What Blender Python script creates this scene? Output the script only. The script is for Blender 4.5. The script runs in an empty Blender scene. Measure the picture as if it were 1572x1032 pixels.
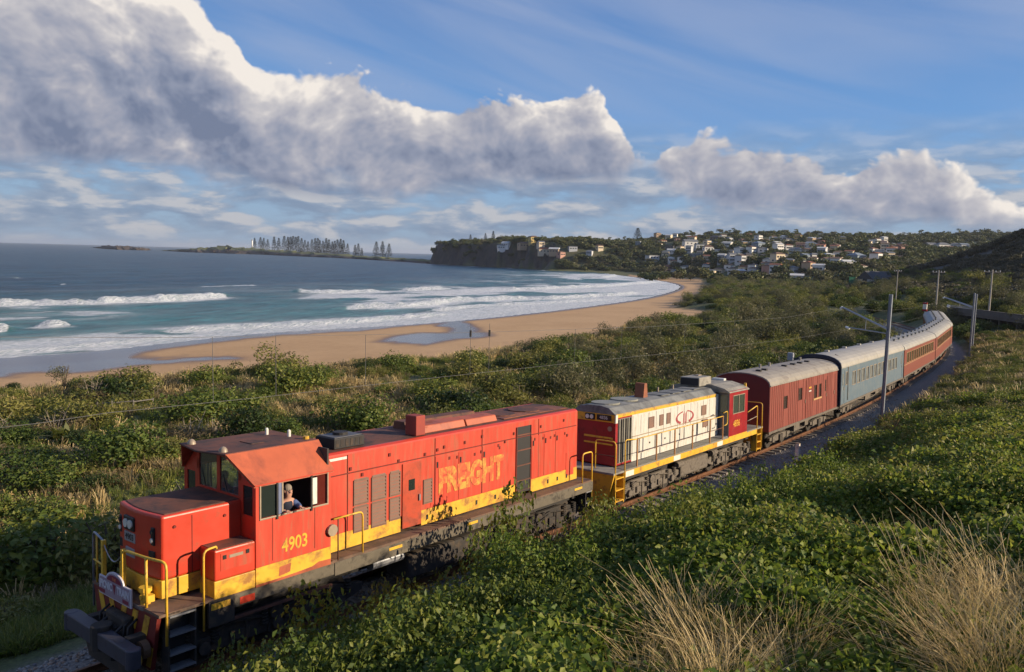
import bpy, bmesh, math, random
import numpy as np
from mathutils import Vector, Matrix
SC = bpy.context.scene
COL = SC.collection
rnd = random.Random(7)
RG = np.random.RandomState(11)
R = math.radians

# ------------------------------------------------------------------ camera, world, sun, exposure
CAM = np.array([-5.6664, -14.8084, 8.2049])
FW = np.array([0.77347, 0.62557, -0.10199]); RT = np.array([0.63077, -0.77550, 0.02696]); UP = np.array([0.06223, 0.08519, 0.99442])
FPX = 1206.07
cam = bpy.data.objects.new('camera', bpy.data.cameras.new('camera')); COL.objects.link(cam)
cam.matrix_world = Matrix(((RT[0], UP[0], -FW[0], CAM[0]), (RT[1], UP[1], -FW[1], CAM[1]), (RT[2], UP[2], -FW[2], CAM[2]), (0, 0, 0, 1)))
cam.data.sensor_width = 36; cam.data.lens = 36 * FPX / 1572; cam.data.clip_start = 0.2; cam.data.clip_end = 60000
SC.camera = cam
SUN_EL = R(18.5); SUN_H = Vector((0.47, -0.883, 0)).normalized()
SUN_D = Vector((SUN_H.x * math.cos(SUN_EL), SUN_H.y * math.cos(SUN_EL), math.sin(SUN_EL)))
sun = bpy.data.objects.new('sun', bpy.data.lights.new('sun', 'SUN')); COL.objects.link(sun)
sun.data.energy = 5.0; sun.data.angle = R(0.55); sun.data.color = (1.0, 0.82, 0.58)
sun.rotation_mode = 'QUATERNION'; sun.rotation_quaternion = SUN_D.to_track_quat('Z', 'Y')
SC.view_settings.view_transform = 'Standard'; SC.view_settings.look = 'None'; SC.view_settings.gamma = 1.0
SC.view_settings.use_curve_mapping = False; SC.view_settings.exposure = 0.42
SC.cycles.max_bounces = 6; SC.cycles.diffuse_bounces = 3; SC.cycles.glossy_bounces = 3; SC.cycles.transmission_bounces = 4
SC.cycles.transparent_max_bounces = 6; SC.cycles.caustics_reflective = False; SC.cycles.caustics_refractive = False
SC.cycles.use_denoising = True

def ray(px, py):
    return FW + RT * (px - 786) / FPX - UP * (py - 516) / FPX
def at(px, py, z):            # point of the photograph -> place on the level z
    d = ray(px, py); return CAM + d * ((z - CAM[2]) / d[2])
def atr(px, py, rr):          # ... at horizontal distance rr from the viewpoint
    d = ray(px, py); return CAM + d * (rr / math.hypot(d[0], d[1]))
AZ0 = math.atan2(FW[0], FW[1])
def az_of(x, y): return (np.arctan2(x - CAM[0], y - CAM[1]) - AZ0 + np.pi) % (2 * np.pi) - np.pi
def az_px(px, py=400): d = ray(px, py); return math.atan2(d[0], d[1]) - AZ0

# node helper -------------------------------------------------------
class NT:
    def __init__(s, tree): s.t = tree; s.t.nodes.clear()
    def n(s, typ, _props=None, **inp):
        nd = s.t.nodes.new(typ)
        for k, v in (_props or {}).items(): setattr(nd, k, v)
        for k, v in inp.items():
            k2 = int(k[1:]) if k[0] == 'i' and k[1:].isdigit() else k.replace('_', ' ')
            s.set(nd.inputs[k2], v)
        return nd
    def set(s, sock, v):
        if isinstance(v, bpy.types.NodeSocket): s.t.links.new(v, sock)
        elif isinstance(v, bpy.types.Node): s.t.links.new(v.outputs[0], sock)
        else:
            if isinstance(v, tuple) and len(v) == 3 and sock.type == 'RGBA': v = v + (1,)
            sock.default_value = v
    def m(s, op, a, b=0.0, c=0.0, clamp=False):
        nd = s.t.nodes.new('ShaderNodeMath'); nd.operation = op; nd.use_clamp = clamp
        for i, v in enumerate((a, b, c)): s.set(nd.inputs[i], v)
        return nd.outputs[0]
    def noise(s, vec, scale, detail=4, rough=0.55, dist=0.0, dim='3D', lac=2.0):
        nd = s.t.nodes.new('ShaderNodeTexNoise'); nd.noise_dimensions = dim
        if vec is not None: s.set(nd.inputs['Vector'], vec)
        nd.inputs['Scale'].default_value = scale; nd.inputs['Detail'].default_value = detail
        nd.inputs['Roughness'].default_value = rough; nd.inputs['Distortion'].default_value = dist
        nd.inputs['Lacunarity'].default_value = lac
        return nd.outputs['Fac']
    def ramp(s, fac, stops, interp='LINEAR'):
        nd = s.t.nodes.new('ShaderNodeValToRGB'); cr = nd.color_ramp; cr.interpolation = interp
        while len(cr.elements) < len(stops): cr.elements.new(0.5)
        for e, (p, c) in zip(cr.elements, stops):
            e.position = p; e.color = (c, c, c, 1) if isinstance(c, (int, float)) else tuple(c) + (1,)
        s.set(nd.inputs[0], fac); return nd.outputs[0]
    def mr(s, v, a, b, c=0.0, d=1.0, interp='LINEAR'):
        nd = s.t.nodes.new('ShaderNodeMapRange'); nd.interpolation_type = interp; nd.clamp = True
        for i, x in enumerate((v, a, b, c, d)): s.set(nd.inputs[i], x)
        return nd.outputs[0]
    def mix(s, fac, a, b, blend='MIX'):
        nd = s.t.nodes.new('ShaderNodeMix'); nd.data_type = 'RGBA'; nd.blend_type = blend; nd.clamp_factor = True
        s.set(nd.inputs[0], fac); s.set(nd.inputs[6], a); s.set(nd.inputs[7], b)
        return nd.outputs[2]
    def curve(s, fac, pts):
        nd = s.t.nodes.new('ShaderNodeFloatCurve'); c = nd.mapping.curves[0]
        nd.mapping.use_clip = False
        while len(c.points) < len(pts): c.points.new(0.5, 0.5)
        for p, (x, y) in zip(c.points, pts): p.location = (x, y); p.handle_type = 'AUTO_CLAMPED'
        nd.mapping.update(); s.set(nd.inputs['Value'], fac); return nd.outputs[0]
    def attr(s, name): return s.n('ShaderNodeAttribute', {'attribute_name': name})

# ------------------------------------------------------------------ sky with clouds (world)
world = bpy.data.worlds.new('World'); SC.world = world; world.use_nodes = True
W = NT(world.node_tree)
def cloud_pts(tab):
    out = []
    for px, py in tab:
        d = ray(px, py); az = math.atan2(d[0], d[1]) - AZ0; el = math.atan2(d[2], math.hypot(d[0], d[1]))
        out.append((az / (2 * math.pi) + 0.5, el))
    return out
_tc = W.n('ShaderNodeTexCoord').outputs['Generated']
_rot = W.n('ShaderNodeVectorRotate', {'rotation_type': 'Z_AXIS'}, Vector=_tc, Angle=AZ0).outputs[0]   # y axis -> middle of the view
_s = W.n('ShaderNodeSeparateXYZ', Vector=_rot)
_az = W.m('ARCTAN2', _s.outputs[0], _s.outputs[1])
_el = W.m('ARCSINE', _s.outputs[2])
_t = W.m('ADD', W.m('DIVIDE', _az, 2 * math.pi), 0.5)
top_tab = [(-40, -95), (100, -45), (225, -6), (320, 42), (362, 75), (392, 128), (470, 128), (560, 120), (640, 152), (700, 158), (800, 176), (850, 150), (900, 140), (940, 170), (975, 232), (1010, 236), (1060, 218), (1130, 226), (1200, 246), (1290, 262), (1370, 250), (1440, 268), (1510, 310), (1560, 338)]
bot_tab = [(-40, 236), (100, 250), (230, 263), (360, 283), (450, 292), (540, 300), (620, 296), (700, 292), (760, 286), (820, 284), (880, 290), (940, 286), (985, 262), (1030, 290), (1080, 318), (1150, 330), (1300, 336), (1440, 342), (1510, 346), (1560, 346)]
def full(tab, lv, rv):
    p = cloud_pts(tab)
    return [(0.0, lv[0]), (0.12, lv[1]), (0.28, lv[2])] + p + [(0.68, rv[0]), (0.85, rv[1]), (1.0, lv[0])]
T_ = W.curve(_t, full(top_tab, (0.25, 0.5, 0.55), (0.06, 0.15)))
B_ = W.curve(_t, full(bot_tab, (0.16, 0.14, 0.13), (0.035, 0.1)))
P_ = W.n('ShaderNodeCombineXYZ', X=_az, Y=W.m('MULTIPLY', _el, 1.25), Z=0.0).outputs[0]
P2 = W.n('ShaderNodeVectorMath', {'operation': 'ADD'}, i0=P_, i1=(0.022, 0.030, 0.0)).outputs[0]    # a step toward the sun
n1 = W.noise(P_, 6.5, 7, 0.50, 0.2); n1b = W.noise(P2, 6.5, 7, 0.50, 0.2); big = W.noise(P_, 2.6, 3, 0.5)
n2 = W.noise(P_, 24, 5, 0.5, 0.15); n2b = W.noise(W.n('ShaderNodeVectorMath', {'operation': 'ADD'}, i0=P_, i1=(0.006, 0.010, 0)).outputs[0], 24, 5, 0.5, 0.15)
def puff(vec):
    v = W.n('ShaderNodeTexVoronoi', {'feature': 'SMOOTH_F1', 'voronoi_dimensions': '2D', 'normalize': True}, Vector=vec, Scale=13.0, Detail=3.0, Roughness=0.55, Lacunarity=2.2, Smoothness=0.35, Randomness=1.0)
    return W.m('SUBTRACT', 0.42, v.outputs['Distance'])
_w = W.n('ShaderNodeTexNoise', Vector=P_, Scale=5.0, Detail=3.0).outputs['Color']
_wd = W.n('ShaderNodeVectorMath', {'operation': 'SCALE'}, i0=W.n('ShaderNodeVectorMath', {'operation': 'SUBTRACT'}, i0=_w, i1=(.5, .5, .5)), Scale=0.10).outputs[0]
PW = W.n('ShaderNodeVectorMath', {'operation': 'ADD'}, i0=P_, i1=_wd).outputs[0]
v1 = puff(PW); v1b = puff(W.n('ShaderNodeVectorMath', {'operation': 'ADD'}, i0=PW, i1=(0.012, 0.018, 0)).outputs[0])
edge = W.m('ADD', W.m('ADD', W.m('MULTIPLY', W.m('SUBTRACT', n1, 0.5), 0.15), W.m('MULTIPLY', v1, 0.085)), W.m('MULTIPLY', W.m('SUBTRACT', n2, 0.5), 0.025))
gap = W.mr(W.noise(W.n('ShaderNodeVectorMath', {'operation': 'ADD'}, i0=P_, i1=(3.1, 1.7, 0)).outputs[0], 4.2, 5, 0.55), .26, .40, 0.25, 1.0, 'SMOOTHSTEP')
up = W.m('ADD', W.m('SUBTRACT', T_, _el), edge)
dn = W.m('ADD', W.m('SUBTRACT', _el, B_), W.m('MULTIPLY', edge, 0.35))
d_main = W.m('MULTIPLY', W.mr(up, -0.001, 0.010, interp='SMOOTHSTEP'), W.mr(dn, -0.006, 0.022, interp='SMOOTHSTEP'))
# billow shading
lit = W.m('ADD', W.m('MULTIPLY', W.m('SUBTRACT', n1, n1b), 1.25), W.m('ADD', W.m('MULTIPLY', W.m('SUBTRACT', v1, v1b), 1.5), W.m('MULTIPLY', W.m('SUBTRACT', n2, n2b), .5)))
hgt = W.m('DIVIDE', dn, W.m('MAXIMUM', W.m('ADD', up, dn), 0.02))
rim = W.m('MULTIPLY', W.mr(up, 0.0, 0.085, 0.62, 0.0), W.mr(big, 0.40, 0.62, 0.15, 1.0))
d_main = W.m('MULTIPLY', d_main, gap)
bright = W.m('ADD', W.m('ADD', W.m('MULTIPLY', hgt, 0.40), 0.16), W.m('ADD', lit, rim))
ccol = W.ramp(bright, [(0.0, (0.135, 0.165, 0.245)), (0.28, (0.215, 0.240, 0.315)), (0.52, (0.305, 0.310, 0.362)), (0.78, (0.44, 0.425, 0.44)), (1.0, (0.68, 0.63, 0.58))])
# low scattered cloud near the horizon
PL = W.n('ShaderNodeCombineXYZ', X=_az, Y=W.m('MULTIPLY', _el, 3.4), Z=3.0).outputs[0]
nl = W.noise(PL, 11, 6, 0.55, 0.2)
nlb = W.noise(W.n('ShaderNodeVectorMath', {'operation': 'ADD'}, i0=PL, i1=(0.014, 0.035, 0)).outputs[0], 11, 6, 0.55, 0.2)
lowenv = W.m('MULTIPLY', W.mr(_el, -.01, 0.02), W.mr(_el, 0.17, 0.09))
d_low = W.m('MULTIPLY', W.mr(nl, 0.34, 0.52, interp='SMOOTHSTEP'), lowenv)
lcol = W.ramp(W.m('ADD', 0.42, W.m('MULTIPLY', W.m('SUBTRACT', nl, nlb), 4.5)), [(0.0, (0.155, 0.205, 0.295)), (0.5, (0.225, 0.270, 0.350)), (1.0, (0.42, 0.41, 0.42))])
# cirrus streaks
PC = W.n('ShaderNodeVectorRotate', {'rotation_type': 'Z_AXIS'}, Vector=P_, Angle=R(20)).outputs[0]
PC = W.n('ShaderNodeVectorMath', {'operation': 'MULTIPLY'}, i0=PC, i1=(0.9, 7.0, 1.0)).outputs[0]
d_ci = W.m('MULTIPLY', W.mr(W.noise(PC, 1.6, 6, 0.5, 0.6), 0.40, 0.68, 0.0, 0.55), W.mr(_el, 0.12, 0.2))
sky = W.n('ShaderNodeTexSky', {'sky_type': 'NISHITA', 'sun_disc': False, 'sun_elevation': SUN_EL, 'sun_rotation': math.atan2(SUN_H.x, SUN_H.y), 'altitude': 0.0, 'air_density': 1.0, 'dust_density': 0.6, 'ozone_density': 2.5})
skyc = W.n('ShaderNodeVectorMath', {'operation': 'SCALE'}, i0=sky.outputs[0], Scale=0.09).outputs[0]
skyc = W.mix(.8, skyc, W.ramp(W.mr(_el, 0.0, 1.2), [(0.0, (.22, .33, .47)), (.07, (.17, .31, .52)), (.14, (.10, .245, .52)), (.27, (.105, .20, .43)), (.5, (.07, .15, .37)), (1.0, (.04, .10, .28))]))
hz = W.mr(_el, 0.0, 0.12, 0.6, 0.0, 'SMOOTHSTEP')
skyc = W.mix(hz, skyc, (0.215, 0.295, 0.405))
skyc = W.mix(d_ci, skyc, (0.29, 0.34, 0.47))
skyc = W.mix(W.m('MULTIPLY', d_low, 0.8), skyc, lcol)
skyc = W.mix(d_main, skyc, ccol)
below = W.mr(_el, -0.01, -0.002)
skyc = W.mix(below, (0.05, 0.08, 0.11), skyc)
bg = W.n('ShaderNodeBackground', Color=skyc, Strength=1.0)
W.n('ShaderNodeOutputWorld', Surface=bg)
world.cycles.sampling_method = 'MANUAL'; world.cycles.sample_map_resolution = 1024

# ------------------------------------------------------------------ mesh helpers
def tag(o, label=None, cat=None, group=None, kind=None):
    if label: o['label'] = label
    if cat: o['category'] = cat
    if group: o['group'] = group
    if kind: o['kind'] = kind
    return o
def empty(name, loc=(0, 0, 0), rz=0.0, parent=None):
    o = bpy.data.objects.new(name, None); COL.objects.link(o); o.location = loc; o.rotation_euler = (0, 0, rz)
    o.empty_display_size = 0.2
    if parent: o.parent = parent
    return o
class MB:
    def __init__(s): s.v = []; s.f = []; s.mi = []; s.cm = 0
    def add(s, vs, fs):
        b = len(s.v); s.v += [tuple(v) for v in vs]; s.f += [tuple(b + i for i in f) for f in fs]; s.mi += [s.cm] * len(fs); return s
    def box(s, x0, x1, y0, y1, z0, z1):
        return s.add([(x0, y0, z0), (x1, y0, z0), (x1, y1, z0), (x0, y1, z0), (x0, y0, z1), (x1, y0, z1), (x1, y1, z1), (x0, y1, z1)],
                     [(0, 3, 2, 1), (4, 5, 6, 7), (0, 1, 5, 4), (1, 2, 6, 5), (2, 3, 7, 6), (3, 0, 4, 7)])
    def prism(s, prof, a, b, axis='x'):       # prof: closed ring in the other two axes
        n = len(prof)
        def P(p, t): return {'x': (t, p[0], p[1]), 'y': (p[0], t, p[1]), 'z': (p[0], p[1], t)}[axis]
        return s.add([P(p, a) for p in prof] + [P(p, b) for p in prof],
                     [tuple(range(n))[::-1], tuple(range(n, 2 * n))] + [(i, (i + 1) % n, n + (i + 1) % n, n + i) for i in range(n)])
    def cyl(s, p0, p1, r, n=10, r1=None, caps=True):
        p0 = Vector(p0); p1 = Vector(p1); d = (p1 - p0).normalized(); r1 = r if r1 is None else r1
        a = d.orthogonal().normalized(); b = d.cross(a)
        vs = [p0 + (a * math.cos(2 * math.pi * i / n) + b * math.sin(2 * math.pi * i / n)) * r for i in range(n)]
        vs += [p1 + (a * math.cos(2 * math.pi * i / n) + b * math.sin(2 * math.pi * i / n)) * r1 for i in range(n)]
        fs = [(i, (i + 1) % n, n + (i + 1) % n, n + i) for i in range(n)]
        if caps: fs += [tuple(range(n))[::-1], tuple(range(n, 2 * n))]
        return s.add(vs, fs)
    def tube(s, pts, r, n=8):
        pts = [Vector(p) for p in pts]; rings = []; ref = None
        for i, p in enumerate(pts):
            d = ((pts[min(i + 1, len(pts) - 1)] - p).normalized() + (p - pts[max(i - 1, 0)]).normalized()).normalized()
            a = d.orthogonal().normalized() if ref is None else (ref - d * ref.dot(d)).normalized()
            ref = a; b = d.cross(a)
            rings += [p + (a * math.cos(2 * math.pi * k / n) + b * math.sin(2 * math.pi * k / n)) * r for k in range(n)]
        fs = []
        for i in range(len(pts) - 1):
            for k in range(n): fs.append((i * n + k, i * n + (k + 1) % n, (i + 1) * n + (k + 1) % n, (i + 1) * n + k))
        fs += [tuple(range(n))[::-1], tuple(range(len(rings) - n, len(rings)))]
        return s.add(rings, fs)
    def quad(s, a, b, c, d): return s.add([a, b, c, d], [(0, 1, 2, 3)])
    def mesh(s, name, mats, smooth=False):
        me = bpy.data.meshes.new(name); me.from_pydata(s.v, [], s.f)
        for m in (mats if isinstance(mats, (list, tuple)) else [mats]): me.materials.append(m)
        if any(s.mi): me.polygons.foreach_set('material_index', s.mi)
        me.polygons.foreach_set('use_smooth', [bool(smooth)] * len(me.polygons)); me.update(); return me
    def build(s, name, mats, parent=None, smooth=False, bevel=0, seg=2, loc=None):
        o = bpy.data.objects.new(name, s.mesh(name, mats, smooth)); COL.objects.link(o)
        if parent: o.parent = parent
        if loc: o.location = loc
        if bevel:
            b = o.modifiers.new('Bevel', 'BEVEL'); b.width = bevel; b.segments = seg; b.limit_method = 'ANGLE'; b.angle_limit = R(35)
        return o
def link_copy(o, parent=None):
    c = o.copy(); COL.objects.link(c)
    if parent: c.parent = parent
    return c
def copy_tree(o, parent=None):
    c = link_copy(o, parent)
    for ch in list(o.children): copy_tree(ch, c)
    return c
def text_part(name, txt, size, mat, parent, mtx, depth=0.004, sx=1.0, bold=0.0):
    cu = bpy.data.curves.new(name, 'FONT'); cu.body = txt; cu.size = size; cu.align_x = 'CENTER'; cu.align_y = 'CENTER'; cu.extrude = depth; cu.offset = bold
    t = bpy.data.objects.new(name, cu); COL.objects.link(t)
    dg = bpy.context.evaluated_depsgraph_get(); me = bpy.data.meshes.new_from_object(t.evaluated_get(dg)); me.name = name
    COL.objects.unlink(t); bpy.data.objects.remove(t)
    me.materials.clear(); me.materials.append(mat)
    o = bpy.data.objects.new(name, me); COL.objects.link(o); o.parent = parent
    o.matrix_local = mtx @ Matrix.Diagonal((sx, 1, 1, 1)); return o

# ------------------------------------------------------------------ materials
MATS = {}
def mat(name, col, rough=0.6, metal=0.0, var=0.12, vscale=6.0, dirt=None, dirt_amt=0.0, dirt_scale=2.5, bump=0.0, bscale=40, spec=0.5, coord='Object', streak=False, trans=None):
    if name in MATS: return MATS[name]
    m = bpy.data.materials.new(name); m.use_nodes = True; T = NT(m.node_tree)
    co = T.n('ShaderNodeTexCoord').outputs[coord]
    if streak: co2 = T.n('ShaderNodeVectorMath', {'operation': 'MULTIPLY'}, i0=co, i1=(6.0, 6.0, 0.7)).outputs[0]
    else: co2 = co
    nz = T.noise(co2, vscale, 5, 0.6)
    c = T.mix(1.0, col, T.ramp(nz, [(0.25, 1 - var), (0.75, 1 + var)]), 'MULTIPLY')
    rr = T.m('ADD', rough, T.m('MULTIPLY', T.m('SUBTRACT', nz, 0.5), 0.3), clamp=True)
    if dirt:
        dn_ = T.noise(co2, dirt_scale, 8, 0.68, 0.3)
        dm = T.mr(dn_, 0.62 - 0.35 * dirt_amt, 0.74 - 0.25 * dirt_amt)
        c = T.mix(T.m('MULTIPLY', dm, 0.9), c, dirt); rr = T.m('MAXIMUM', rr, T.m('MULTIPLY', dm, 0.85))
    b = T.n('ShaderNodeBsdfPrincipled', Base_Color=c, Roughness=rr, Metallic=metal)
    b.inputs['Specular IOR Level'].default_value = spec
    if bump:
        bn = T.n('ShaderNodeBump', Strength=bump, Distance=0.02, Height=T.noise(co, bscale, 4, 0.6)); T.set(b.inputs['Normal'], bn)
    if trans: b.inputs['Transmission Weight'].default_value = trans
    T.n('ShaderNodeOutputMaterial', Surface=b); MATS[name] = m; return m
def leaf_mat(name, c0, c1, c2, transl=0.3, big=0.05):
    m = bpy.data.materials.new(name); m.use_nodes = True; T = NT(m.node_tree)
    a = T.attr('lc').outputs['Fac']; oi = T.n('ShaderNodeObjectInfo').outputs['Random']
    pos = T.n('ShaderNodeNewGeometry').outputs['Position']
    nz = T.noise(pos, big, 3, 0.6)
    f = T.m('ADD', T.m('MULTIPLY', a, 0.55), T.m('ADD', T.m('MULTIPLY', oi, 0.3), T.m('MULTIPLY', nz, 0.35)))
    c = T.ramp(f, [(0.15, c0), (0.55, c1), (0.95, c2)])
    d = T.n('ShaderNodeBsdfPrincipled', Base_Color=c, Roughness=0.55); d.inputs['Specular IOR Level'].default_value = 0.35
    t = T.n('ShaderNodeBsdfTranslucent', Color=T.mix(0.5, c, (0.12, 0.14, 0.02), 'ADD'))
    mx = T.n('ShaderNodeMixShader', i0=transl, i1=d, i2=t)
    T.n('ShaderNodeOutputMaterial', Surface=mx); return m

# ------------------------------------------------------------------ plan of the place
SEA = -8.0
TRK = np.array([(-160, 26), (-120, 14.5), (-80, 6.2), (-40, 1.3), (-15, 0), (0, 0), (15, 0), (30, 0.0), (42.5, .38), (54, 1.0), (64.6, 1.8), (75, 2.5), (84, 3.15), (95, 4.0), (104, 5.1), (112, 6.4), (120, 8.3), (128, 10.8), (135, 13.6), (145, 18.6), (160, 27), (200, 50), (250, 72), (320, 88), (420, 92), (600, 60), (1000, -40)], float)
TRZ = np.array([(-160, .6), (-40, .5), (-15, .35), (0, 0), (15, -.468), (30, -.936), (42.5, -1.326), (64.6, -2.02), (84, -2.35), (104, -2.3), (120, -2.25), (160, -2.2), (420, -2.5)], float)
def smooth_poly(p, it=2):
    for _ in range(it):
        q = [p[0]]
        for a, b in zip(p[:-1], p[1:]): q += [a * .75 + b * .25, a * .25 + b * .75]
        q.append(p[-1]); p = np.array(q)
    return p
TRP = smooth_poly(TRK, 2)
def trk_z(x): return np.interp(x, TRZ[:, 0], TRZ[:, 1])
_cum = np.concatenate([[0], np.cumsum(np.hypot(*np.diff(TRP, axis=0).T))])
_s0 = np.interp(0, TRP[:, 0], _cum)
def trk(s):                    # arc length from X = 0 -> (x, y, z, heading)
    s = s + _s0; x = np.interp(s, _cum, TRP[:, 0]); y = np.interp(s, _cum, TRP[:, 1])
    x2 = np.interp(s + .5, _cum, TRP[:, 0]); y2 = np.interp(s + .5, _cum, TRP[:, 1])
    return x, y, trk_z(x), math.atan2(y2 - y, x2 - x)
def poly_dist(x, y, P, signed=True):
    best = np.full(x.shape, 1e9); sg = np.ones(x.shape); par = np.zeros(x.shape); L = 0
    for a, b in zip(P[:-1], P[1:]):
        d = b - a; l2 = d @ d
        t = np.clip(((x - a[0]) * d[0] + (y - a[1]) * d[1]) / l2, 0, 1)
        ex = x - a[0] - t * d[0]; ey = y - a[1] - t * d[1]; dd = np.hypot(ex, ey)
        c = d[0] * (y - a[1]) - d[1] * (x - a[0])
        m = dd < best - 1e-9; best = np.where(m, dd, best); sg = np.where(m, np.sign(c), sg); par = np.where(m, L + t * math.sqrt(l2), par); L += math.sqrt(l2)
    return (best * sg if signed else best), par
def A(lst, z): return np.array([at(px, py, z)[:2] for px, py in lst])
# water's edge on the beach, then round the far end of the bay and along the headland
SH = A([(0, 549), (63, 545), (168, 537), (294, 522), (400, 511), (560, 502), (660, 496), (760, 487), (860, 476), (960, 463), (1010, 454), (1045, 443)], SEA)
SH0 = SH[0] - (SH[1] - SH[0]) / np.linalg.norm(SH[1] - SH[0]) * 400
SHF = A([(1040, 436.5), (1000, 429.5), (955, 423.5)], SEA)
CLF = np.array([at(px, py, SEA)[:2] for px, py in ((930, 420), (880, 417), (840, 415.5), (822, 414), (800, 413), (780, 411.5), (720, 409), (655, 405.5))])
NORTH = np.array([(1010, 1000), (1300, 1150), (1700, 1500)], float)
SHORE = np.vstack([SH0[None], smooth_poly(np.vstack([SH, SHF]), 2), CLF, NORTH])
VEGE = np.vstack([[(-200, 66)], A([(-60, 612), (0, 606), (100, 601), (240, 586), (330, 578), (420, 573), (520, 565), (600, 556), (680, 552), (760, 542), (850, 532), (930, 520), (1000, 500), (1100, 487), (1110, 478), (1035, 468), (1060, 455), (1090, 440), (1075, 427)], -6.3)])

def fbm(x, y, s, o=4, seed=0):
    r = np.zeros(x.shape); a = 1; tot = 0
    for k in range(o):
        r += a * vnoise(x * s + seed * 17.3 + k * 31.7, y * s - seed * 9.1 + k * 11.9); tot += a; a *= .5; s *= 2.03
    return r / tot
def vnoise(x, y):
    xi = np.floor(x).astype(np.int64); yi = np.floor(y).astype(np.int64); fx = x - xi; fy = y - yi
    fx = fx * fx * (3 - 2 * fx); fy = fy * fy * (3 - 2 * fy)
    def h(a, b):
        n = (a * 374761393 + b * 668265263) & 0x7fffffff; n = ((n ^ (n >> 13)) * 1274126177) & 0x7fffffff
        return ((n ^ (n >> 16)) & 0xffff) / 65535.0
    return (h(xi, yi) * (1 - fx) + h(xi + 1, yi) * fx) * (1 - fy) + (h(xi, yi + 1) * (1 - fx) + h(xi + 1, yi + 1) * fx) * fy
def sstep(a, b, x): t = np.clip((x - a) / (b - a), 0, 1); return t * t * (3 - 2 * t)
# near bank above the track, rows: Y, columns: X  (ground without plants)
BX = np.array([-60, -20, -6, 0, 4, 8, 12, 16, 22, 30, 42, 60, 85, 110, 140])
BY = np.array([-60, -30, -18, -14.8, -13, -11.5, -10, -8.5, -7, -5.8, -4.8, -3.9, -3.0])
BZ = np.array([
 [9.5, 9.5, 9.3, 9.0, 8.6, 8.0, 7.3, 6.5, 5.5, 5.0, 4.5, 4.5, 5.0, 5.5, 6.0],
 [8.2, 8.2, 8.0, 7.8, 7.2, 6.6, 6.0, 5.3, 4.4, 3.8, 3.2, 3.0, 3.0, 2.5, 2.0],
 [6.4, 6.4, 6.2, 5.9, 5.6, 5.2, 4.8, 4.1, 3.3, 2.7, 2.0, 1.3, 0.9, 0.5, 0.0],
 [5.6, 5.6, 5.5, 5.3, 5.0, 4.7, 4.2, 3.5, 2.8, 2.2, 1.5, 0.8, 0.3, -.2, -.6],
 [5.3, 5.3, 5.3, 5.0, 4.8, 4.4, 3.9, 3.2, 2.5, 1.9, 1.2, 0.5, 0.0, -.5, -.9],
 [4.9, 4.9, 4.9, 4.7, 4.5, 4.1, 3.5, 2.9, 2.2, 1.5, 0.9, 0.2, -.3, -.8, -1.1],
 [4.2, 4.2, 4.3, 4.1, 3.9, 3.5, 2.7, 2.2, 1.6, 1.1, 0.5, -.1, -.6, -1., -1.3],
 [3.1, 3.1, 3.1, 2.7, 2.5, 2.2, 1.5, 1.0, 0.5, 0.4, 0.0, -.4, -.8, -1.2, -1.5],
 [2.0, 2.0, 1.8, 1.5, 1.3, 1.0, 0.6, 0.2, -.2, -.2, -.4, -.8, -1.1, -1.4, -1.7],
 [1.0, 1.0, 0.7, 0.5, 0.3, 0.2, 0.0, -.2, -.3, -.4, -.7, -1.1, -1.4, -1.7, -2.],
 [0.5, 0.4, 0.1, -.1, -.2, -.3, -.3, -.3, -.4, -.6, -1., -1.5, -1.9, -2.1, -2.3],
 [0.1, 0.0, -.3, -.6, -.7, -.8, -.8, -.9, -1., -1.2, -1.5, -2., -2.5, -2.6, -2.7],
 [0.0, -.2, -.5, -.7, -.8, -.9, -1., -1.1, -1.3, -1.5, -1.9, -2.4, -2.9, -2.9, -2.9]])
def bank(x, dt):
    xi = np.clip(np.interp(x, BX, np.arange(len(BX))), 0, len(BX) - 1.001); yi = np.clip(np.interp(dt, BY, np.arange(len(BY))), 0, len(BY) - 1.001)
    i = xi.astype(int); j = yi.astype(int); fx = xi - i; fy = yi - j
    return (BZ[j, i] * (1 - fx) + BZ[j, i + 1] * fx) * (1 - fy) + (BZ[j + 1, i] * (1 - fx) + BZ[j + 1, i + 1] * fx) * fy
# hills far off: azimuth (photo column) -> base distance, crest distance, crest height
FARH = np.array([(640, 1185, 1215, 8), (655, 1190, 1222, 22), (675, 1180, 1215, 27), (700, 1150, 1200, 27), (780, 1060, 1200, 31), (860, 1010, 1200, 30), (930, 985, 1180, 29), (980, 960, 1150, 32), (1020, 900, 1150, 38), (1060, 800, 1150, 43), (1100, 680, 1150, 46), (1200, 520, 1150, 47), (1300, 480, 1200, 47), (1400, 520, 1300, 49), (1480, 600, 1350, 58), (1568, 600, 1350, 60), (1800, 500, 1200, 60), (2400, 400, 1100, 60)], float)
NEARR = np.array([(1290, 300, 420, -3), (1340, 265, 400, 1), (1400, 230, 390, 6), (1450, 210, 385, 10), (1500, 192, 375, 15.5), (1568, 178, 365, 21.5), (1700, 165, 360, 30), (2100, 140, 320, 40)], float)
FAZ = np.array([az_px(p) for p in FARH[:, 0]]); NAZ = np.array([az_px(p) for p in NEARR[:, 0]])
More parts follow.
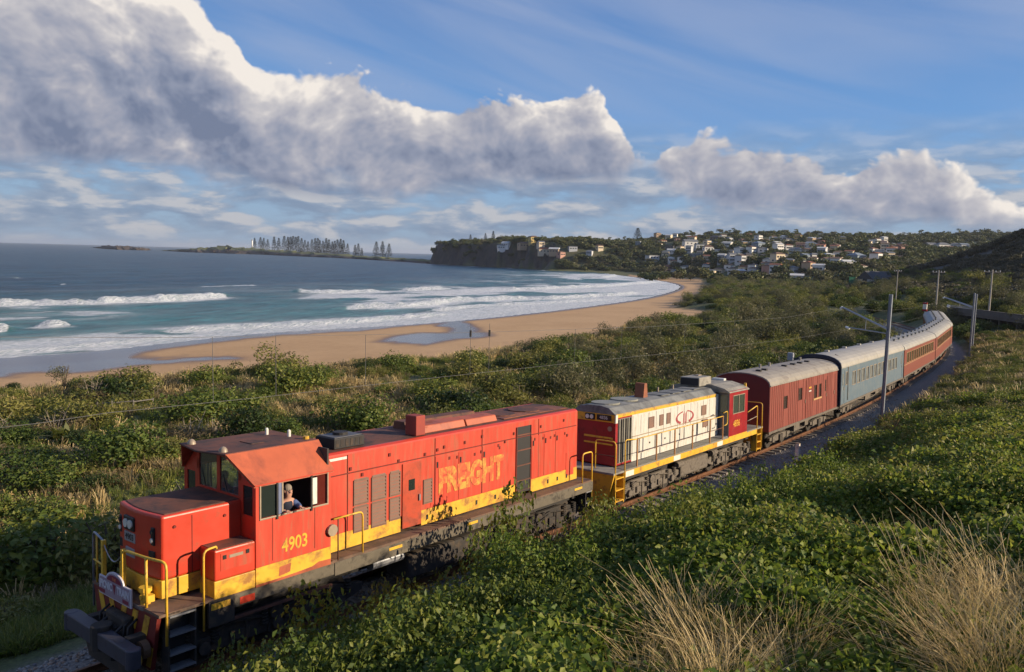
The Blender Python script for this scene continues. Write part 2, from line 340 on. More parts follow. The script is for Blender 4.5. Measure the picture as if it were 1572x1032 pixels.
def terrain(x, y, want=False):
    x = np.asarray(x, float); y = np.asarray(y, float)
    dt, _ = poly_dist(x, y, TRP[::2]); ds, _ = poly_dist(x, y, SHORE); ds = -ds      # ds > 0 inland
    dv, _ = poly_dist(x, y, VEGE); dv = -dv                                          # dv > 0 landward of the plant edge
    az = az_of(x, y); r = np.hypot(x - CAM[0], y - CAM[1])
    tz = trk_z(x)
    # sea side: slope away from the track to the hummocky dune, then the beach
    h = fbm(x, y, .045, 4, 3); hum = (h - .5) * 3.4 * sstep(8, 25, dt) + (fbm(x, y, .25, 3, 5) - .5) * .5 * sstep(5, 12, dt)
    side = np.interp(dt, [3, 5, 9, 16, 30, 60], [-.75, -1.1, -2.2, -3.6, -4.3, -4.6]) + (tz * np.exp(-np.maximum(dt - 3, 0) / 25))
    side = side + hum
    beach = np.interp(ds, [-60, 0, 12, 30, 60, 140], [-3.0, 0, .22, .75, 1.7, 3.0]) + SEA
    w = sstep(-1.5, 9, dv)
    zs = beach * (1 - w) + np.maximum(side, beach + .5) * w
    # bank side
    zb = bank(x, dt) + (fbm(x, y, .3, 3, 8) - .5) * .5 * sstep(-4, -7, dt)
    flat = tz - .75
    z = np.where(dt > 0, zs, zb)
    trl = sstep(230, 180, x); wt = sstep(4.6, 3.0, np.abs(dt)) * trl; z = z * (1 - wt) + flat * wt
    # ballast shoulder
    bal = sstep(2.6, 1.65, np.abs(dt)); z = np.where((np.abs(dt) < 2.7) & (trl > .5), flat * (1 - bal) + (tz - .2) * bal, z)
    # far hills
    b0 = np.interp(az, FAZ, FARH[:, 1]); b1 = np.interp(az, FAZ, FARH[:, 2]); hz_ = np.interp(az, FAZ, FARH[:, 3])
    # cliff coast: land begins at the shore line itself
    inl = sstep(-2, 3, ds)
    cl = sstep(0.15, -0.05, az - az_px(930)) * sstep(900, 980, r)
    t0 = np.clip((r - b0) / (b1 - b0), 0, 1.6)
    prof = np.where(t0 < 1, t0 ** .9, 1 - .25 * (t0 - 1))
    zh = -5 + (hz_ + 5) * prof + (fbm(x, y, .012, 4, 21) - .5) * 13 * np.clip(t0 * 3, 0, 1)
    zc = SEA + 1 + np.minimum(sstep(2, 20, ds + (fbm(x, y, .05, 3, 9) - .5) * 34) * .86 + sstep(20, 130, ds) * .14, 1) * (hz_ + 8) + (fbm(x, y, .02, 4, 22) - .5) * 5
    zc = np.where(ds < 0, SEA - 3, zc)
    m = sstep(0, .25, t0) * inl * (r > 300) * (az > az_px(600)) * (az < 1.6)
    z = z * (1 - m) + np.maximum(z, zh) * m
    z = np.where((cl > 0) & (r > 700), z * (1 - cl) + zc * cl, z)
    # dark ridge beyond the bridge
    a0 = np.interp(az, NAZ, NEARR[:, 1]); a1 = np.interp(az, NAZ, NEARR[:, 2]); nh = np.interp(az, NAZ, NEARR[:, 3])
    tn = (r - a0) / (a1 - a0)
    pr = np.clip(tn, 0, 1) ** .85 - np.clip(tn - 1, 0, 2) * .5
    zn = -3 + (nh + 3) * pr + (fbm(x, y, .03, 4, 31) - .5) * 6 * sstep(0, .3, tn)
    mn = (az > az_px(1290)) & (az < 2.2) & (tn > 0) & (dt < -6)
    z = np.where(mn, np.maximum(z, zn), z)
    z = np.where((ds < 0) & (r < 3500), np.minimum(z, SEA - .02 + ds * .04), z)
    if want: return z, dt, ds, dv, az, r, tn * mn, t0
    return z
def tz1(x, y): return float(terrain(np.array([x]), np.array([y]))[0])

def polar_grid(r0, r1, ratio, fine, coarse, a0=-.75, a1=.72):
    ang = np.concatenate([np.arange(a0, a1, fine), np.arange(a1, a0 + 2 * math.pi, coarse)])
    rad = r0 * ratio ** np.arange(int(math.log(r1 / r0) / math.log(ratio)) + 1)
    return ang, rad
def polar_mesh(name, ang, rad, zfun, extra, matl):
    AA, RR = np.meshgrid(ang + AZ0, rad); X = CAM[0] + RR * np.sin(AA); Y = CAM[1] + RR * np.cos(AA)
    res = zfun(X.ravel(), Y.ravel()); Z = res[0]
    na, nr = len(ang), len(rad)
    co = np.stack([X.ravel(), Y.ravel(), Z], 1)
    i = np.arange(nr - 1)[:, None] * na + np.arange(na)[None]; j = np.arange(nr - 1)[:, None] * na + (np.arange(na)[None] + 1) % na
    F = np.stack([i, i + na, j + na, j], -1).reshape(-1, 4)
    me = bpy.data.meshes.new(name); me.vertices.add(len(co)); me.vertices.foreach_set('co', co.ravel())
    me.loops.add(F.size); me.loops.foreach_set('vertex_index', F.ravel().astype(np.int32))
    me.polygons.add(len(F)); me.polygons.foreach_set('loop_start', np.arange(0, F.size, 4, dtype=np.int32)); me.polygons.foreach_set('loop_total', np.full(len(F), 4, np.int32))
    me.update(calc_edges=True); me.validate()
    me.polygons.foreach_set('use_smooth', np.ones(len(me.polygons), bool))
    for k, v in zip(extra, res[1:]):
        a = me.attributes.new(k, 'FLOAT', 'POINT'); a.data.foreach_set('value', np.ascontiguousarray(v, dtype=np.float32))
    me.materials.append(matl)
    o = bpy.data.objects.new(name, me); COL.objects.link(o); return o
def in_poly(x, y, P):
    c = np.zeros(x.shape, bool); n = len(P)
    for i in range(n):
        (x1, y1), (x2, y2) = P[i], P[(i + 1) % n]
        if y1 == y2: continue
        m = ((y1 > y) != (y2 > y)) & (x < (x2 - x1) * (y - y1) / (y2 - y1) + x1); c ^= m
    return c
def soft_poly(x, y, P, w):
    P = np.asarray(P); d, _ = poly_dist(x, y, np.vstack([P, P[:1]]), False)
    return sstep(-w, w, np.where(in_poly(x, y, P), d, -d))
# ------------------------------------------------------------------ ground sheet
WET = [A([(0, 540), (63, 538), (168, 530), (294, 517), (400, 507), (560, 499), (660, 493), (700, 492), (560, 507), (470, 512), (400, 517), (320, 526), (240, 536), (208, 546), (225, 551), (300, 549), (385, 549), (398, 553), (330, 558), (240, 563), (180, 569), (90, 578), (0, 579), (-200, 590), (-200, 560)], -7.7),
       A([(582, 527), (600, 518), (640, 512), (685, 512), (690, 505), (665, 498), (700, 488), (716, 492), (728, 500), (738, 510), (755, 520), (735, 524), (700, 527), (660, 535), (620, 534)], -7.6)]
def ground_fn(x, y):
    z, dt, ds, dv, az, r, ridge, t0 = terrain(x, y, True)
    nz = fbm(x, y, .2, 3, 2)
    sand = sstep(1.2, -1.2, dv + (nz - .5) * 5) * (r < 700) * (dt > 4)
    sand = np.maximum(sand, (ds < 16) * (r > 330) * (r < 900) * (ds > -30) * (az > az_px(965)))
    wet = np.zeros_like(z)
    for P in WET: wet = np.maximum(wet, soft_poly(x + (nz - .5) * 9, y + (nz - .5) * 5, P, 2.2))
    wet = np.maximum(wet, sstep(5, 1, ds) * (ds > -20)) * sand
    damp = np.maximum(wet, soft_poly(x, y, WET[0], 5) * .6) * sand
    ball = sstep(3.3, 2.7, np.abs(dt) + (nz - .5) * .6) * (x < 150)
    cl = sstep(0.15, -0.05, az - az_px(930)) * (r > 900)
    road = np.zeros_like(z)
    return z, sand, wet, damp, ball, cl, np.clip(ridge, 0, 1), np.clip(t0, 0, 1)
GM = bpy.data.materials.new('ground'); GM.use_nodes = True; T = NT(GM.node_tree)
pos = T.n('ShaderNodeNewGeometry').outputs['Position']; nrm = T.n('ShaderNodeNewGeometry').outputs['Normal']
n_s = T.noise(pos, .9, 6, .6); n_b = T.noise(pos, .07, 5, .6); n_f = T.noise(pos, 9, 4, .6)
veg = T.ramp(T.m('ADD', T.m('MULTIPLY', n_s, .5), T.m('MULTIPLY', n_b, .5)), [(.3, (.040, .058, .014)), (.5, (.085, .100, .028)), (.62, (.18, .15, .065)), (.75, (.25, .20, .10))])
veg = T.mix(1.0, veg, T.ramp(n_f, [(.3, .55), (.7, 1.3)]), 'MULTIPLY')
far = T.ramp(T.noise(pos, .03, 7, .7), [(.3, (.022, .038, .012)), (.5, (.045, .065, .020)), (.62, (.09, .105, .03)), (.75, (.15, .15, .06))])
veg = T.mix(T.mr(T.attr('farh').outputs['Fac'], .02, .12), veg, far)
rdg = T.ramp(T.noise(pos, .05, 7, .72), [(.3, (.020, .025, .016)), (.5, (.05, .046, .035)), (.66, (.085, .072, .056)), (.8, (.05, .06, .02))])
veg = T.mix(T.mr(T.attr('ridge').outputs['Fac'], .0, .08), veg, rdg)
sandc = T.ramp(T.m('ADD', T.m('MULTIPLY', n_b, .6), T.m('MULTIPLY', n_s, .4)), [(.3, (.45, .27, .125)), (.7, (.58, .37, .19))])
sandc = T.mix(T.attr('damp').outputs['Fac'], sandc, (.30, .165, .085))
wetn = T.attr('wet').outputs['Fac']
sandc = T.mix(wetn, sandc, (.125, .095, .085))
col = T.mix(T.attr('sand').outputs['Fac'], veg, sandc)
ballc = T.ramp(T.noise(pos, 14, 3, .6), [(.3, (.11, .095, .085)), (.7, (.31, .275, .24))])
col = T.mix(T.attr('ballast').outputs['Fac'], col, ballc)
rock = T.ramp(T.noise(T.n('ShaderNodeVectorMath', {'operation': 'MULTIPLY'}, i0=pos, i1=(.12, .12, .04)).outputs[0], 1, 7, .7), [(.3, (.022, .020, .020)), (.55, (.055, .045, .036)), (.75, (.12, .080, .05))])
steep = T.mr(T.n('ShaderNodeSeparateXYZ', Vector=nrm).outputs[2], .95, .8)
col = T.mix(T.m('MULTIPLY', steep, T.attr('cliff').outputs['Fac']), col, rock)
rgh = T.mr(wetn, .2, .9, .92, .13)
bp = T.n('ShaderNodeBump', Strength=T.mr(wetn, 0, 1, .5, .03), Distance=.08, Height=T.m('ADD', n_f, T.m('MULTIPLY', n_s, 2)))
b = T.n('ShaderNodeBsdfPrincipled', Base_Color=col, Roughness=rgh, Normal=bp)
T.n('ShaderNodeOutputMaterial', Surface=b)
ang, rad = polar_grid(.5, 4200, 1.019, .0036, .06)
ground = polar_mesh('ground', ang, rad, ground_fn, ('sand', 'wet', 'damp', 'ballast', 'cliff', 'ridge', 'farh'), GM)
tag(ground, kind='structure')

# ------------------------------------------------------------------ sea
BRK = [  # breaking waves: photo line, crest height, band width towards the shore, foam behind
 ([(-200, 469), (0, 465), (168, 463), (252, 457), (378, 450)], 1.5, 7), ([(441, 447.5), (491, 447.5), (596, 445.5)], .9, 5), ([(615, 443.5), (660, 442.5), (700, 442)], 1.2, 6),
 ([(479, 475), (558, 470), (640, 469), (684, 461), (757, 458), (845, 457), (903, 454), (950, 451), (990, 447)], 1.0, 7), ([(720, 444), (815, 443), (903, 440), (976, 435), (1026, 431.5)], 1.1, 9),
 ([(868, 427), (899, 428)], 1.4, 7), ([(924, 425.5), (950, 422)], 1.2, 6), ([(985, 427), (1003, 425.5)], .9, 5),
 ([(206, 511), (280, 507), (357, 503), (495, 496), (600, 489), (700, 479)], .7, 4.5), ([(-150, 504), (0, 503), (26, 503)], 1.1, 4), ([(52, 497), (80, 498), (107, 496)], 1.0, 3.5),
 ([(-200, 552), (0, 540), (63, 536), (168, 528), (252, 519), (300, 514)], .35, 4.5), ([(640, 478), (730, 470), (830, 465), (900, 461), (940, 458)], .6, 4),
 ([(300, 440), (370, 438), (400, 437)], .4, 2), ([(90, 437), (105, 437)], .5, 2), ([(20, 427), (30, 427)], .5, 3)]
BRKW = [(A(l, SEA + h * .5), h, w) for l, h, w in BRK]
def sea_fn(x, y):
    r = np.hypot(x - CAM[0], y - CAM[1]); ds, par = poly_dist(x, y, SHORE[: -len(NORTH) - len(CLF)]); az = az_of(x, y)
    fade = 1 / (1 + (r / 900) ** 2)
    d2 = ds + (fbm(x, y, .012, 3, 40) - .5) * 26
    sw = np.sin(d2 / 36 * 2 * np.pi) * .35 * sstep(20, 120, ds) * fade + (fbm(x, y, .09, 3, 41) - .5) * .6 * fade + (fbm(x, y, .35, 3, 44) - .5) * .25 / (1 + (r / 250) ** 2)
    z = np.full(x.shape, SEA) + sw * sstep(0, 25, ds)
    foam = np.zeros(x.shape); face = np.zeros(x.shape)
    warp = (fbm(x, y, .06, 3, 45) - .5) * 7
    for P, h, w in BRKW:
        d, p = poly_dist(x, y, P); L = np.hypot(*np.diff(P, axis=0).T).sum()
        en = sstep(0, L * .12, p) * sstep(L, L * .86, p) * (np.abs(d) < 60)
        dd = d + warp * min(1, w / 6)          # d > 0: seaward
        z += en * h * (sstep(-1.6, .6, dd) * sstep(w * 1.8, .6, dd)) * (1 + (fbm(x, y, .45, 3, 46) - .5) * 1.5)
        brk = sstep(-w * .8, -.8, dd) * sstep(w * .55, -.1, dd)
        foam = np.maximum(foam, en * (brk * 1.0) * sstep(.22, .48, fbm(x, y, .22, 3, 47)))
        foam = np.maximum(foam, en * .55 * sstep(w * 5, 0, dd) * sstep(-w * 2.5, -w * .4, dd))
        face = np.maximum(face, en * sstep(-2.5, -.3, dd) * sstep(2.2, .2, dd))
    # broken water in the surf zone, thicker towards the sand
    st = fbm(x * .35 + y * .06, y * .9, .12, 5, 50)
    surf = sstep(220, 20, ds) * .80 + .30 * sstep(7, 0, ds)
    surf = surf * (1 - .75 * sstep(.45, .62, fbm(x, y, .018, 3, 52)) * sstep(10, 30, ds))
    foam = np.maximum(foam, surf * sstep(.22, .58, st + .15 * sstep(60, 5, ds)))
    # surge round the rocks of the headland and the island
    dc, _ = poly_dist(x, y, CLF); foam = np.maximum(foam, sstep(14, 2, np.abs(dc)) * sstep(.45, .7, fbm(x, y, .03, 3, 53)))
    shal = sstep(190, 30, ds) * (r < 1200)
    z = np.where(ds < 3, np.minimum(z, SEA + .06), z)
    return z, foam, shal, face
SM = bpy.data.materials.new('sea_water'); SM.use_nodes = True; T = NT(SM.node_tree)
pos = T.n('ShaderNodeNewGeometry').outputs['Position']
spos = T.n('ShaderNodeVectorMath', {'operation': 'MULTIPLY'}, i0=T.n('ShaderNodeVectorRotate', {'rotation_type': 'Z_AXIS'}, Vector=pos, Angle=R(-18)).outputs[0], i1=(.45, 1.5, 1)).outputs[0]
fo = T.attr('foam').outputs['Fac']
lace = T.noise(spos, .55, 8, .68, .6); lace2 = T.noise(spos, .09, 6, .65, .4)
ff = T.m('SUBTRACT', T.m('MULTIPLY', fo, 1.75), T.m('MULTIPLY', T.m('ADD', T.m('MULTIPLY', lace, 1.05), T.m('MULTIPLY', lace2, .55)), 1.15))
foamf = T.mr(ff, -.34, .10, interp='SMOOTHSTEP')
caps = T.mr(T.noise(spos, .035, 9, .72, .2), .665, .72)
lace3 = T.noise(spos, 2.2, 5, .7, .3)
foamf = T.m('MULTIPLY', foamf, T.mr(T.m('ADD', T.m('MULTIPLY', lace3, .6), T.m('MULTIPLY', lace, .4)), .36, .56, .45, 1.0))
foamf = T.m('MAXIMUM', foamf, T.m('MULTIPLY', fo, T.mr(T.m('ADD', T.m('MULTIPLY', lace2, .5), T.m('MULTIPLY', lace, .5)), .38, .60, .08, .62)))
foamf = T.m('MAXIMUM', foamf, T.m('MULTIPLY', caps, .55))
deep = T.ramp(T.noise(spos, .02, 6, .65), [(.3, (.003, .030, .066)), (.7, (.008, .068, .112))])
shl = T.ramp(T.noise(spos, .05, 5, .6), [(.3, (.008, .105, .125)), (.7, (.030, .165, .175))])
wc = T.mix(T.attr('shallow').outputs['Fac'], deep, shl)
chop = T.m('ADD', T.m('MULTIPLY', T.noise(spos, .16, 6, .7, .2), .6), T.m('MULTIPLY', T.noise(spos, .7, 5, .7), .4))
wc = T.mix(1.0, wc, T.ramp(chop, [(.38, .40), (.52, 1.0), (.64, 1.9)]), 'MULTIPLY')
wc = T.mix(T.m('MULTIPLY', T.attr('face').outputs['Fac'], .6), wc, (.05, .20, .16))
hgt = T.m('ADD', T.m('MULTIPLY', T.noise(spos, .25, 8, .72), 1.5), T.m('MULTIPLY', foamf, .25))
bp = T.n('ShaderNodeBump', Strength=.75, Distance=1.0, Height=hgt)
wat = T.n('ShaderNodeBsdfPrincipled', Base_Color=wc, Roughness=.28, Normal=bp, IOR=1.33); wat.inputs['Specular IOR Level'].default_value = .18
fb = T.n('ShaderNodeBump', Strength=1.0, Distance=.7, Height=T.m('ADD', lace, T.m('MULTIPLY', lace3, .6)))
fm = T.n('ShaderNodeBsdfPrincipled', Base_Color=T.ramp(lace3, [(.3, (.52, .56, .62)), (.65, (.80, .82, .84))]), Roughness=.8, Normal=fb)
T.n('ShaderNodeOutputMaterial', Surface=T.n('ShaderNodeMixShader', i0=foamf, i1=wat, i2=fm))
ang, rad = polar_grid(60, 17000, 1.010, .0034, .07)
sea = polar_mesh('sea', ang, rad, sea_fn, ('foam', 'shallow', 'face'), SM); tag(sea, kind='structure')

# ================================================================== RAILWAY TRACK
CANT = -0.0425
M_rail = mat('rail_steel', (.17, .075, .035), .6, .3, .25, 3, (.07, .035, .02), .3)
M_conc = mat('sleeper_concrete', (.27, .24, .20), .9, 0, .25, 5, (.12, .08, .05), .4)
def frame_at(s, y=0, z=0):
    x0, y0, z0, h = trk(s); n = (-math.sin(h), math.cos(h))
    return Vector((x0 + n[0] * y, y0 + n[1] * y, z0 + z + CANT * y))
track = tag(empty('railway_track', tuple(frame_at(0))), kind='structure')
def rail_mesh(y):
    mb = MB(); prof = [(-.07, -.16), (.07, -.16), (.07, -.14), (.012, -.11), (.012, -.04), (.036, -.03), (.036, 0), (-.036, 0), (-.036, -.03), (-.012, -.04), (-.012, -.11), (-.07, -.14)]
    ss = np.concatenate([np.arange(-22, 175, 1.5)]); n = len(prof); vs = []; fs = []
    for i, s in enumerate(ss):
        vs += [frame_at(s, y + p[0], p[1]) for p in prof]
        if i: fs += [((i - 1) * n + k, (i - 1) * n + (k + 1) % n, i * n + (k + 1) % n, i * n + k) for k in range(n)]
    base = Vector(frame_at(0)); return mb.add([v - base for v in vs], fs)
for yy in (-.7525, .7525): rail_mesh(yy).build('rail', M_rail, track)
_sl = MB().prism([(-.11, -.2), (.11, -.2), (.09, 0), (-.09, 0)], -1.22, 1.22, 'y').mesh('sleeper', M_conc)
for i in range(250):
    s = -14 + i * .66; x0, y0, z0, h = trk(s)
    o = bpy.data.objects.new('sleeper', _sl); COL.objects.link(o); o.parent = track
    o.matrix_parent_inverse = Matrix.Identity(4)
    o.location = frame_at(s, 0, -.165) - frame_at(0); o.rotation_euler = (CANT, 0, h)

# ================================================================== ROLLING STOCK
def vehicle(name, s0, s1, label, cat, group=None):
    a = frame_at(s0); b = frame_at(s1); d = (b - a).normalized()
    y = Vector((-d.y, d.x, 0)).normalized(); z = d.cross(y)
    y2 = y * math.cos(CANT) + z * math.sin(CANT); z2 = d.cross(y2)
    o = empty(name); o.matrix_world = Matrix(((d.x, y2.x, z2.x, a.x), (d.y, y2.y, z2.y, a.y), (d.z, y2.z, z2.z, a.z), (0, 0, 0, 1)))
    return tag(o, label, cat, group), (b - a).length
M_red = mat('orange_red_paint', (.54, .046, .020), .42, 0, .10, 2.2, (.30, .075, .035), .16, 1.7, streak=False)
M_redside = mat('weathered_red_side', (.54, .052, .024), .5, 0, .16, 1.4, (.40, .10, .05), .34, 1.6, streak=True, bump=.10, bscale=3)
M_rust = mat('rusty_roof', (.155, .058, .036), .8, 0, .30, 1.6, (.055, .032, .028), .5, 2.2, bump=.15, bscale=30)
M_orange = mat('faded_orange_roof', (.47, .105, .042), .55, 0, .22, 1.2, (.26, .062, .032), .45, 1.1)
M_yel = mat('yellow_band', (.70, .41, .035), .5, 0, .12, 3, (.30, .13, .04), .38, 2.4)
M_yel2 = mat('yellow_rail_paint', (.74, .45, .045), .45, 0, .12, 9, (.25, .11, .04), .25, 8)
M_dark = mat('underframe_grime', (.036, .031, .028), .85, .0, .35, 4, (.085, .06, .04), .35, 4)
M_dust = mat('dusty_bogie', (.16, .135, .11), .9, 0, .35, 5, (.05, .04, .033), .35, 5)
M_soot = mat('sooty_black', (.022, .020, .021), .7, 0, .3, 5)
M_deck = mat('deck_brown', (.155, .095, .065), .85, 0, .25, 3, (.07, .05, .04), .35)
M_sill = mat('frame_sill_grey', (.135, .115, .085), .85, 0, .25, 3, (.04, .033, .027), .35, 3)
M_glass = mat('window_glass', (.022, .030, .028), .04, 0, .1, 3, spec=.8)
M_gframe = mat('window_frame_pale', (.33, .26, .19), .5, .2, .15, 6)
M_louv = mat('louvre_brown', (.19, .105, .075), .75, 0, .2, 5)
M_white = mat('white_paint', (.70, .68, .62), .5, 0, .08, 3, (.33, .27, .20), .22, 3, streak=True)
M_steel = mat('worn_steel', (.32, .33, .36), .45, .6, .2, 8)
M_blue_g = mat('buffer_blue_grey', (.050, .050, .068), .55, 0, .25, 5, (.05, .04, .04), .35)
M_black = mat('black_paint', (.014, .014, .015), .5, 0, .2, 6)
M_lamp = mat('headlight_glass', (.72, .70, .62), .12, 0, .05, 5)
M_int = mat('cab_interior', (.05, .045, .04), .8)
M_seam = mat('panel_seam', (.16, .022, .014), .8)

def wheelset(mb, x, y, r=.48):
    mb.cyl((x, y - .07, r), (x, y + .07, r), r, 24); mb.cyl((x, y - .1, r), (x, y - .07, r), r * .94, 24); mb.cyl((x, y - .16, r), (x, y - .1, r), .13, 10)
def bogie(parent, xc, axles, mt, y=1.02, half=None, heavy=True):
    half = half or (max(axles) + .75)
    for sy in (-1, 1):
        yf = sy * y; t0, t1 = (yf - .07, yf + .07)
        if heavy:
            top = [(-half, .62), (-half, .50)]
            ring = [(-half, .66), (-half, .48), (-half * .72, .30), (half * .72, .30), (half, .48), (half, .66), (half * .55, .86), (-half * .55, .86)]
            fr = MB().prism([(xc + a, b) for a, b in ring], min(t0, t1), max(t0, t1), 'y').build('bogie_frame', mt, parent, bevel=.03)
            for i, ax in enumerate(axles):
                b_ = MB().box(xc + ax - .17, xc + ax + .17, yf + sy * .075 - .05, yf + sy * .075 + .05, .30, .66); b_.cyl((xc + ax, yf + sy * .06, .48), (xc + ax, yf + sy * .22, .48), .13, 10)
                b_.build('axlebox', mt, fr, bevel=.015)
                for dx in (-.27, .27):
                    sp = MB()
                    for k in range(5): sp.cyl((xc + ax + dx, yf + sy * .10, .52 + k * .07), (xc + ax + dx, yf + sy * .10, .56 + k * .07), .085, 8)
                    sp.build('spring', mt, fr)
            for k in range(len(axles) - 1):
                xm = xc + (axles[k] + axles[k + 1]) / 2
                MB().box(xm - .22, xm + .22, yf + sy * .075, yf + sy * .13, .38, .60).build('brake_cylinder', mt, fr, bevel=.03)
                mb = MB(); mb.tube([(xm - .6, yf + sy * .12, .72), (xm - .2, yf + sy * .14, .80), (xm + .5, yf + sy * .12, .70)], .03, 6); mb.tube([(xm + .12, yf + sy * .14, .78), (xm + .12, yf + sy * .14, .25)], .025, 6); mb.build('brake_rigging', mt, fr)
            MB().cyl((xc, yf + sy * .08, .72), (xc, yf + sy * .2, .72), .16, 12).build('bolster_cap', mt, fr)
        else:
            fr = MB(); fr.prism([(xc + a, b) for a, b in [(-half, .44), (-half, .58), (-.45, .66), (.45, .66), (half, .58), (half, .44), (.5, .34), (-.5, .34)]], min(t0, t1), max(t0, t1), 'y')
            fr = fr.build('bogie_frame', mt, parent)
            for ax in axles:
                MB().box(xc + ax - .13, xc + ax + .13, yf + sy * .06 - .05, yf + sy * .06 + .09, .34, .62).build('axlebox', mt, fr)
            sp = MB()
            for dx in (-.16, 0, .16): sp.cyl((xc + dx, yf + sy * .11, .36), (xc + dx, yf + sy * .11, .62), .07, 8)
            sp.build('spring', mt, fr)
    for ax in axles:
        for sy in (-1, 1):
            w = MB(); wheelset(w, xc + ax, sy * .76); w.build('wheel', M_dark, parent, smooth=False)
    MB().box(xc - half * .8, xc + half * .8, -.6, .6, .45, .75).build('bogie_bolster', M_soot, parent)
def rail_path(name, pts, r, mt, parent, n=8):
    P = [Vector(p) for p in pts]; out = [P[0]]
    for a, b, c in zip(P[:-2], P[1:-1], P[2:]):      # round the corners
        d1 = (a - b); d2 = (c - b); k = min(.13, d1.length * .45, d2.length * .45); u = b + d1.normalized() * k; v = b + d2.normalized() * k
        for t in (0, .33, .67, 1): out.append(u * (1 - t) ** 2 + b * 2 * t * (1 - t) + v * t * t)
    out.append(P[-1]); return MB().tube(out, r, n).build(name, mt, parent, smooth=True)
def mtx(x, y, z, face='-y', roll=0):       # text frames: face = the way the writing faces
    if face == '-y': rows = ((1, 0, 0), (0, 0, 1), (0, -1, 0))     # local x->X, y->Z, z->-Y
    elif face == '-x': rows = ((0, -1, 0), (0, 0, 1), (-1, 0, 0))
    elif face == '+y': rows = ((-1, 0, 0), (0, 0, 1), (0, 1, 0))
    ax, ay, az = [Vector(r) for r in rows]
    m = Matrix(((ax.x, ay.x, az.x, x), (ax.y, ay.y, az.y, y), (ax.z, ay.z, az.z, z), (0, 0, 0, 1))); return m @ Matrix.Rotation(roll, 4, 'Z')
def louvre(parent, x0, x1, z0, z1, y, mt, name='louvre_panel', frame=None, sy=-1, pitch=.055):
    fr = MB(); f = .03; o = sy
    fr.box(x0, x1, *sorted((y, y + o * .025)), z0, z0 + f); fr.box(x0, x1, *sorted((y, y + o * .025)), z1 - f, z1)
    fr.box(x0, x0 + f, *sorted((y, y + o * .025)), z0 + f, z1 - f); fr.box(x1 - f, x1, *sorted((y, y + o * .025)), z0 + f, z1 - f)
    fo = fr.build(name, frame or mt, parent)
    sl = MB(); z = z0 + f
    while z < z1 - f - .01:
        sl.quad((x0 + f, y + o * .004, z + pitch * .95), (x1 - f, y + o * .004, z + pitch * .95), (x1 - f, y + o * .03, z + pitch * .1), (x0 + f, y + o * .03, z + pitch * .1)); z += pitch
    tag(sl.build('slats', mt, fo), kind='stuff'); return fo

# ---- diesel locomotive 4903
L1, _ = vehicle('diesel_locomotive', 0, 15.5, 'orange red and yellow diesel locomotive numbered 4903 leading the train', 'locomotive')
# nose
def shell(name, prof_fn, xs, mats, parent, bevel=.0):   # lofted closed profile along x, mats by z
    mb = MB(); n = None; vs = []; fs = []
    for i, x in enumerate(xs):
        pr = prof_fn(x); n = len(pr); vs += [(px_, py_, pz_) for px_, py_, pz_ in pr]
        if i: fs += [((i - 1) * n + k, i * n + k, i * n + (k + 1) % n, (i - 1) * n + (k + 1) % n) for k in range(n)]
    fs += [tuple(range(n)), tuple(range((len(xs) - 1) * n, len(xs) * n))[::-1]]
    mb.add(vs, fs); return mb.build(name, mats, parent, bevel=bevel)
def plan_box(mb, xf, xb, hw, z0, z1, bow=.16, n=9):      # box whose front bows forward
    ring = [(xb, -hw)] + [(xf + bow * (1 - math.cos((abs(t)) * math.pi / 2)) * 1.0, t * hw) for t in np.linspace(-1, 1, n)] + [(xb, hw)]
    return mb.prism(ring, z0, z1, 'z'), ring
mb = MB(); plan_box(mb, 1.20, 3.0, .86, 1.905, 3.14, .10); nose = mb.build('nose', M_red, L1, bevel=.05, seg=3)
mb = MB(); plan_box(mb, 1.19, 3.0, .866, 1.56, 1.903, .10); mb.build('yellow_band', M_yel, L1, bevel=.01)
mb = MB(); plan_box(mb, 1.29, 2.98, .79, 3.12, 3.158, .10); mb.build('nose_top', M_rust, L1, bevel=.02)
xn = 1.2
hl = MB().prism([(-.17 + a, b) for a, b in [(-.0, 0)]] and [(-.02, 2.70), (.40, 2.70), (.40, 2.98), (-.02, 2.98)], xn - .035, xn + .08, 'x').build('headlight_housing', M_black, L1, bevel=.02)
for yy in (.10, .28): MB().cyl((xn - .035, yy, 2.84), (xn - .06, yy, 2.84), .085, 14).build('headlight', M_lamp, hl, smooth=False)
nb = MB().box(xn - .012, xn + .05, -.03, .41, 2.47, 2.66).build('number_board', mat('number_board_grey', (.30, .29, .28), .5), L1, bevel=.008)
text_part('number', '4903', .17, M_black, nb, mtx(xn - .014, .19, 2.565, '-x'))
MB().box(xn - .008, xn + .05, .0, .38, 2.17, 2.35).build('builder_plate', mat('plate_grey', (.30, .29, .30), .6), L1, bevel=.01)
for yy in (-.62, .72):
    dx = .085 if yy > 0 else .06
    m_ = MB().box(xn + dx - .03, xn + dx + .05, yy - .06, yy + .06, 2.55, 2.90).build('marker_light_case', M_black, L1, bevel=.02)
    MB().cyl((xn + dx - .03, yy, 2.81), (xn + dx - .05, yy, 2.81), .045, 10).build('marker_light', M_soot, m_); MB().cyl((xn + dx - .03, yy, 2.65), (xn + dx - .05, yy, 2.65), .045, 10).build('marker_light', M_lamp, m_)
    MB().box(xn + dx - .025, xn + dx + .05, yy * .92 - .11, yy * .92 + .11, 2.26, 2.44).build('socket_recess', M_soot, L1, bevel=.015)
for yy in (-.42, .42): MB().tube([(Fx_ := 2.93, yy, 3.24), (2.90, yy + .1, 3.6)], .012, 5).build('wiper', M_black, L1)
MB().box(1.9, 1.915, -.866, -.858, 1.92, 3.05).build('panel_seam', M_seam, L1)
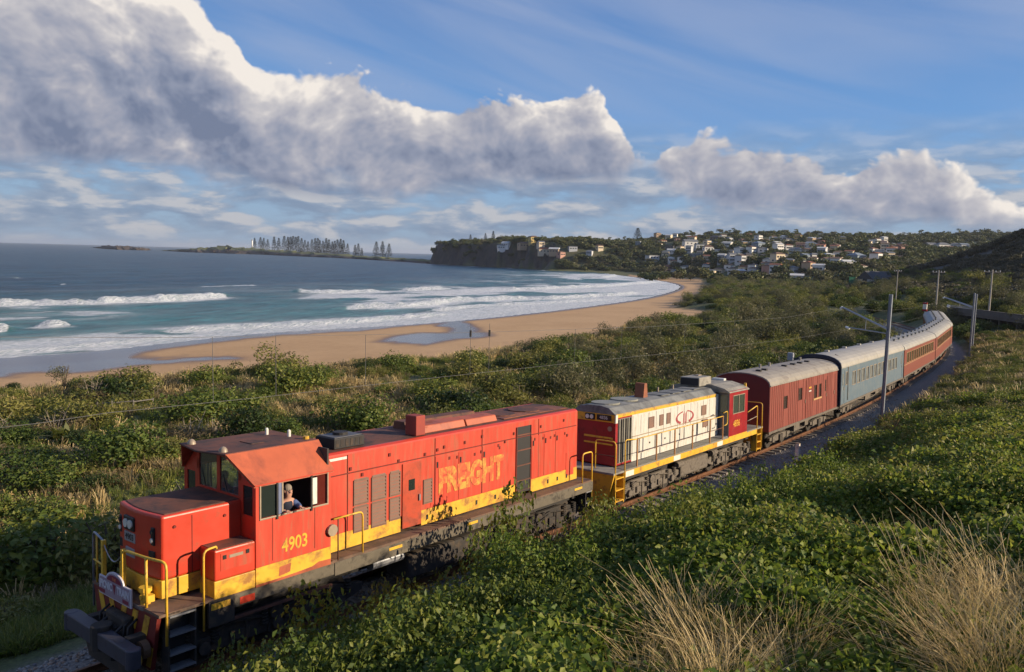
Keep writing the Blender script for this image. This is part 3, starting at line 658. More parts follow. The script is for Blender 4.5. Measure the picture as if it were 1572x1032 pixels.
for xx, zz in ((1.55, 2.9), (2.6, 2.9)): MB().cyl((xx, -.86, zz), (xx, -.885, zz), .03, 8).build('lifting_eye', M_seam, L1)
for yy in (-.55, -.40, .42, .58): MB().tube([(.97, yy, 1.2), (.80, yy * 1.02, 1.08), (.76, yy * 1.04, .72), (.88, yy, .52)], .024, 7).build('air_hose', M_soot, L1, smooth=True)
# side equipment boxes beside the nose
for sy in (-1, 1):
    y0, y1 = sorted((sy * .845, sy * 1.385))
    bxm = MB().box(2.07, 2.96, y0, y1, 1.80, 2.40).build('equipment_box', M_red, L1, bevel=.03)
    MB().box(2.065, 2.96, y0, y1, 1.45, 1.798).build('yellow_band', M_yel, L1, bevel=.012)
    MB().box(2.10, 2.93, y0 + .03, y1 - .03, 2.398, 2.412).build('box_top', M_rust, bxm)
    yo = sy * 1.392; dr = MB().box(2.2, 2.9, *sorted((sy * 1.384, yo)), 1.98, 2.32).build('door_panel', M_redside, bxm)
    for xx in (2.28, 2.78): MB().box(xx - .035, xx + .035, *sorted((yo, yo + sy * .012)), 2.2, 2.28).build('latch', M_black, dr)
    MB().box(2.38, 2.68, *sorted((yo, yo + sy * .006)), 2.2, 2.26).build('vent_grille', M_gframe, dr)
    rail_path('box_handrail', [(1.86, sy * 1.36, .9), (1.86, sy * 1.36, 2.46), (2.16, sy * 1.3, 2.46), (2.16, sy * 1.3, 2.4)], .022, M_yel2, L1)
# cab: walls as panels with real window openings
def wall_y(x0, x1, z0, z1, y, holes, th, sy):
    mb = MB(); xs = sorted({x0, x1} | {h[0] for h in holes} | {h[1] for h in holes}); zs = sorted({z0, z1} | {h[2] for h in holes} | {h[3] for h in holes})
    for a, b in zip(xs[:-1], xs[1:]):
        for c, d in zip(zs[:-1], zs[1:]):
            if any(h[0] <= a and b <= h[1] and h[2] <= c and d <= h[3] for h in holes): continue
            mb.box(a, b, *sorted((y, y - sy * th)), c, d)
    return mb
for sy in (-1, 1):
    Y = sy * 1.39
    w = wall_y(2.97, 4.83, 1.835, 3.54, Y, [(3.07, 4.74, 2.82, 3.49)], .05, sy).build('cab_side', M_redside, L1)
    MB().box(2.968, 4.832, *sorted((sy * 1.394, sy * 1.34)), 1.47, 1.832).build('yellow_band', M_yel, L1)
    # paint lost along the bottom edge
    bz = MB().add([(3.5, sy * 1.397, 1.53), (3.78, sy * 1.397, 1.56), (3.80, sy * 1.397, 1.74), (3.52, sy * 1.397, 1.72)], [(0, 1, 2, 3)])
    bz.prism([(2.97, 1.44), (4.83, 1.44), (4.83, 1.565), (4.5, 1.58), (4.35, 1.52), (4.0, 1.5), (3.6, 1.49), (2.97, 1.49)], *sorted((sy * 1.396, sy * 1.37)), 'y').build('paint_damage', M_orange, L1)
    fr = MB(); f = .035
    for a, b, c, d in ((3.05, 4.76, 2.785, 2.82), (3.05, 4.76, 3.49, 3.525), (3.05, 3.085, 2.82, 3.49), (4.725, 4.76, 2.82, 3.49)): fr.box(a, b, *sorted((sy * 1.375, sy * 1.41)), c, d)
    fr = fr.build('window_frame', M_gframe, L1, bevel=.006)
    MB().box(3.085, 3.44, *sorted((sy * 1.375, sy * 1.382)), 2.83, 3.48).build('pane', M_glass, fr)
    MB().box(3.44, 3.48, *sorted((sy * 1.37, sy * 1.42)), 2.74, 3.52).build('window_post', M_black, fr)
    MB().box(3.50, 3.57, *sorted((sy * 1.375, sy * 1.395)), 2.83, 3.48).build('pane_edge', mat('pale_blue_glass', (.18, .21, .33), .2), fr)
    MB().box(3.585, 3.62, *sorted((sy * 1.365, sy * 1.39)), 2.83, 3.48).build('sash_edge', M_gframe, fr)
    MB().box(4.29, 4.33, *sorted((sy * 1.37, sy * 1.42)), 2.74, 3.52).build('window_post', M_black, fr)
    MB().box(4.34, 4.47, *sorted((sy * 1.365, sy * 1.385)), 2.86, 3.43).build('white_panel', M_white, fr)
    MB().box(4.47, 4.725, *sorted((sy * 1.35, sy * 1.36)), 2.83, 3.48).build('pane', mat('reddish_glass', (.10, .018, .014), .15), fr)
    MB().box(3.35, 3.36, *sorted((Y, Y + sy * .006)), 1.9, 2.78).build('panel_seam', M_seam, w); MB().box(4.40, 4.41, *sorted((Y, Y + sy * .006)), 1.9, 2.78).build('panel_seam', M_seam, w)
    no = text_part('number', '4903', .40, M_yel, w, mtx(3.90, sy * 1.3925, 2.13, '-y' if sy < 0 else '+y'), .003, .82, .006)
    # lower skirt below the cab
    MB().box(2.5, 4.95, *sorted((sy * 1.37, sy * 1.30)), 1.16, 1.44).build('skirt', M_sill, L1, bevel=.02)
# cab front wall with windscreen and corner windows
Fx = 2.975
fw_ = MB()
for (y0, y1, z0, z1) in ((-1.34, -.86, 2.4, 2.86), (-1.34, -1.27, 2.86, 3.54), (-.93, -.86, 2.86, 3.54), (-1.27, -.93, 3.46, 3.54), (.86, 1.34, 2.4, 2.86), (1.27, 1.34, 2.86, 3.54), (.86, .93, 2.86, 3.54), (.93, 1.27, 3.46, 3.54), (-.86, .86, 2.9, 3.2), (-.06, .06, 3.2, 3.93), (-.86, -.76, 3.2, 3.75), (.76, .86, 3.2, 3.75), (-1.34, 1.34, 3.93, 3.98)):
    if z1 > 3.9 and abs(y0) > 1: y0, y1 = -.98, .98
    fw_.box(Fx, Fx + .05, y0, y1, z0, z1)
fw_.prism([(-1.34, 3.54), (-.76, 3.54), (-.76, 3.93), (-.95, 3.93)], Fx, Fx + .05, 'x').prism([(1.34, 3.54), (.76, 3.54), (.76, 3.93), (.95, 3.93)], Fx, Fx + .05, 'x')
fw_.build('cab_front', M_red, L1)
for y0, y1 in ((-.76, -.06), (.06, .76)):
    MB().box(Fx + .02, Fx + .028, y0, y1, 3.2, 3.93).build('windscreen', mat('windscreen_glass', (.80, .86, .84), .03, trans=.93, spec=.8, var=.02), L1)
for sy in (-1, 1):
    MB().box(Fx + .02, Fx + .028, *sorted((sy * .93, sy * 1.27)), 2.86, 3.46).build('corner_window', M_glass, L1)
MB().box(2.98, 3.03, -1.33, 1.33, 1.6, 2.4).build('cab_bulkhead', M_red, L1)
MB().box(4.78, 4.82, -1.33, 1.33, 1.6, 4.0).build('cab_rear_wall', M_int, L1)
MB().box(3.03, 4.78, -1.33, 1.33, 1.58, 1.64).build('cab_floor', M_int, L1)
MB().box(3.05, 3.5, -1.1, -.2, 1.64, 2.7).build('control_desk', M_int, L1, bevel=.04)
# cab roof: flat rusty top, sloping faded sides, visor forward
roof = MB().add([(2.55, -.87, 4.13), (4.86, -.89, 4.14), (4.86, .89, 4.14), (2.55, .87, 4.13), (2.42, 0, 4.10)], [(0, 1, 2, 3, 4)])
rv = MB().prism([(-.9, 4.095), (.9, 4.095), (.9, 4.135), (-.9, 4.135)], 2.6, 4.87, 'x')
rv.add([(2.6, -.9, 4.095), (2.6, .9, 4.095), (2.6, .9, 4.135), (2.6, -.9, 4.135), (2.46, 0, 4.08), (2.46, 0, 4.12)], [(0, 4, 1), (3, 2, 5), (0, 3, 5, 4), (1, 4, 5, 2)])
rv.build('cab_roof', M_rust, L1, bevel=.012)
for sy in (-1, 1):
    v = [(2.62, sy * .895, 4.13), (4.87, sy * .895, 4.13), (4.89, sy * 1.43, 3.53), (2.93, sy * 1.43, 3.53)]
    v2 = [(a, b - sy * .03, c - .045) for a, b, c in v]
    MB().add(v + v2, [(0, 1, 2, 3) if sy > 0 else (3, 2, 1, 0), (4, 7, 6, 5) if sy > 0 else (5, 6, 7, 4), (0, 4, 5, 1), (1, 5, 6, 2), (2, 6, 7, 3), (3, 7, 4, 0)]).build('roof_slope', M_orange, L1, bevel=.01)
    MB().box(2.93, 4.9, *sorted((sy * 1.405, sy * 1.435)), 3.505, 3.53).build('rain_strip', M_red, L1)
for yy, xx in ((-.62, 2.72), (.62, 2.72)):
    MB().add([(xx + .09 * math.cos(a) * math.cos(b), yy + .1 * math.sin(a) * math.cos(b), 4.135 + .11 * math.sin(b)) for b in (0, .5, 1.0, 1.5) for a in np.linspace(0, 2 * math.pi, 10, False)], [(i * 10 + k, i * 10 + (k + 1) % 10, (i + 1) * 10 + (k + 1) % 10, (i + 1) * 10 + k) for i in range(3) for k in range(10)]).build('roof_lamp_dome', M_gframe, L1, smooth=True)
for xx, yy in ((4.45, .45), (4.65, -.12)): MB().cyl((xx, yy, 4.13), (xx, yy, 4.26), .04, 10).cyl((xx, yy, 4.26), (xx, yy, 4.29), .04, 10, .02).build('roof_antenna', M_white, L1, smooth=False)
MB().cyl((4.72, -.65, 4.13), (4.72, -.65, 4.2), .07, 10).build('roof_antenna', M_yel, L1); MB().box(3.55, 3.85, -.35, .1, 4.136, 4.15).build('roof_hatch', M_rust, L1)
# long hood
HW = .985
sb = MB().box(4.87, 14.97, -HW, HW, 1.905, 3.70).build('hood', M_redside, L1)
hd = MB().prism([(-HW, 3.70), (-HW + .02, 3.735), (-HW + .09, 3.77), (HW - .09, 3.77), (HW - .02, 3.735), (HW, 3.70)], 4.88, 14.965, 'x').build('hood_edge', M_red, L1)
MB().prism([(-.86, 3.768), (-.4, 3.80), (.4, 3.80), (.86, 3.768)], 4.9, 14.93, 'x').build('hood_roof', M_rust, L1)
for sy in (-1, 1):
    Y = sy * HW; yb = sy * (HW + .004); o = sy
    for a, b in ((4.87, 7.28), (7.99, 11.79), (12.53, 14.975)): MB().box(a, b, *sorted((yb, sy * .9)), 1.52, 1.903).build('yellow_band', M_yel, L1)
    def door(x0, x1, z0, z1, mt=M_redside, t=.012, latch=True):
        d = MB().box(x0 + .008, x1 - .008, *sorted((Y, Y + o * t)), z0, z1).build('door_panel', mt, L1, bevel=.004)
        if latch:
            MB().box(x0 + .05, x0 + .09, *sorted((Y + o * t, Y + o * (t + .02))), (z0 + z1) / 2 + .35, (z0 + z1) / 2 + .5).build('latch', M_soot, d)
            MB().box(x1 - .07, x1 - .02, *sorted((Y + o * t, Y + o * (t + .015))), z1 - .16, z1 - .08).build('hinge', M_seam, d)
        return d
    for x0, x1 in ((8.48, 9.34), (9.36, 10.30), (10.32, 11.10), (12.56, 13.16), (13.18, 13.75), (13.77, 14.3)): door(x0, x1, 1.93, 3.20)
    dd = MB().box(14.36, 14.78, *sorted((Y, Y + o * .012)), 1.7, 2.45).build('door_panel', M_redside, L1, bevel=.01)
    MB().box(4.9, 14.9, *sorted((Y, Y + o * .018)), 3.245, 3.27).build('drip_strip', M_seam, L1)
    for xx in (5.62, 8.47, 10.31, 12.9): MB().box(xx - .008, xx + .008, *sorted((Y, Y + o * .014)), 1.92, 3.69).build('panel_seam', M_seam, L1)
    for x0, x1, z0, z1 in ((5.79, 6.24, 2.46, 3.06), (5.79, 6.24, 1.82, 2.42), (6.33, 6.80, 2.46, 3.04), (6.33, 6.80, 1.82, 2.42), (6.90, 7.26, 2.46, 3.04), (6.90, 7.26, 1.86, 2.42), (8.05, 8.37, 2.05, 2.68)):
        louvre(L1, x0, x1, z0, z1, Y, M_louv, sy=sy, pitch=.085)
    dr = MB().box(7.32, 7.96, *sorted((Y, Y + o * .03)), 1.58, 3.2).build('engine_room_door', mat('darker_red_door', (.46, .058, .022), .5, 0, .15, 2, (.25, .05, .025), .4), L1, bevel=.006)
    MB().box(7.52, 7.73, *sorted((Y + o * .03, Y + o * .036)), 2.5, 2.78).build('window', M_glass, dr); MB().box(7.86, 7.9, *sorted((Y + o * .03, Y + o * .07)), 2.2, 2.36).build('handle', M_steel, dr)
    # radiator shutter bay
    rb = MB().box(11.82, 12.50, *sorted((Y - o * .0, Y + o * .01)), 1.6, 3.56).build('radiator_opening', M_soot, L1)
    for z in (3.3, 2.85, 2.4, 1.95, 1.66): MB().box(11.84, 12.48, *sorted((Y + o * .01, Y + o * .035)), z, z + .035).build('bar', M_rust, rb)
    for xx in (11.81, 12.49): MB().box(xx, xx + .03, *sorted((Y, Y + o * .03)), 1.6, 3.56).build('jamb', M_seam, rb)
    for xx, zz in ((5.7, 3.35), (6.05, 3.16), (6.9, 3.5), (7.2, 3.3), (8.1, 3.33), (8.55, 3.38), (8.8, 3.42), (9.0, 3.1), (9.6, 3.43), (10.0, 3.05), (10.3, 3.5), (11.0, 3.15), (11.3, 3.22), (13.0, 3.45), (13.5, 3.05), (14.2, 3.5), (11.7, 3.4), (12.7, 3.1), (14.4, 3.0)):
        MB().box(xx - .03, xx + .03, *sorted((Y + o * .002, Y + o * .025)), zz - .04, zz + .04).build('latch', M_seam, L1)
    for xx in (8.2, 9.1, 10.1, 10.9, 11.5, 13.4, 13.9, 14.4): MB().box(xx - .03, xx + .03, *sorted((yb, yb + o * .015)), 1.64, 1.76).build('latch', M_soot, L1)
MB().box(4.95, 5.6, -.987, -.98, 3.6, 3.66).build('white_strip', M_white, L1)  # thin white strip high on the near hood side, behind the cab
# flaking yellow wordmark
mw = bpy.data.materials.new('flaking_yellow_letters'); mw.use_nodes = True; T = NT(mw.node_tree)
nn = T.noise(T.n('ShaderNodeTexCoord').outputs['Object'], 3.2, 8, .7, .5)
T.n('ShaderNodeOutputMaterial', Surface=T.n('ShaderNodeBsdfPrincipled', Base_Color=T.mix(T.mr(nn, .40, .56), (.58, .33, .05), (.53, .09, .03)), Roughness=.6))
text_part('wordmark', 'FREIGHT', .86, mw, L1, mtx(9.9, -1.003, 2.50, '-y'), .003, .78, .055)
# roof equipment
vb = MB().box(5.45, 6.35, -.72, -.02, 3.79, 4.04).build('roof_vent', M_soot, L1, bevel=.02)
MB().box(5.5, 6.3, -.67, -.07, 4.04, 4.055).build('fan_grille', mat('grille_grey', (.10, .10, .11), .6), vb)
for k in range(6): MB().box(5.5 + k * .14, 5.58 + k * .14, -.727, -.72, 3.83, 4.0).build('louvre_slot', M_dark, vb)
MB().cyl((5.9, -.37, 4.05), (5.9, -.37, 4.12), .18, 14).build('fan_hub', M_soot, vb)
MB().box(7.95, 8.28, -.82, -.42, 3.79, 4.30).build('exhaust_stack', mat('rusty_red_stack', (.30, .045, .03), .7, 0, .2, 4), L1, bevel=.02)
MB().prism([(-.66, 3.78), (-.58, 3.97), (-.1, 3.99), (.0, 3.80)], 8.32, 10.0, 'x').build('roof_duct', M_orange, L1, bevel=.02); MB().prism([(-.66, 3.78), (-.58, 3.95), (-.1, 3.97), (.0, 3.80)], 10.06, 11.35, 'x').build('roof_duct', M_orange, L1, bevel=.02)
MB().prism([(.05, 3.79), (.1, 4.0), (.5, 4.0), (.55, 3.79)], 8.4, 11.2, 'x').build('roof_duct', M_rust, L1, bevel=.02)
for xx in (12.2, 13.4): MB().cyl((xx, 0, 3.79), (xx, 0, 3.84), .5, 20).build('radiator_fan_cover', M_rust, L1)
MB().box(11.6, 14.8, -.7, .1, 3.795, 3.81).build('roof_panel', mat('patchy_roof', (.30, .10, .05), .75, 0, .3, 2, (.11, .05, .04), .5, 1.5), L1)
# walkway and frame
MB().box(.98, 15.35, -1.37, 1.37, 1.42, 1.475).build('walkway_deck', M_deck, L1)
for sy in (-1, 1):
    MB().box(4.95, 15.35, *sorted((sy * 1.385, sy * 1.33)), 1.13, 1.43).build('side_sill', M_sill, L1, bevel=.015)
    MB().box(1.95, 2.5, *sorted((sy * 1.385, sy * 1.3)), .92, 1.44).build('step_well_frame', M_dark, L1, bevel=.01)
    MB().box(2.0, 2.4, *sorted((sy * 1.39, sy * 1.386)), 1.26, 1.38).build('yellow_patch', M_yel, L1); MB().box(2.62, 2.95, *sorted((sy * 1.38, sy * 1.372)), 1.2, 1.34).build('red_patch', M_red, L1)
    MB().box(1.95, 4.9, *sorted((sy * 1.36, sy * 1.30)), .92, .97).build('lower_rail', M_rust, L1)
    for xx in (6.55, 9.3, 14.3): MB().box(xx, xx + .42, *sorted((sy * 1.388, sy * 1.386)), 1.30, 1.37).build('yellow_patch', M_yel, L1)
    MB().box(4.9, 8.0, *sorted((sy * 1.0, sy * 1.37)), 1.476, 1.49).build('walkway_mat', M_deck, L1)
    rail_path('handrail', [(4.9, sy * 1.40, 2.42), (5.76, sy * 1.36, 2.42), (5.76, sy * 1.36, 1.46)], .022, M_yel2, L1)
    rail_path('handrail_post', [(5.05, sy * 1.37, 2.42), (5.05, sy * 1.37, 1.46)], .016, M_rust, L1)
    MB().cyl((4.84, sy * 1.39, 2.2), (4.84, sy * 1.46, 2.2), .13, 12).build('mirror', M_gframe, L1)
    rail_path('handrail', [(14.75, sy * 1.36, 1.46), (14.75, sy * 1.36, 2.4), (15.3, sy * 1.36, 2.4), (15.3, sy * 1.36, .7)], .024, M_yel2, L1)
    # underframe tanks
    MB().box(7.35, 10.6, *sorted((sy * .35, sy * 1.22)), .32, .95).build('fuel_tank', M_dust if False else M_dark, L1, bevel=.08)
    MB().cyl((6.2, sy * 1.1, 1.0), (7.2, sy * 1.1, 1.0), .14, 12).build('air_tank', M_steel, L1)
MB().box(1.3, 15.2, -.9, .9, .85, 1.42).build('main_frame', M_soot, L1)
bogie(L1, 3.6, (-1.65, 0, 1.65), M_dark); bogie(L1, 12.7, (-1.65, 0, 1.65), M_dark)
# front end: pilot with chevrons, steps, coupler, buffer beam, rails, sign
pl = MB().prism([(-1.3, 1.42), (1.3, 1.42), (1.05, .35), (-1.05, .35)], .98, 1.06, 'x').build('pilot_plate', mat('chevron_dark_red', (.16, .018, .014), .6, 0, .25, 5), L1)
for s0 in (-1.05, -.6, -.15, .30, .75):
    for d in (1,):
        a = s0; pr = [(a, 1.36), (a + .2, 1.36), (a + .34, .98), (a + .14, .98)] if s0 < -.1 else [(a + .14, 1.36), (a + .34, 1.36), (a + .2, .98), (a, .98)]
        MB().prism(pr, .972, .98, 'x').build('chevron_stripe', M_yel, pl)
for s0 in (-1.15, .85): MB().prism([(s0, .8), (s0 + .16, .8), (s0 + .28, .4), (s0 + .12, .4)], .972, .98, 'x').build('chevron_stripe', M_yel, pl)
# bowed platform lip
MB().prism([(1.4, -1.37), (1.12, -1.37), (.96, -.7), (.93, 0), (.96, .7), (1.12, 1.37), (1.4, 1.37)], 1.40, 1.47, 'z').build('front_platform', mat('platform_grey', (.20, .17, .15), .7, 0, .25, 4, (.10, .06, .05), .4), L1, bevel=.01)
cp = MB().box(.55, .98, -.14, .14, .74, 1.0).cyl((.56, 0, .62), (.56, 0, 1.08), .2, 12).build('coupler', M_dark, L1, bevel=.02)
MB().box(.80, .99, -.42, .42, .55, 1.2).build('coupler_pocket', M_dark, L1, bevel=.05)
bb = MB().prism([(.42, -1.2), (.46, -1.32), (.56, -1.42), (.62, -1.42), (.66, -1.25), (.70, 1.25), (.62, 1.42), (.56, 1.42), (.46, 1.32), (.42, 1.2)], .68, .99, 'z').build('buffer_beam', M_blue_g, L1, bevel=.035, seg=3)
for sy in (-1, 1):
    MB().cyl((.54, sy * 1.29, .64), (.54, sy * 1.29, .995), .135, 18).build('rounded_beam_end', M_blue_g, bb, bevel=.02)
    MB().box(.66, 1.0, sy * .78 - .1, sy * .78 + .1, .68, 1.0).build('beam_bracket', M_dark, L1, bevel=.01)
    MB().tube([(.9, sy * .3, 1.1), (.62, sy * .34, .95), (.58, sy * .36, .5), (.8, sy * .3, .4)], .03, 8).build('brake_hose', M_soot, L1, smooth=True)
# snow-plough shaped guard under the beam
MB().prism([(-1.15, .62), (1.15, .62), (.9, .16), (-.9, .16)], .70, .75, 'x').build('obstacle_guard', M_dark, L1)
MB().cyl((.80, -1.0, .78), (.93, -1.0, .78), .17, 12).build('jumper_socket', mat('socket_brown', (.14, .075, .04), .7), L1)
cap = MB().cyl((.72, -.97, .62), (.80, -.97, .62), .13, 12).build('hose_cap', M_yel2, L1)
vb2 = MB().cyl((1.1, -.62, 1.47), (1.1, -.62, 1.72), .09, 12).cyl((1.1, -.62, 1.72), (1.1, -.62, 1.80), .12, 12).box(1.02, 1.18, -.82, -.7, 1.55, 1.68).cyl((1.0, -.62, 1.62), (1.2, -.62, 1.62), .05, 8).build('brake_valve', M_yel2, L1)
MB().cyl((1.02, -.15, 1.47), (1.02, -.15, 1.66), .05, 10).build('coupling_lever_bracket', M_yel2, L1)
R1 = .026
rail_path('front_handrail', [(1.13, -1.36, .86), (1.13, -1.36, 2.42), (1.02, -.82, 2.42), (.95, -.06, 2.42), (.95, -.06, 1.47)], .026, M_yel2, L1)
rail_path('handrail_post', [(1.02, -.82, 2.42), (1.02, -.82, 1.47)], .028, M_yel2, L1); MB().box(.91, .99, -.10, -.02, 1.47, 2.44).build('handrail_post', M_yel2, L1, bevel=.01)
MB().box(.91, .99, .74, .82, 1.47, 2.44).build('handrail_post', M_yel2, L1, bevel=.01)
rail_path('front_handrail', [(.95, .78, 2.42), (1.0, 1.36, 2.5), (1.0, 1.36, .95)], .022, M_steel, L1); rail_path('handrail_post', [(1.0, 1.2, 2.45), (1.0, 1.2, 1.47)], .02, M_yel2, L1)
rail_path('front_handrail', [(.97, .8, 1.9), (1.0, 1.34, 1.92)], .018, M_yel2, L1)
MB().tube([(.95, -.06 + t * .84, 2.38 - .28 * math.sin(t * math.pi)) for t in np.linspace(0, 1, 9)], .012, 6).build('safety_chain', M_steel, L1)
for sy in (-1, 1):
    st = MB()
    for xx in (1.16, 1.68): st.box(xx, xx + .03, *sorted((sy * 1.36, sy * 1.10)), .3, 1.42)
    st = st.build('step_ladder', M_dark, L1)
    for z in (1.36, 1.0, .64, .34): MB().box(1.18, 1.69, *sorted((sy * 1.38, sy * 1.14)), z, z + .035).build('tread', M_steel, st)
    MB().box(1.18, 1.9, *sorted((sy * 1.12, sy * 1.1)), .3, 1.42).build('step_backing', M_soot, L1)
# train headboard
SG = tag(empty('headboard_sign'), 'white headboard reading PICNIC TRAIN with an arched top, fixed to the front of locomotive 4903', 'sign')
SG.matrix_world = L1.matrix_world @ Matrix.Translation((.86, .12, 1.42)) @ Matrix.Rotation(math.pi, 4, 'Z') @ Matrix.Rotation(math.pi, 4, 'Z')
w2 = .66
out = [(-w2, 0), (w2, 0), (w2, .36), (.36, .36)] + [(.36 * math.cos(t), .36 + .17 * math.sin(t)) for t in np.linspace(.2, math.pi - .2, 9)] + [(-.36, .36), (-w2, .36)]
M_sw = mat('sign_white', (.62, .60, .66), .5, 0, .05, 4); M_sr = mat('sign_crimson', (.22, .02, .05), .5)
MB().prism(out, 0, .03, 'x').build('board', M_sw, SG)
inn = [(a * .93, b * .90 + .018) for a, b in out]
MB().prism(inn, -.006, 0, 'x').build('face', mat('sign_face', (.34, .25, .30), .5), SG)
MB().prism([(.30 * math.cos(t), .345 + .125 * math.sin(t)) for t in np.linspace(0, math.pi, 10)], -.010, -.006, 'x').build('arch', M_sr, SG)
text_part('lettering', 'THE', .09, mat('sign_orange', (.75, .25, .10), .5), SG, mtx(-.012, 0, .395, '-x'), .002)
text_part('lettering', 'PICNIC', .20, M_sw, SG, mtx(-.010, .34, .215, '-x'), .003, .80, .008); text_part('lettering', 'TRAIN', .20, M_sw, SG, mtx(-.010, -.36, .215, '-x'), .003, .84, .008)
for yy in (.52, -.46): MB().box(-.010, -.006, yy - .12, yy + .12, .04, .11).build('crimson_block', M_sr, SG)
MB().prism([(.06, .30), (.0, .10), (-.06, .30)], -.010, -.006, 'x').build('emblem', M_sr, SG)

# ---- people in the cab
M_skin = mat('skin', (.58, .31, .22), .5, 0, .05, 8); M_navy = mat('navy_cloth', (.012, .016, .035), .85); M_sleeve = mat('blue_sleeve', (.075, .115, .26), .85); M_hair = mat('grey_hair', (.25, .21, .17), .9)
def skin_obj(name, pts, edges, rad, mt, parent=None, sub=2):
    me = bpy.data.meshes.new(name); me.from_pydata(pts, edges, []); me.materials.append(mt)
    o = bpy.data.objects.new(name, me); COL.objects.link(o)
    if parent: o.parent = parent
    sk = o.modifiers.new('Skin', 'SKIN'); sk.use_smooth_shade = True
    for i, r in enumerate(rad): me.skin_vertices[0].data[i].radius = (r, r)
    me.skin_vertices[0].data[0].use_root = True
    s = o.modifiers.new('Subdivision', 'SUBSURF'); s.levels = sub; s.render_levels = sub; return o
def person(loc, rz, label, jacket, sleeve, lean=.18):
    # sits facing local -y (out of the window), left arm on the sill
    root = tag(empty('person'), label, 'person'); root.matrix_world = L1.matrix_world @ Matrix.Translation(loc) @ Matrix.Rotation(rz, 4, 'Z')
    pelvis = (0, .12, .0); P = [pelvis, (0, .06, .20), (0, 0 - lean * .4, .40), (0, -lean * .7, .56), (0, -lean * .85, .64), (0, -lean, .72), (0, -lean - .01, .82),
         (.17, -lean * .6, .53), (.24, -lean - .02, .44), (.15, -lean - .22, .45), (-.17, -lean * .6, .53), (-.22, -lean * .6, .40), (-.18, -lean - .16, .43),
         (.09, .10, -.22), (.10, .08, -.50), (.10, .12, -.85), (-.09, .10, -.22), (-.10, .08, -.50), (-.10, .12, -.85)]
    E_ = [(0, 1), (1, 2), (2, 3), (3, 4), (4, 5), (5, 6), (3, 7), (7, 8), (8, 9), (3, 10), (10, 11), (11, 12), (0, 13), (13, 14), (14, 15), (0, 16), (16, 17), (17, 18)]
    body = skin_obj('body', P, E_, [.15, .14, .165, .15, .06, .088, .085, .07, .048, .03, .07, .048, .03, .09, .065, .045, .09, .065, .045], M_skin, root)
    for sx in (-1, 1):
        wv = Vector(P[9] if sx > 0 else P[12]); base = wv + Vector((0, -.05, 0))
        pts = [tuple(wv), tuple(base)]; ed = [(0, 1)]; rd = [.028, .032]
        for k, (fx, ln) in enumerate(((-.03, .06), (-.01, .075), (.012, .07), (.032, .055))):
            i = len(pts); pts += [tuple(base + Vector((fx, -.03, 0))), tuple(base + Vector((fx * 1.1, -.03 - ln * .6, -.005))), tuple(base + Vector((fx * 1.1, -.03 - ln, -.03)))]; ed += [(1, i), (i, i + 1), (i + 1, i + 2)]; rd += [.011, .009, .008]
        i = len(pts); pts += [tuple(base + Vector((-sx * .045, .0, .0))), tuple(base + Vector((-sx * .06, -.03, -.01)))]; ed += [(1, i), (i, i + 1)]; rd += [.012, .009]
        skin_obj('hand', pts, ed, rd, M_skin, root, 1)
    skin_obj('jacket', P[:4] + [tuple(Vector(P[3]) + Vector((0, -.01, .05)))], [(0, 1), (1, 2), (2, 3), (3, 4)], [.165, .165, .185, .165, .085], jacket, root)
    for a, b, c in ((7, 8, 9), (10, 11, 12)): skin_obj('sleeve', [P[a], P[b], tuple(Vector(P[b]).lerp(Vector(P[c]), .8))], [(0, 1), (1, 2)], [.088, .064, .046], sleeve, root)
    hd = Vector(P[6]); hy = hd.y
    hair = MB()
    bm = bmesh.new(); bmesh.ops.create_uvsphere(bm, u_segments=14, v_segments=10, radius=1)
    for v in bm.verts: v.co = Vector((v.co.x * .092, v.co.y * .088, v.co.z * .085)) + hd + Vector((0, .040, .030))
    me = bpy.data.meshes.new('hair'); bm.to_mesh(me); bm.free(); me.materials.append(M_hair); ho = bpy.data.objects.new('hair', me); COL.objects.link(ho); ho.parent = root
    MB().prism([(hy - .118, hd.z - .045), (hy - .085, hd.z - .05), (hy - .085, hd.z + .005)], -.014, .014, 'x').build('nose', M_skin, root, bevel=.004)
    for sx in (-1, 1):
        MB().cyl((sx * .032, hy - .082, hd.z + .005), (sx * .032, hy - .092, hd.z + .005), .012, 8).build('eye', M_black, root)
        MB().cyl((sx * .084, hy + .02, hd.z - .03), (sx * .096, hy + .02, hd.z - .03), .026, 8).build('ear', M_skin, root)
    MB().box(-.025, .025, hy - .09, hy - .084, hd.z - .07, hd.z - .062).build('mouth', mat('lips', (.25, .08, .06), .5), root)
    return root
person((3.83, -1.0, 2.44), 0, 'grey-haired crew member in a navy vest leaning out of the cab window of 4903', M_navy, M_sleeve, .26)
person((3.45, .45, 2.55), R(-75), 'crew member in blue seated behind the windscreen of locomotive 4903', M_sleeve, M_sleeve, .1)

# ---- second locomotive, white, crimson and yellow
L2, _ = vehicle('diesel_locomotive', 16.62, 30.0, 'white crimson and yellow diesel locomotive coupled behind the orange red one', 'locomotive')
M_w2 = mat('white_hood', (.60, .58, .53), .5, 0, .08, 2, (.34, .27, .20), .25, 2.5, streak=True)
M_crim = mat('crimson_paint', (.30, .012, .018), .4, 0, .12, 3, (.14, .01, .012), .2)
M_y3 = mat('golden_yellow', (.72, .40, .03), .5, 0, .12, 3, (.30, .15, .04), .3, 4)
M_groof = mat('grey_roof', (.20, .205, .20), .75, 0, .2, 1.5, (.10, .10, .10), .45, 1.6)
M_groof2 = mat('tan_grey_roof', (.30, .28, .24), .8, 0, .2, 2, (.16, .15, .13), .4)
M_lr = mat('shutter_grey', (.20, .19, .16), .7, 0, .2, 4)
h2 = .88
MB().box(2.0, 9.1, -h2, h2, 1.47, 3.20).build('hood', M_w2, L2)
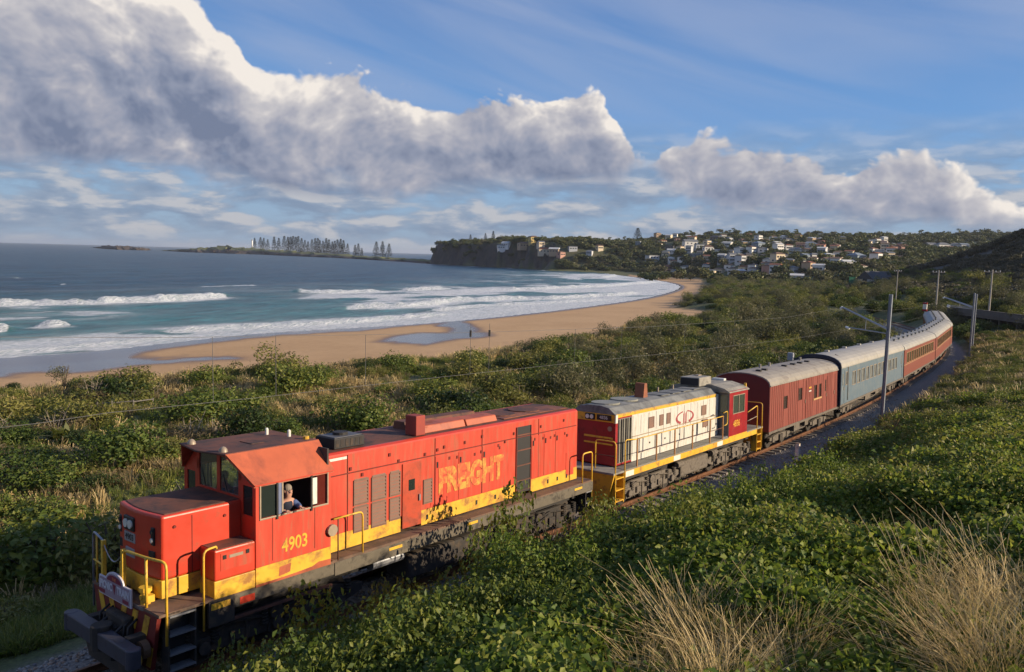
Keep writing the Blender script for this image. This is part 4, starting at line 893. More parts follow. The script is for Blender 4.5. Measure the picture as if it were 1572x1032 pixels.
MB().box(.87, 2.0, -h2, h2, 1.47, 3.20).build('radiator_end', M_crim, L2, bevel=.03)
for sy in (-1, 1):
    Y = sy * h2
    MB().box(.9, 9.12, *sorted((Y, Y + sy * .012)), 3.17, 3.30).build('yellow_cornice', M_y3, L2)
    rs = MB().box(1.02, 1.98, *sorted((Y, Y + sy * .015)), 1.55, 3.12).build('radiator_shutters', M_lr, L2)
    for k in range(6): MB().box(1.05 + k * .155, 1.10 + k * .155, *sorted((Y + sy * .015, Y + sy * .05)), 1.58, 3.1).build('slat', M_dark if k % 2 else M_lr, rs)
    for k, xx in enumerate(np.arange(2.05, 9.0, .58)):
        MB().box(xx + .01, xx + .56, *sorted((Y, Y + sy * .012)), 2.44 if k % 2 else 1.66, 3.12).build('door_panel', M_w2, L2, bevel=.004)
    MB().box(2.0, 9.1, *sorted((Y, Y + sy * .03)), 2.36, 2.39).build('drip_strip', M_gframe, L2)
    for xx in (2.5, 3.7, 4.9, 6.1, 7.3, 8.3):
        MB().box(xx, xx + .9, *sorted((Y + sy * .002, Y + sy * .05)), 1.72, 2.28).build('battery_box_door', M_w2, L2, bevel=.01)
        MB().box(xx + .7, xx + .76, *sorted((Y + sy * .05, Y + sy * .07)), 1.98, 2.04).build('latch', M_dark, L2)
    for x0, x1 in ((3.18, 3.60), (4.03, 4.34), (4.60, 4.90)):
        louvre(L2, x0, x1, 2.53, 2.95, Y + sy * .012, M_louv, sy=sy, pitch=.06)
    louvre(L2, 7.66, 8.10, 2.52, 2.93, Y + sy * .012, M_louv, sy=sy, pitch=.06); louvre(L2, 7.72, 8.2, 2.02, 2.33, Y + sy * .05, M_louv, sy=sy, pitch=.06)
    # red emblem: two sweeping arcs with an upright pair of bars
    em = MB()
    for t0, t1 in ((R(-60), R(75)), (R(105), R(240))):
        ts = np.linspace(t0, t1, 12); o_ = [(6.17 + .80 * math.cos(t), 2.62 + .27 * math.sin(t)) for t in ts]; i_ = [(6.17 + .66 * math.cos(t), 2.645 + .20 * math.sin(t)) for t in ts]
        for k in range(11): em.prism([o_[k], o_[k + 1], i_[k + 1], i_[k]], *sorted((Y + sy * .0125, Y + sy * .018)), 'y')
    for x0 in (6.03, 6.21): em.prism([(x0, 2.30), (x0 + .10, 2.42), (x0 + .10, 2.86), (x0, 2.76)], *sorted((Y + sy * .0125, Y + sy * .018)), 'y')
    em.build('emblem', mat('emblem_red', (.30, .04, .05), .6), L2)
    MB().box(.8, 12.9, *sorted((sy * 1.38, sy * .89)), 1.40, 1.455).build('walkway', M_lr, L2)
    MB().box(.75, 12.5, *sorted((sy * 1.39, sy * 1.33)), 1.19, 1.40).build('side_sill', M_y3, L2)
    for xx in (.76, 4.3, 8.2): MB().box(xx, xx + .55, *sorted((sy * 1.395, sy * 1.39)), 1.2, 1.39).build('white_patch', M_white, L2)
    # handrails
    xs = [.13, 1.55, 2.96, 4.4, 5.9, 7.5, 8.76]
    for a, b in zip(xs[1:-1], xs[2:]):
        rail_path('handrail', [(a, sy * 1.37, 2.42), (b, sy * 1.37, 2.42)], .018, M_yel2, L2); rail_path('handrail', [(a, sy * 1.37, 1.93), (b, sy * 1.37, 1.93)], .012, M_rust, L2)
    for x_ in xs[1:]: MB().box(x_ - .025, x_ + .025, *sorted((sy * 1.35, sy * 1.39)), 1.42, 2.44).build('handrail_post', mat('rusty_post', (.36, .17, .06), .7, 0, .2, 8), L2)
    rail_path('end_handrail', [(.12, sy * .55, 1.5), (.12, sy * .55, 2.5), (.12, sy * 1.36, 2.5), (.12, sy * 1.36, .45)], .024, M_yel2, L2)
    rail_path('end_handrail', [(.12, sy * .55, 2.0), (.12, sy * 1.36, 2.0)], .016, M_rust, L2)
    rail_path('end_handrail', [(.72, sy * 1.37, .45), (.72, sy * 1.37, 2.5), (1.5, sy * 1.37, 2.42)], .022, M_yel2, L2)
    st = MB().box(.14, .18, *sorted((sy * 1.36, sy * 1.08)), .35, 1.4).box(.68, .72, *sorted((sy * 1.36, sy * 1.08)), .35, 1.4).build('step_ladder', M_y3, L2)
    for z in (1.2, .8, .42): MB().box(.18, .68, *sorted((sy * 1.37, sy * 1.1)), z, z + .04).build('tread', M_y3, st)
    st = MB().box(12.6, 12.64, *sorted((sy * 1.36, sy * 1.08)), .35, 1.4).box(13.1, 13.14, *sorted((sy * 1.36, sy * 1.08)), .35, 1.4).build('step_ladder', M_y3, L2)
    for z in (1.1, .75, .42): MB().box(12.64, 13.1, *sorted((sy * 1.37, sy * 1.1)), z, z + .04).build('tread', M_y3, st)
    rail_path('end_handrail', [(11.4, sy * 1.37, 2.3), (12.55, sy * 1.37, 2.5), (12.55, sy * 1.37, .5)], .024, M_yel2, L2); rail_path('end_handrail', [(13.15, sy * 1.37, .45), (13.15, sy * 1.37, 2.55), (13.15, sy * .5, 2.55), (13.15, sy * .5, 1.45)], .026, M_yel2, L2)
    rail_path('end_handrail', [(11.4, sy * 1.37, 1.9), (12.55, sy * 1.37, 2.0)], .018, M_gframe, L2)
    MB().box(8.78, 9.4, *sorted((sy * 1.36, sy * .95)), 1.46, 1.50).build('cab_step', M_steel, L2); rail_path('cab_handrail', [(8.9, sy * 1.37, 2.0), (9.22, sy * 1.37, 2.02), (9.22, sy * 1.37, 2.6), (8.8, sy * 1.37, 2.55)], .02, M_yel2, L2)
    # cab side
    w = wall_y(9.35, 11.33, 1.455, 3.42, sy * 1.39, [(9.75, 10.95, 2.42, 3.18)], .05, sy).build('cab_side', M_crim, L2)
    fr = MB()
    for a, b, c, d in ((9.72, 10.98, 2.39, 2.42), (9.72, 10.98, 3.18, 3.21), (9.72, 9.75, 2.42, 3.18), (10.95, 10.98, 2.42, 3.18), (10.33, 10.37, 2.42, 3.18)): fr.box(a, b, *sorted((sy * 1.38, sy * 1.405)), c, d)
    fr = fr.build('window_frame', M_gframe, L2)
    for a, b in ((9.75, 10.33), (10.37, 10.95)): MB().box(a, b, *sorted((sy * 1.37, sy * 1.378)), 2.42, 3.18).build('pane', mat('green_grey_glass', (.055, .07, .055), .12), fr)
    text_part('number', '4836', .40, M_yel, w, mtx(10.15, sy * 1.3925, 1.95, '-y' if sy < 0 else '+y'), .003, .9, .004)
    MB().box(9.35, 11.33, *sorted((sy * 1.396, sy * 1.39)), 1.4, 1.46).build('yellow_strip', M_y3, L2)
# cab front bulkhead (facing the hood), doors and windows
for sy in (-1, 1): MB().box(9.33, 9.38, *sorted((sy * 1.38, sy * (h2 + .01))), 1.46, 3.42).build('cab_bulkhead', mat('bulkhead_grey', (.10, .10, .11), .6), L2)
for sy in (-1, 1): MB().box(9.318, 9.33, *sorted((sy * .95, sy * 1.32)), 2.45, 3.25).build('bulkhead_window', mat('green_grey_glass', (.05, .06, .05), .1), L2)
MB().box(9.1, 9.3, -h2 - .02, -h2 + .05, 1.5, 3.28).build('cab_corner_post', M_white, L2); MB().box(11.28, 11.33, -1.38, 1.38, 1.46, 3.42).build('cab_rear_wall', M_crim, L2)
MB().box(11.33, 12.5, -.75, .75, 1.46, 2.5).build('short_hood', M_crim, L2, bevel=.05); MB().box(9.3, 12.6, -1.38, 1.38, 1.36, 1.40).build('cab_floor', M_dark, L2)
# roofs
MB().prism([(-h2 - .03, 3.27), (-.62, 3.50), (-.3, 3.56), (.3, 3.56), (.62, 3.50), (h2 + .03, 3.27)], .84, 9.2, 'x').build('hood_roof', M_groof, L2, bevel=.02)
MB().prism([(-1.43, 3.38), (-1.2, 3.52), (-.6, 3.66), (.6, 3.66), (1.2, 3.52), (1.43, 3.38), (1.43, 3.34), (-1.43, 3.34)], 9.25, 11.42, 'x').build('cab_roof', M_groof2, L2, bevel=.02)
MB().box(11.2, 11.46, -.3, .3, 3.5, 3.75).build('headlight_housing', M_white, L2, bevel=.03); MB().cyl((11.36, -1.25, 3.4), (11.36, -1.25, 3.62), .06, 8).build('roof_horn', M_y3, L2)
ac = MB().box(8.55, 9.75, -.35, .55, 3.60, 3.98).build('air_conditioner', M_groof2, L2, bevel=.03); MB().box(8.53, 8.55, -.32, .52, 3.64, 3.94).build('intake_grille', M_soot, ac)
MB().box(9.4, 9.7, .1, .3, 3.97, 4.02).build('lid_handle', M_gframe, ac)
es = MB().prism([(3.85, 3.5), (4.2, 3.5), (4.12, 4.10), (3.93, 4.10)], -.28, .12, 'y').build('exhaust_stack', mat('rusty_stack', (.26, .09, .045), .8, 0, .25, 5), L2)
for xx in (1.6, 2.9): MB().cyl((xx, 0, 3.54), (xx, 0, 3.60), .52, 22).build('radiator_fan', mat('roof_fan_grey', (.24, .24, .21), .7, 0, .2, 3), L2)
for k in range(4):
    xx = 4.9 + k * .95; MB().box(xx, xx + .7, -.5, .3, 3.555, 3.58).build('roof_hatch', M_groof, L2)
for xx in (5.9, 7.2, 10.2, 10.7): MB().cyl((xx, .2, 3.55), (xx, .2, 3.76), .04, 8).build('roof_pipe', M_gframe, L2)
# front end of the hood
MB().box(.84, .87, -.86, .86, 3.0, 3.28).build('number_box_panel', M_y3, L2)
nb = MB().box(.80, .85, -.72, -.14, 3.06, 3.25).build('number_board', M_black, L2, bevel=.01); text_part('number', '4836', .17, M_white, nb, mtx(.797, -.43, 3.155, '-x'))
hl = MB().box(.79, .85, -.05, .35, 3.04, 3.26).build('headlight_housing', M_black, L2, bevel=.02)
for yy in (.06, .24): MB().cyl((.79, yy, 3.15), (.77, yy, 3.15), .075, 12).build('headlight', M_lamp, hl)
MB().cyl((.86, -.66, 2.78), (.84, -.66, 2.78), .09, 12).build('round_badge', M_gframe, L2)
for sy in (-1, 1): MB().box(.85, 1.0, *sorted((sy * .80, sy * .9)), 2.98, 3.29).build('corner_panel', M_white, L2, bevel=.02)
MB().box(.83, .87, -.78, .4, 2.42, 2.48).build('grab_bar', M_yel2, L2); MB().box(.83, .87, -.78, .4, 2.20, 2.25).build('grab_bar', M_yel2, L2)
MB().box(.0, .88, -1.37, 1.37, 1.38, 1.44).build('front_platform', M_groof2, L2); MB().box(12.5, 13.3, -1.37, 1.37, 1.38, 1.44).build('rear_platform', M_groof2, L2)
MB().prism([(-1.37, 1.38), (1.37, 1.38), (1.1, .3), (-1.1, .3)], .02, .1, 'x').build('pilot_plate', M_y3, L2); MB().prism([(-1.37, 1.38), (1.37, 1.38), (1.1, .5), (-1.1, .5)], 13.2, 13.28, 'x').build('pilot_plate', M_y3, L2)
for x0, x1 in ((-.75, .0), (13.28, 13.75)): MB().box(x0, x1, -.13, .13, .7, .98).build('coupler', M_dark, L2, bevel=.03)
MB().box(.3, 13.0, -.85, .85, .85, 1.38).build('main_frame', M_soot, L2); MB().box(5.4, 7.9, -1.15, 1.15, .35, .95).build('fuel_tank', M_dust, L2, bevel=.08)
for xx in (5.0, 8.1): MB().cyl((xx, -1.15, .9), (xx + .5, -1.15, .9), .12, 10).build('air_tank', M_dust, L2)
bogie(L2, 3.0, (-1.6, 0, 1.6), M_dust); bogie(L2, 10.3, (-1.6, 0, 1.6), M_dust)
MB().box(15.1, 15.4, -1.1, 1.1, .6, 1.4).build('rear_headstock', M_dark, L1); MB().cyl((15.3, -.5, 1.0), (15.75, -.45, .9), .05, 8).build('air_hose', M_soot, L1)
stp = MB().box(14.95, 14.98, -1.37, -1.1, .35, 1.4).box(15.3, 15.33, -1.37, -1.1, .35, 1.4).build('step_ladder', M_dark, L1)
for z in (1.1, .75, .42): MB().box(14.98, 15.3, -1.38, -1.12, z, z + .035).build('tread', M_steel, stp)

# ---- carriages
def arch(hw, ze, rise, n=13, t=.05):
    o_ = [(-hw * math.cos(a), ze + rise * math.sin(a) ** .85 if math.sin(a) > 0 else ze) for a in np.linspace(0, math.pi, n)]
    return o_ + [(y * .97, z - t) for y, z in o_[::-1]]
def coach(name, s0, L, label, body, roofm, group=None, ze=3.27, rise=.62, hw=1.4, wins=(), doors=(), planks=0, end_m=None, band=None, win_m=None, vents=0, bogx=2.6, zb=1.06, frame_m=None, sillm=None):
    V, LL = vehicle(name, s0, s0 + L, label, 'railway carriage', group)
    holes = [(a, b, z0, z1) for a, b, z0, z1 in wins] + [(a, b, z0, z1) for a, b, z0, z1, _ in doors]
    for sy in (-1, 1):
        wall_y(.04, L - .04, zb, ze, sy * hw, holes, .05, sy).build('side_wall', body, V)
        for a, b, z0, z1 in wins:
            y0, y1 = sorted((sy * (hw + .012), sy * (hw - .03))); f = .04
            fr = MB().box(a - f, b + f, y0, y1, z0 - f, z0).box(a - f, b + f, y0, y1, z1, z1 + f).box(a - f, a, y0, y1, z0, z1).box(b, b + f, y0, y1, z0, z1)
            fr = fr.build('window', frame_m or body, V)
            MB().box(a, b, *sorted((sy * (hw - .035), sy * (hw - .028))), z0, z1).build('pane', win_m or M_glass, fr)
        for a, b, z0, z1, wz in doors:
            y0, y1 = sorted((sy * (hw - .045), sy * (hw - .015)))
            d = MB().box(a, b, y0, y1, z0, z1).build('door', body, V)
            if wz: MB().box(a + .15, b - .15, *sorted((sy * (hw - .015), sy * (hw - .008))), wz, z1 - .2).build('pane', win_m or M_glass, d)
            MB().box(b - .12, b - .07, *sorted((sy * (hw - .015), sy * (hw + .02))), 1.9, 2.1).build('handle', M_gframe, d)
        if band: MB().box(.05, L - .05, *sorted((sy * hw, sy * (hw + .008))), band[0], band[1]).build('side_band', band[2], V)
        MB().box(.02, L - .02, *sorted((sy * (hw + .02), sy * (hw - .06))), zb - .12, zb - .002).build('sole_bar', sillm or M_dust, V)
        MB().box(.0, L, *sorted((sy * (hw - .02), sy * (hw + .06))), ze - .02, ze + .03).build('gutter', roofm, V)
        if planks:
            x = .05; 
            while x < L - .06:
                if not any(a - .02 < x < b + .02 for a, b, *_ in holes): MB().box(x, x + .02, *sorted((sy * hw, sy * (hw + .012))), zb, ze - .03).build('board_joint', body if False else end_m or body, V)
                x += planks
    ap = arch(hw + .04, ze, rise)
    MB().prism(ap, -.02, L + .02, 'x').build('roof', roofm, V, smooth=False)
    for x0 in (.0, L - .05):
        MB().prism([(-hw, zb), (hw, zb), (hw, ze)] + [(-hw * math.cos(a), ze + (rise - .05) * math.sin(a) ** .85) for a in np.linspace(math.pi, 0, 11)][1:-1] + [(-hw, ze)], x0, x0 + .045, 'x').build('end_wall', end_m or body, V)
    MB().box(.1, L - .1, -hw + .08, hw - .08, zb - .1, zb).build('floor', M_soot, V)
    for i in range(vents):
        xx = .8 + (L - 1.6) * i / max(vents - 1, 1)
        MB().cyl((xx, (-.45, .4)[i % 2], ze + rise - .1), (xx, (-.45, .4)[i % 2], ze + rise + .10), .09, 8).cyl((xx, (-.45, .4)[i % 2], ze + rise + .10), (xx, (-.45, .4)[i % 2], ze + rise + .15), .14, 8).build('roof_ventilator', M_groof, V)
    bogie(V, bogx, (-1.05, 1.05), M_dust, heavy=False, half=1.5); bogie(V, L - bogx, (-1.05, 1.05), M_dust, heavy=False, half=1.5)
    for sy in (-1, 1):
        MB().box(L * .38, L * .46, *sorted((sy * .7, sy * 1.2)), .5, .93).build('battery_box', M_dust, V, bevel=.02); MB().box(L * .55, L * .6, *sorted((sy * .7, sy * 1.15)), .55, .93).build('equipment_box', M_dust, V, bevel=.02)
        MB().tube([(bogx + 1.6, sy * 1.1, .92), (L / 2 - .6, sy * 1.1, .5), (L / 2 + .6, sy * 1.1, .5), (L - bogx - 1.6, sy * 1.1, .92)], .035, 6).build('truss_rod', M_dust, V)
    for x0, x1 in ((-.35, 0), (L, L + .35)): MB().box(x0, x1, -.12, .12, .75, .98).build('coupler', M_dark, V)
    return V
M_vred = mat('van_red', (.215, .040, .025), .65, 0, .16, 2, (.25, .085, .055), .25, 2.2, streak=True)
M_vredd = mat('van_dark_red', (.13, .02, .018), .75, 0, .2, 3)
M_vroof = mat('weathered_van_roof', (.29, .265, .23), .85, 0, .15, 2, (.20, .17, .15), .4, 1.6)
van = coach('brake_van', 30.55, 11.7, 'short red timber-sided guard\'s van between the white locomotive and the blue carriage', M_vred, M_vroof, ze=3.26, rise=.58,
    wins=((2.05, 2.62, 1.95, 2.58), (4.35, 4.95, 2.15, 2.78), (7.05, 7.55, 2.0, 2.72), (7.95, 8.35, 2.0, 2.72)), doors=((5.2, 5.62, 1.1, 3.1, None), (9.0, 9.5, 1.1, 3.06, 2.2), (10.6, 11.1, 1.1, 3.06, None)), planks=.28, end_m=M_vredd, vents=0, win_m=mat('dim_window', (.05, .035, .03), .3))
for xx in (1.2, 2.0, 5.0, 6.4, 7.6, 8.9): MB().box(xx, xx + .22, -.5, -.25, 3.78, 3.90).build('roof_ventilator', M_soot, van)
for xx in (3.2, 4.6, 9.8): MB().cyl((xx, .25, 3.8), (xx, .25, 4.02), .07, 8).build('roof_lamp_pot', M_vroof, van)
MB().box(6.1, 6.5, -1.418, -1.40, 2.62, 2.70).build('painted_mark', M_y3, van); MB().box(6.1, 6.5, -1.418, -1.40, 2.45, 2.51).build('painted_mark', M_white, van)
MB().box(6.95, 8.45, -1.425, -1.412, 1.90, 1.99).build('cream_panel', mat('cream_panel', (.50, .30, .12), .6), van)
M_blue = mat('dusty_blue', (.105, .155, .20), .5, 0, .12, 3, (.24, .25, .23), .30, 2, streak=True)
M_navyshade = mat('navy_shade_end', (.010, .014, .035), .5, 0, .2, 4)  # near-black navy: the shadow of the end arch is put into the colour
M_broof = mat('cream_grey_roof', (.36, .34, .30), .6, 0, .10, 1, (.30, .28, .24), .35, 1.2)
bw = [(1.35, 1.75, 2.2, 2.95)] + [(3.2 + i * 1.32, 3.2 + i * 1.32 + .85, 2.05, 2.85) for i in range(12)]
blue = coach('passenger_carriage', 42.8, 21.7, 'pale dusty blue carriage with a cream grey roof and navy end darkened as in shadow', M_blue, M_broof, ze=3.30, rise=.72, wins=bw, doors=((.45, 1.1, 1.1, 3.1, 2.2), (20.4, 21.1, 1.1, 3.1, 2.2)), end_m=M_navyshade, vents=0, win_m=mat('silver_window', (.22, .23, .22), .22, 0, .3, 2), frame_m=M_gframe, bogx=3.2)
ag = MB().prism(arch(1.46, 3.34, .75, t=.22), -.12, .06, 'x').build('end_hood', M_navyshade, blue)
for sy in (-1, 1): MB().box(-.12, .06, *sorted((sy * 1.25, sy * 1.45)), 1.05, 3.36).build('end_pillar', M_navyshade, blue)
rail_path('roof_conduit', [(1.9, -1.43, 1.2), (1.9, -1.43, 3.34), (1.9, -1.2, 3.72), (1.9, -.6, 4.0)], .02, M_gframe, blue)
for xx in (3.6, 8.4, 13.0, 17.5): MB().box(xx, xx + .3, .2, .45, 3.98, 4.12).build('roof_ventilator', M_broof, blue)
M_tred = mat('tuscan_red', (.19, .042, .024), .55, 0, .12, 2, (.21, .08, .05), .25, 2, streak=True)
M_troof = mat('pale_roof', (.33, .32, .29), .65, 0, .12, 1, (.26, .24, .21), .4, 1.5)
M_dull = mat('dull_window', (.10, .085, .05), .25, 0, .3, 2); M_cream = mat('cream_trim', (.40, .24, .11), .6)
def red_coach(s0, L, lab, n, first):
    ws = [(.9 + first + i * (L - 2.2 - first) / n, .9 + first + i * (L - 2.2 - first) / n + (L - 2.2 - first) / n * .72, 2.1, 2.95) for i in range(n)]
    return coach('passenger_carriage', s0, L, lab, M_tred, M_troof, 'red passenger carriages at the back of the train', ze=3.28, rise=.68, wins=ws, doors=(), end_m=M_vredd, vents=16, win_m=M_dull, frame_m=M_cream, band=(1.95, 1.99, M_cream))
red_coach(64.9, 19.2, 'red carriage with pale roof coupled directly behind the blue carriage', 13, .4)
red_coach(84.5, 20.3, 'middle red carriage with pale roof, second behind the blue one', 14, .8)
red_coach(105.2, 20.3, 'red carriage rounding the bend, its roof turning away behind the second mast', 14, .4)

# ================================================================== PLANTS
def hit(px, py, tmax=4000, z_off=0.0):      # where a sight line of the photograph meets the terrain
    d = ray(px, py); t = np.concatenate([np.arange(1, 60, .3), np.arange(60, 400, 2.0), np.arange(400, min(tmax, 1700), 9.0)]); t = t[t < tmax]
    P = CAM[None] + d[None] * t[:, None]; z = terrain(P[:, 0], P[:, 1]) + z_off
    k = np.argmax(P[:, 2] < z)
    if P[k, 2] >= z[k]: return None
    a, b = t[max(k - 1, 0)], t[k]
    for _ in range(12):
        m = (a + b) / 2; p = CAM + d * m
        if p[2] < tz1(p[0], p[1]) + z_off: b = m
        else: a = m
    return CAM + d * b
def leaf_arrays(pts, nrm, size, aspect, rs, tilt=.6, fold=.25):
    n = len(pts); nr = nrm + rs.normal(0, tilt, (n, 3)); nr /= np.linalg.norm(nr, axis=1)[:, None]
    rv = rs.normal(0, 1, (n, 3)); a = np.cross(nr, rv); a /= np.linalg.norm(a, axis=1)[:, None] + 1e-9; b = np.cross(nr, a)
    s = size * rs.uniform(.6, 1.35, (n, 1)); l = a * s * .5; w = b * s * .5 * aspect; up = nr * s * fold * aspect
    v = np.stack([pts - l, pts + w + up, pts + l, pts - w + up], 1).reshape(-1, 3)
    i = np.arange(n)[:, None] * 4; f = np.concatenate([i + [0, 1, 2], i + [0, 2, 3]], 1).reshape(-1, 3)
    return v, f
def np_mesh(name, v, f, mats, mi=None, attr=None):
    me = bpy.data.meshes.new(name); v = np.asarray(v, np.float32); f = np.asarray(f, np.int32)
    me.vertices.add(len(v)); me.vertices.foreach_set('co', v.ravel()); me.loops.add(f.size); me.loops.foreach_set('vertex_index', f.ravel())
    k = f.shape[1]; me.polygons.add(len(f)); me.polygons.foreach_set('loop_start', np.arange(0, f.size, k, dtype=np.int32)); me.polygons.foreach_set('loop_total', np.full(len(f), k, np.int32))
    for m in (mats if isinstance(mats, (list, tuple)) else [mats]): me.materials.append(m)
    if mi is not None: me.polygons.foreach_set('material_index', np.asarray(mi, np.int32))
    me.update(calc_edges=True)
    if attr is not None:
        a = me.attributes.new('lc', 'FLOAT', 'POINT'); a.data.foreach_set('value', np.ascontiguousarray(attr, np.float32))
    return me
def crown(name, mt, seed, n=1700, size=.10, aspect=.6, nb=13, spread=(.75, .75, .5), br=(.22, .42), zc=.45, tilt=.6, flat=.85, sparse=0.0):
    rs = np.random.RandomState(seed); C_ = rs.normal(0, .42, (nb, 3)) * np.array(spread); C_[:, 2] = np.abs(C_[:, 2]) * .9 + zc * .55
    r_ = rs.uniform(br[0], br[1], nb); k = rs.choice(nb, n, p=r_ ** 2 / (r_ ** 2).sum())
    d = rs.normal(0, 1, (n, 3)); d[:, 2] = d[:, 2] * .9 + .25; d /= np.linalg.norm(d, axis=1)[:, None]
    rad = r_[k][:, None] * (rs.uniform(.6, 1.05, (n, 1)) + sparse * rs.exponential(.25, (n, 1))); lump = 1 + .22 * np.sin(d[:, :1] * 9 + k[:, None]) * np.cos(d[:, 1:2] * 8)
    p = C_[k] + d * rad * lump * np.array([1, 1, flat]); p[:, 2] = np.maximum(p[:, 2], .02 + rs.uniform(0, .1, n))
    v, f = leaf_arrays(p, d, size, aspect, rs, tilt); lc = np.repeat(np.clip(rs.uniform(0, 1, n) * .7 + (rs.uniform(0, 1, nb)[k]) * .3, 0, 1), 4)
    return np_mesh(name, v, f, mt, attr=lc)
def stems(name, mt, seed, n=7, h=.8, r=.02, spread=.35, base=.04):
    rs = random.Random(seed); mb = MB()
    for i in range(n):
        a = rs.uniform(0, 6.28); x, y = math.cos(a) * base, math.sin(a) * base; ex, ey = math.cos(a) * spread * rs.uniform(.3, 1), math.sin(a) * spread * rs.uniform(.3, 1)
        hh = h * rs.uniform(.6, 1); m = Vector((ex * .45, ey * .45, hh * .5)); mb.cyl((x, y, -.15), m, r, 5, r * .7, False); mb.cyl(m, (ex, ey, hh), r * .7, 5, r * .3, False)
        for _ in range(2): q = m.lerp(Vector((ex, ey, hh)), rs.uniform(.2, .8)); mb.cyl(q, q + Vector((rs.uniform(-.2, .2), rs.uniform(-.2, .2), rs.uniform(.05, .25))), r * .4, 4, r * .15, False)
    return mb.mesh(name, mt)
L_green = leaf_mat('shrub_leaf_green', (.020, .042, .007), (.082, .125, .020), (.23, .23, .040))
L_olive = leaf_mat('shrub_leaf_olive', (.034, .048, .010), (.13, .14, .028), (.31, .27, .07))
L_dark = leaf_mat('shrub_leaf_dark', (.010, .022, .006), (.034, .060, .013), (.09, .115, .026))
L_ivy = leaf_mat('creeper_leaf', (.024, .058, .009), (.11, .175, .022), (.33, .35, .055), .4, .25)
L_tan = leaf_mat('dry_scrub', (.075, .060, .030), (.175, .135, .070), (.30, .23, .12), .25)
L_straw = leaf_mat('dry_grass', (.26, .17, .065), (.54, .39, .17), (.74, .58, .30), .3)
L_grass = leaf_mat('green_grass', (.045, .068, .012), (.12, .15, .028), (.27, .25, .065), .35)
L_town = leaf_mat('far_tree_leaf', (.018, .034, .011), (.062, .084, .024), (.17, .155, .045), .15, .02)
L_casu = leaf_mat('grey_green_foliage', (.040, .048, .022), (.105, .105, .050), (.22, .19, .10), .25)
L_pine = leaf_mat('pine_needle', (.004, .008, .004), (.010, .017, .008), (.024, .032, .014), .1)
M_bark = mat('bark', (.085, .065, .048), .9, 0, .3, 8); M_twig = mat('bleached_twig', (.30, .25, .19), .9, 0, .2, 8)
shrub_fine = [crown('foliage', L_green, 180 + i, 4200, .058, .6, 18, (.8, .8, .55), (.22, .40)) for i in range(3)] + [crown('foliage', L_ivy, 190, 4000, .06, .7, 16)]
shrubs_g = [crown('foliage', L_green, 100 + i, 2600, .08, .6, 14, (.6, .6, .4), (.30, .48), .4, .45) for i in range(4)]
shrubs_o = [crown('foliage', L_olive, 120 + i, 1900, .09, .45, 14, sparse=.15) for i in range(3)]
shrubs_d = [crown('foliage', L_dark, 140 + i, 2400, .085, .6, 12, (.6, .6, .5), (.3, .45)) for i in range(2)]
shrubs_t = [crown('foliage', L_tan, 160 + i, 1500, .12, .14, 12, (.85, .85, .3), (.16, .32), .25, 1.0, .6, .5) for i in range(3)]
shrubs_c = [crown('foliage', L_casu, 170 + i, 2300, .10, .22, 15, (.65, .65, .75), (.2, .36), .6, .9, 1.1, .3) for i in range(3)]
stem_m = [stems('stem', M_bark, 5 + i) for i in range(3)]; stem_t = [stems('stem', M_twig, 15 + i, 10, .85, .012, .45) for i in range(2)]
used = {}
def plant(nm, lab, cat, group, me, st, loc, s, rz=None, sz=None):
    e = empty(nm, loc, rnd.uniform(0, 6.28) if rz is None else rz); e.scale = (s, s, sz or s); tag(e, lab, cat, group)
    for m_, n_ in ((me, 'foliage'), (st, 'stem')):
        if m_ is None: continue
        o = bpy.data.objects.new(n_, m_); COL.objects.link(o); o.parent = e
    return e
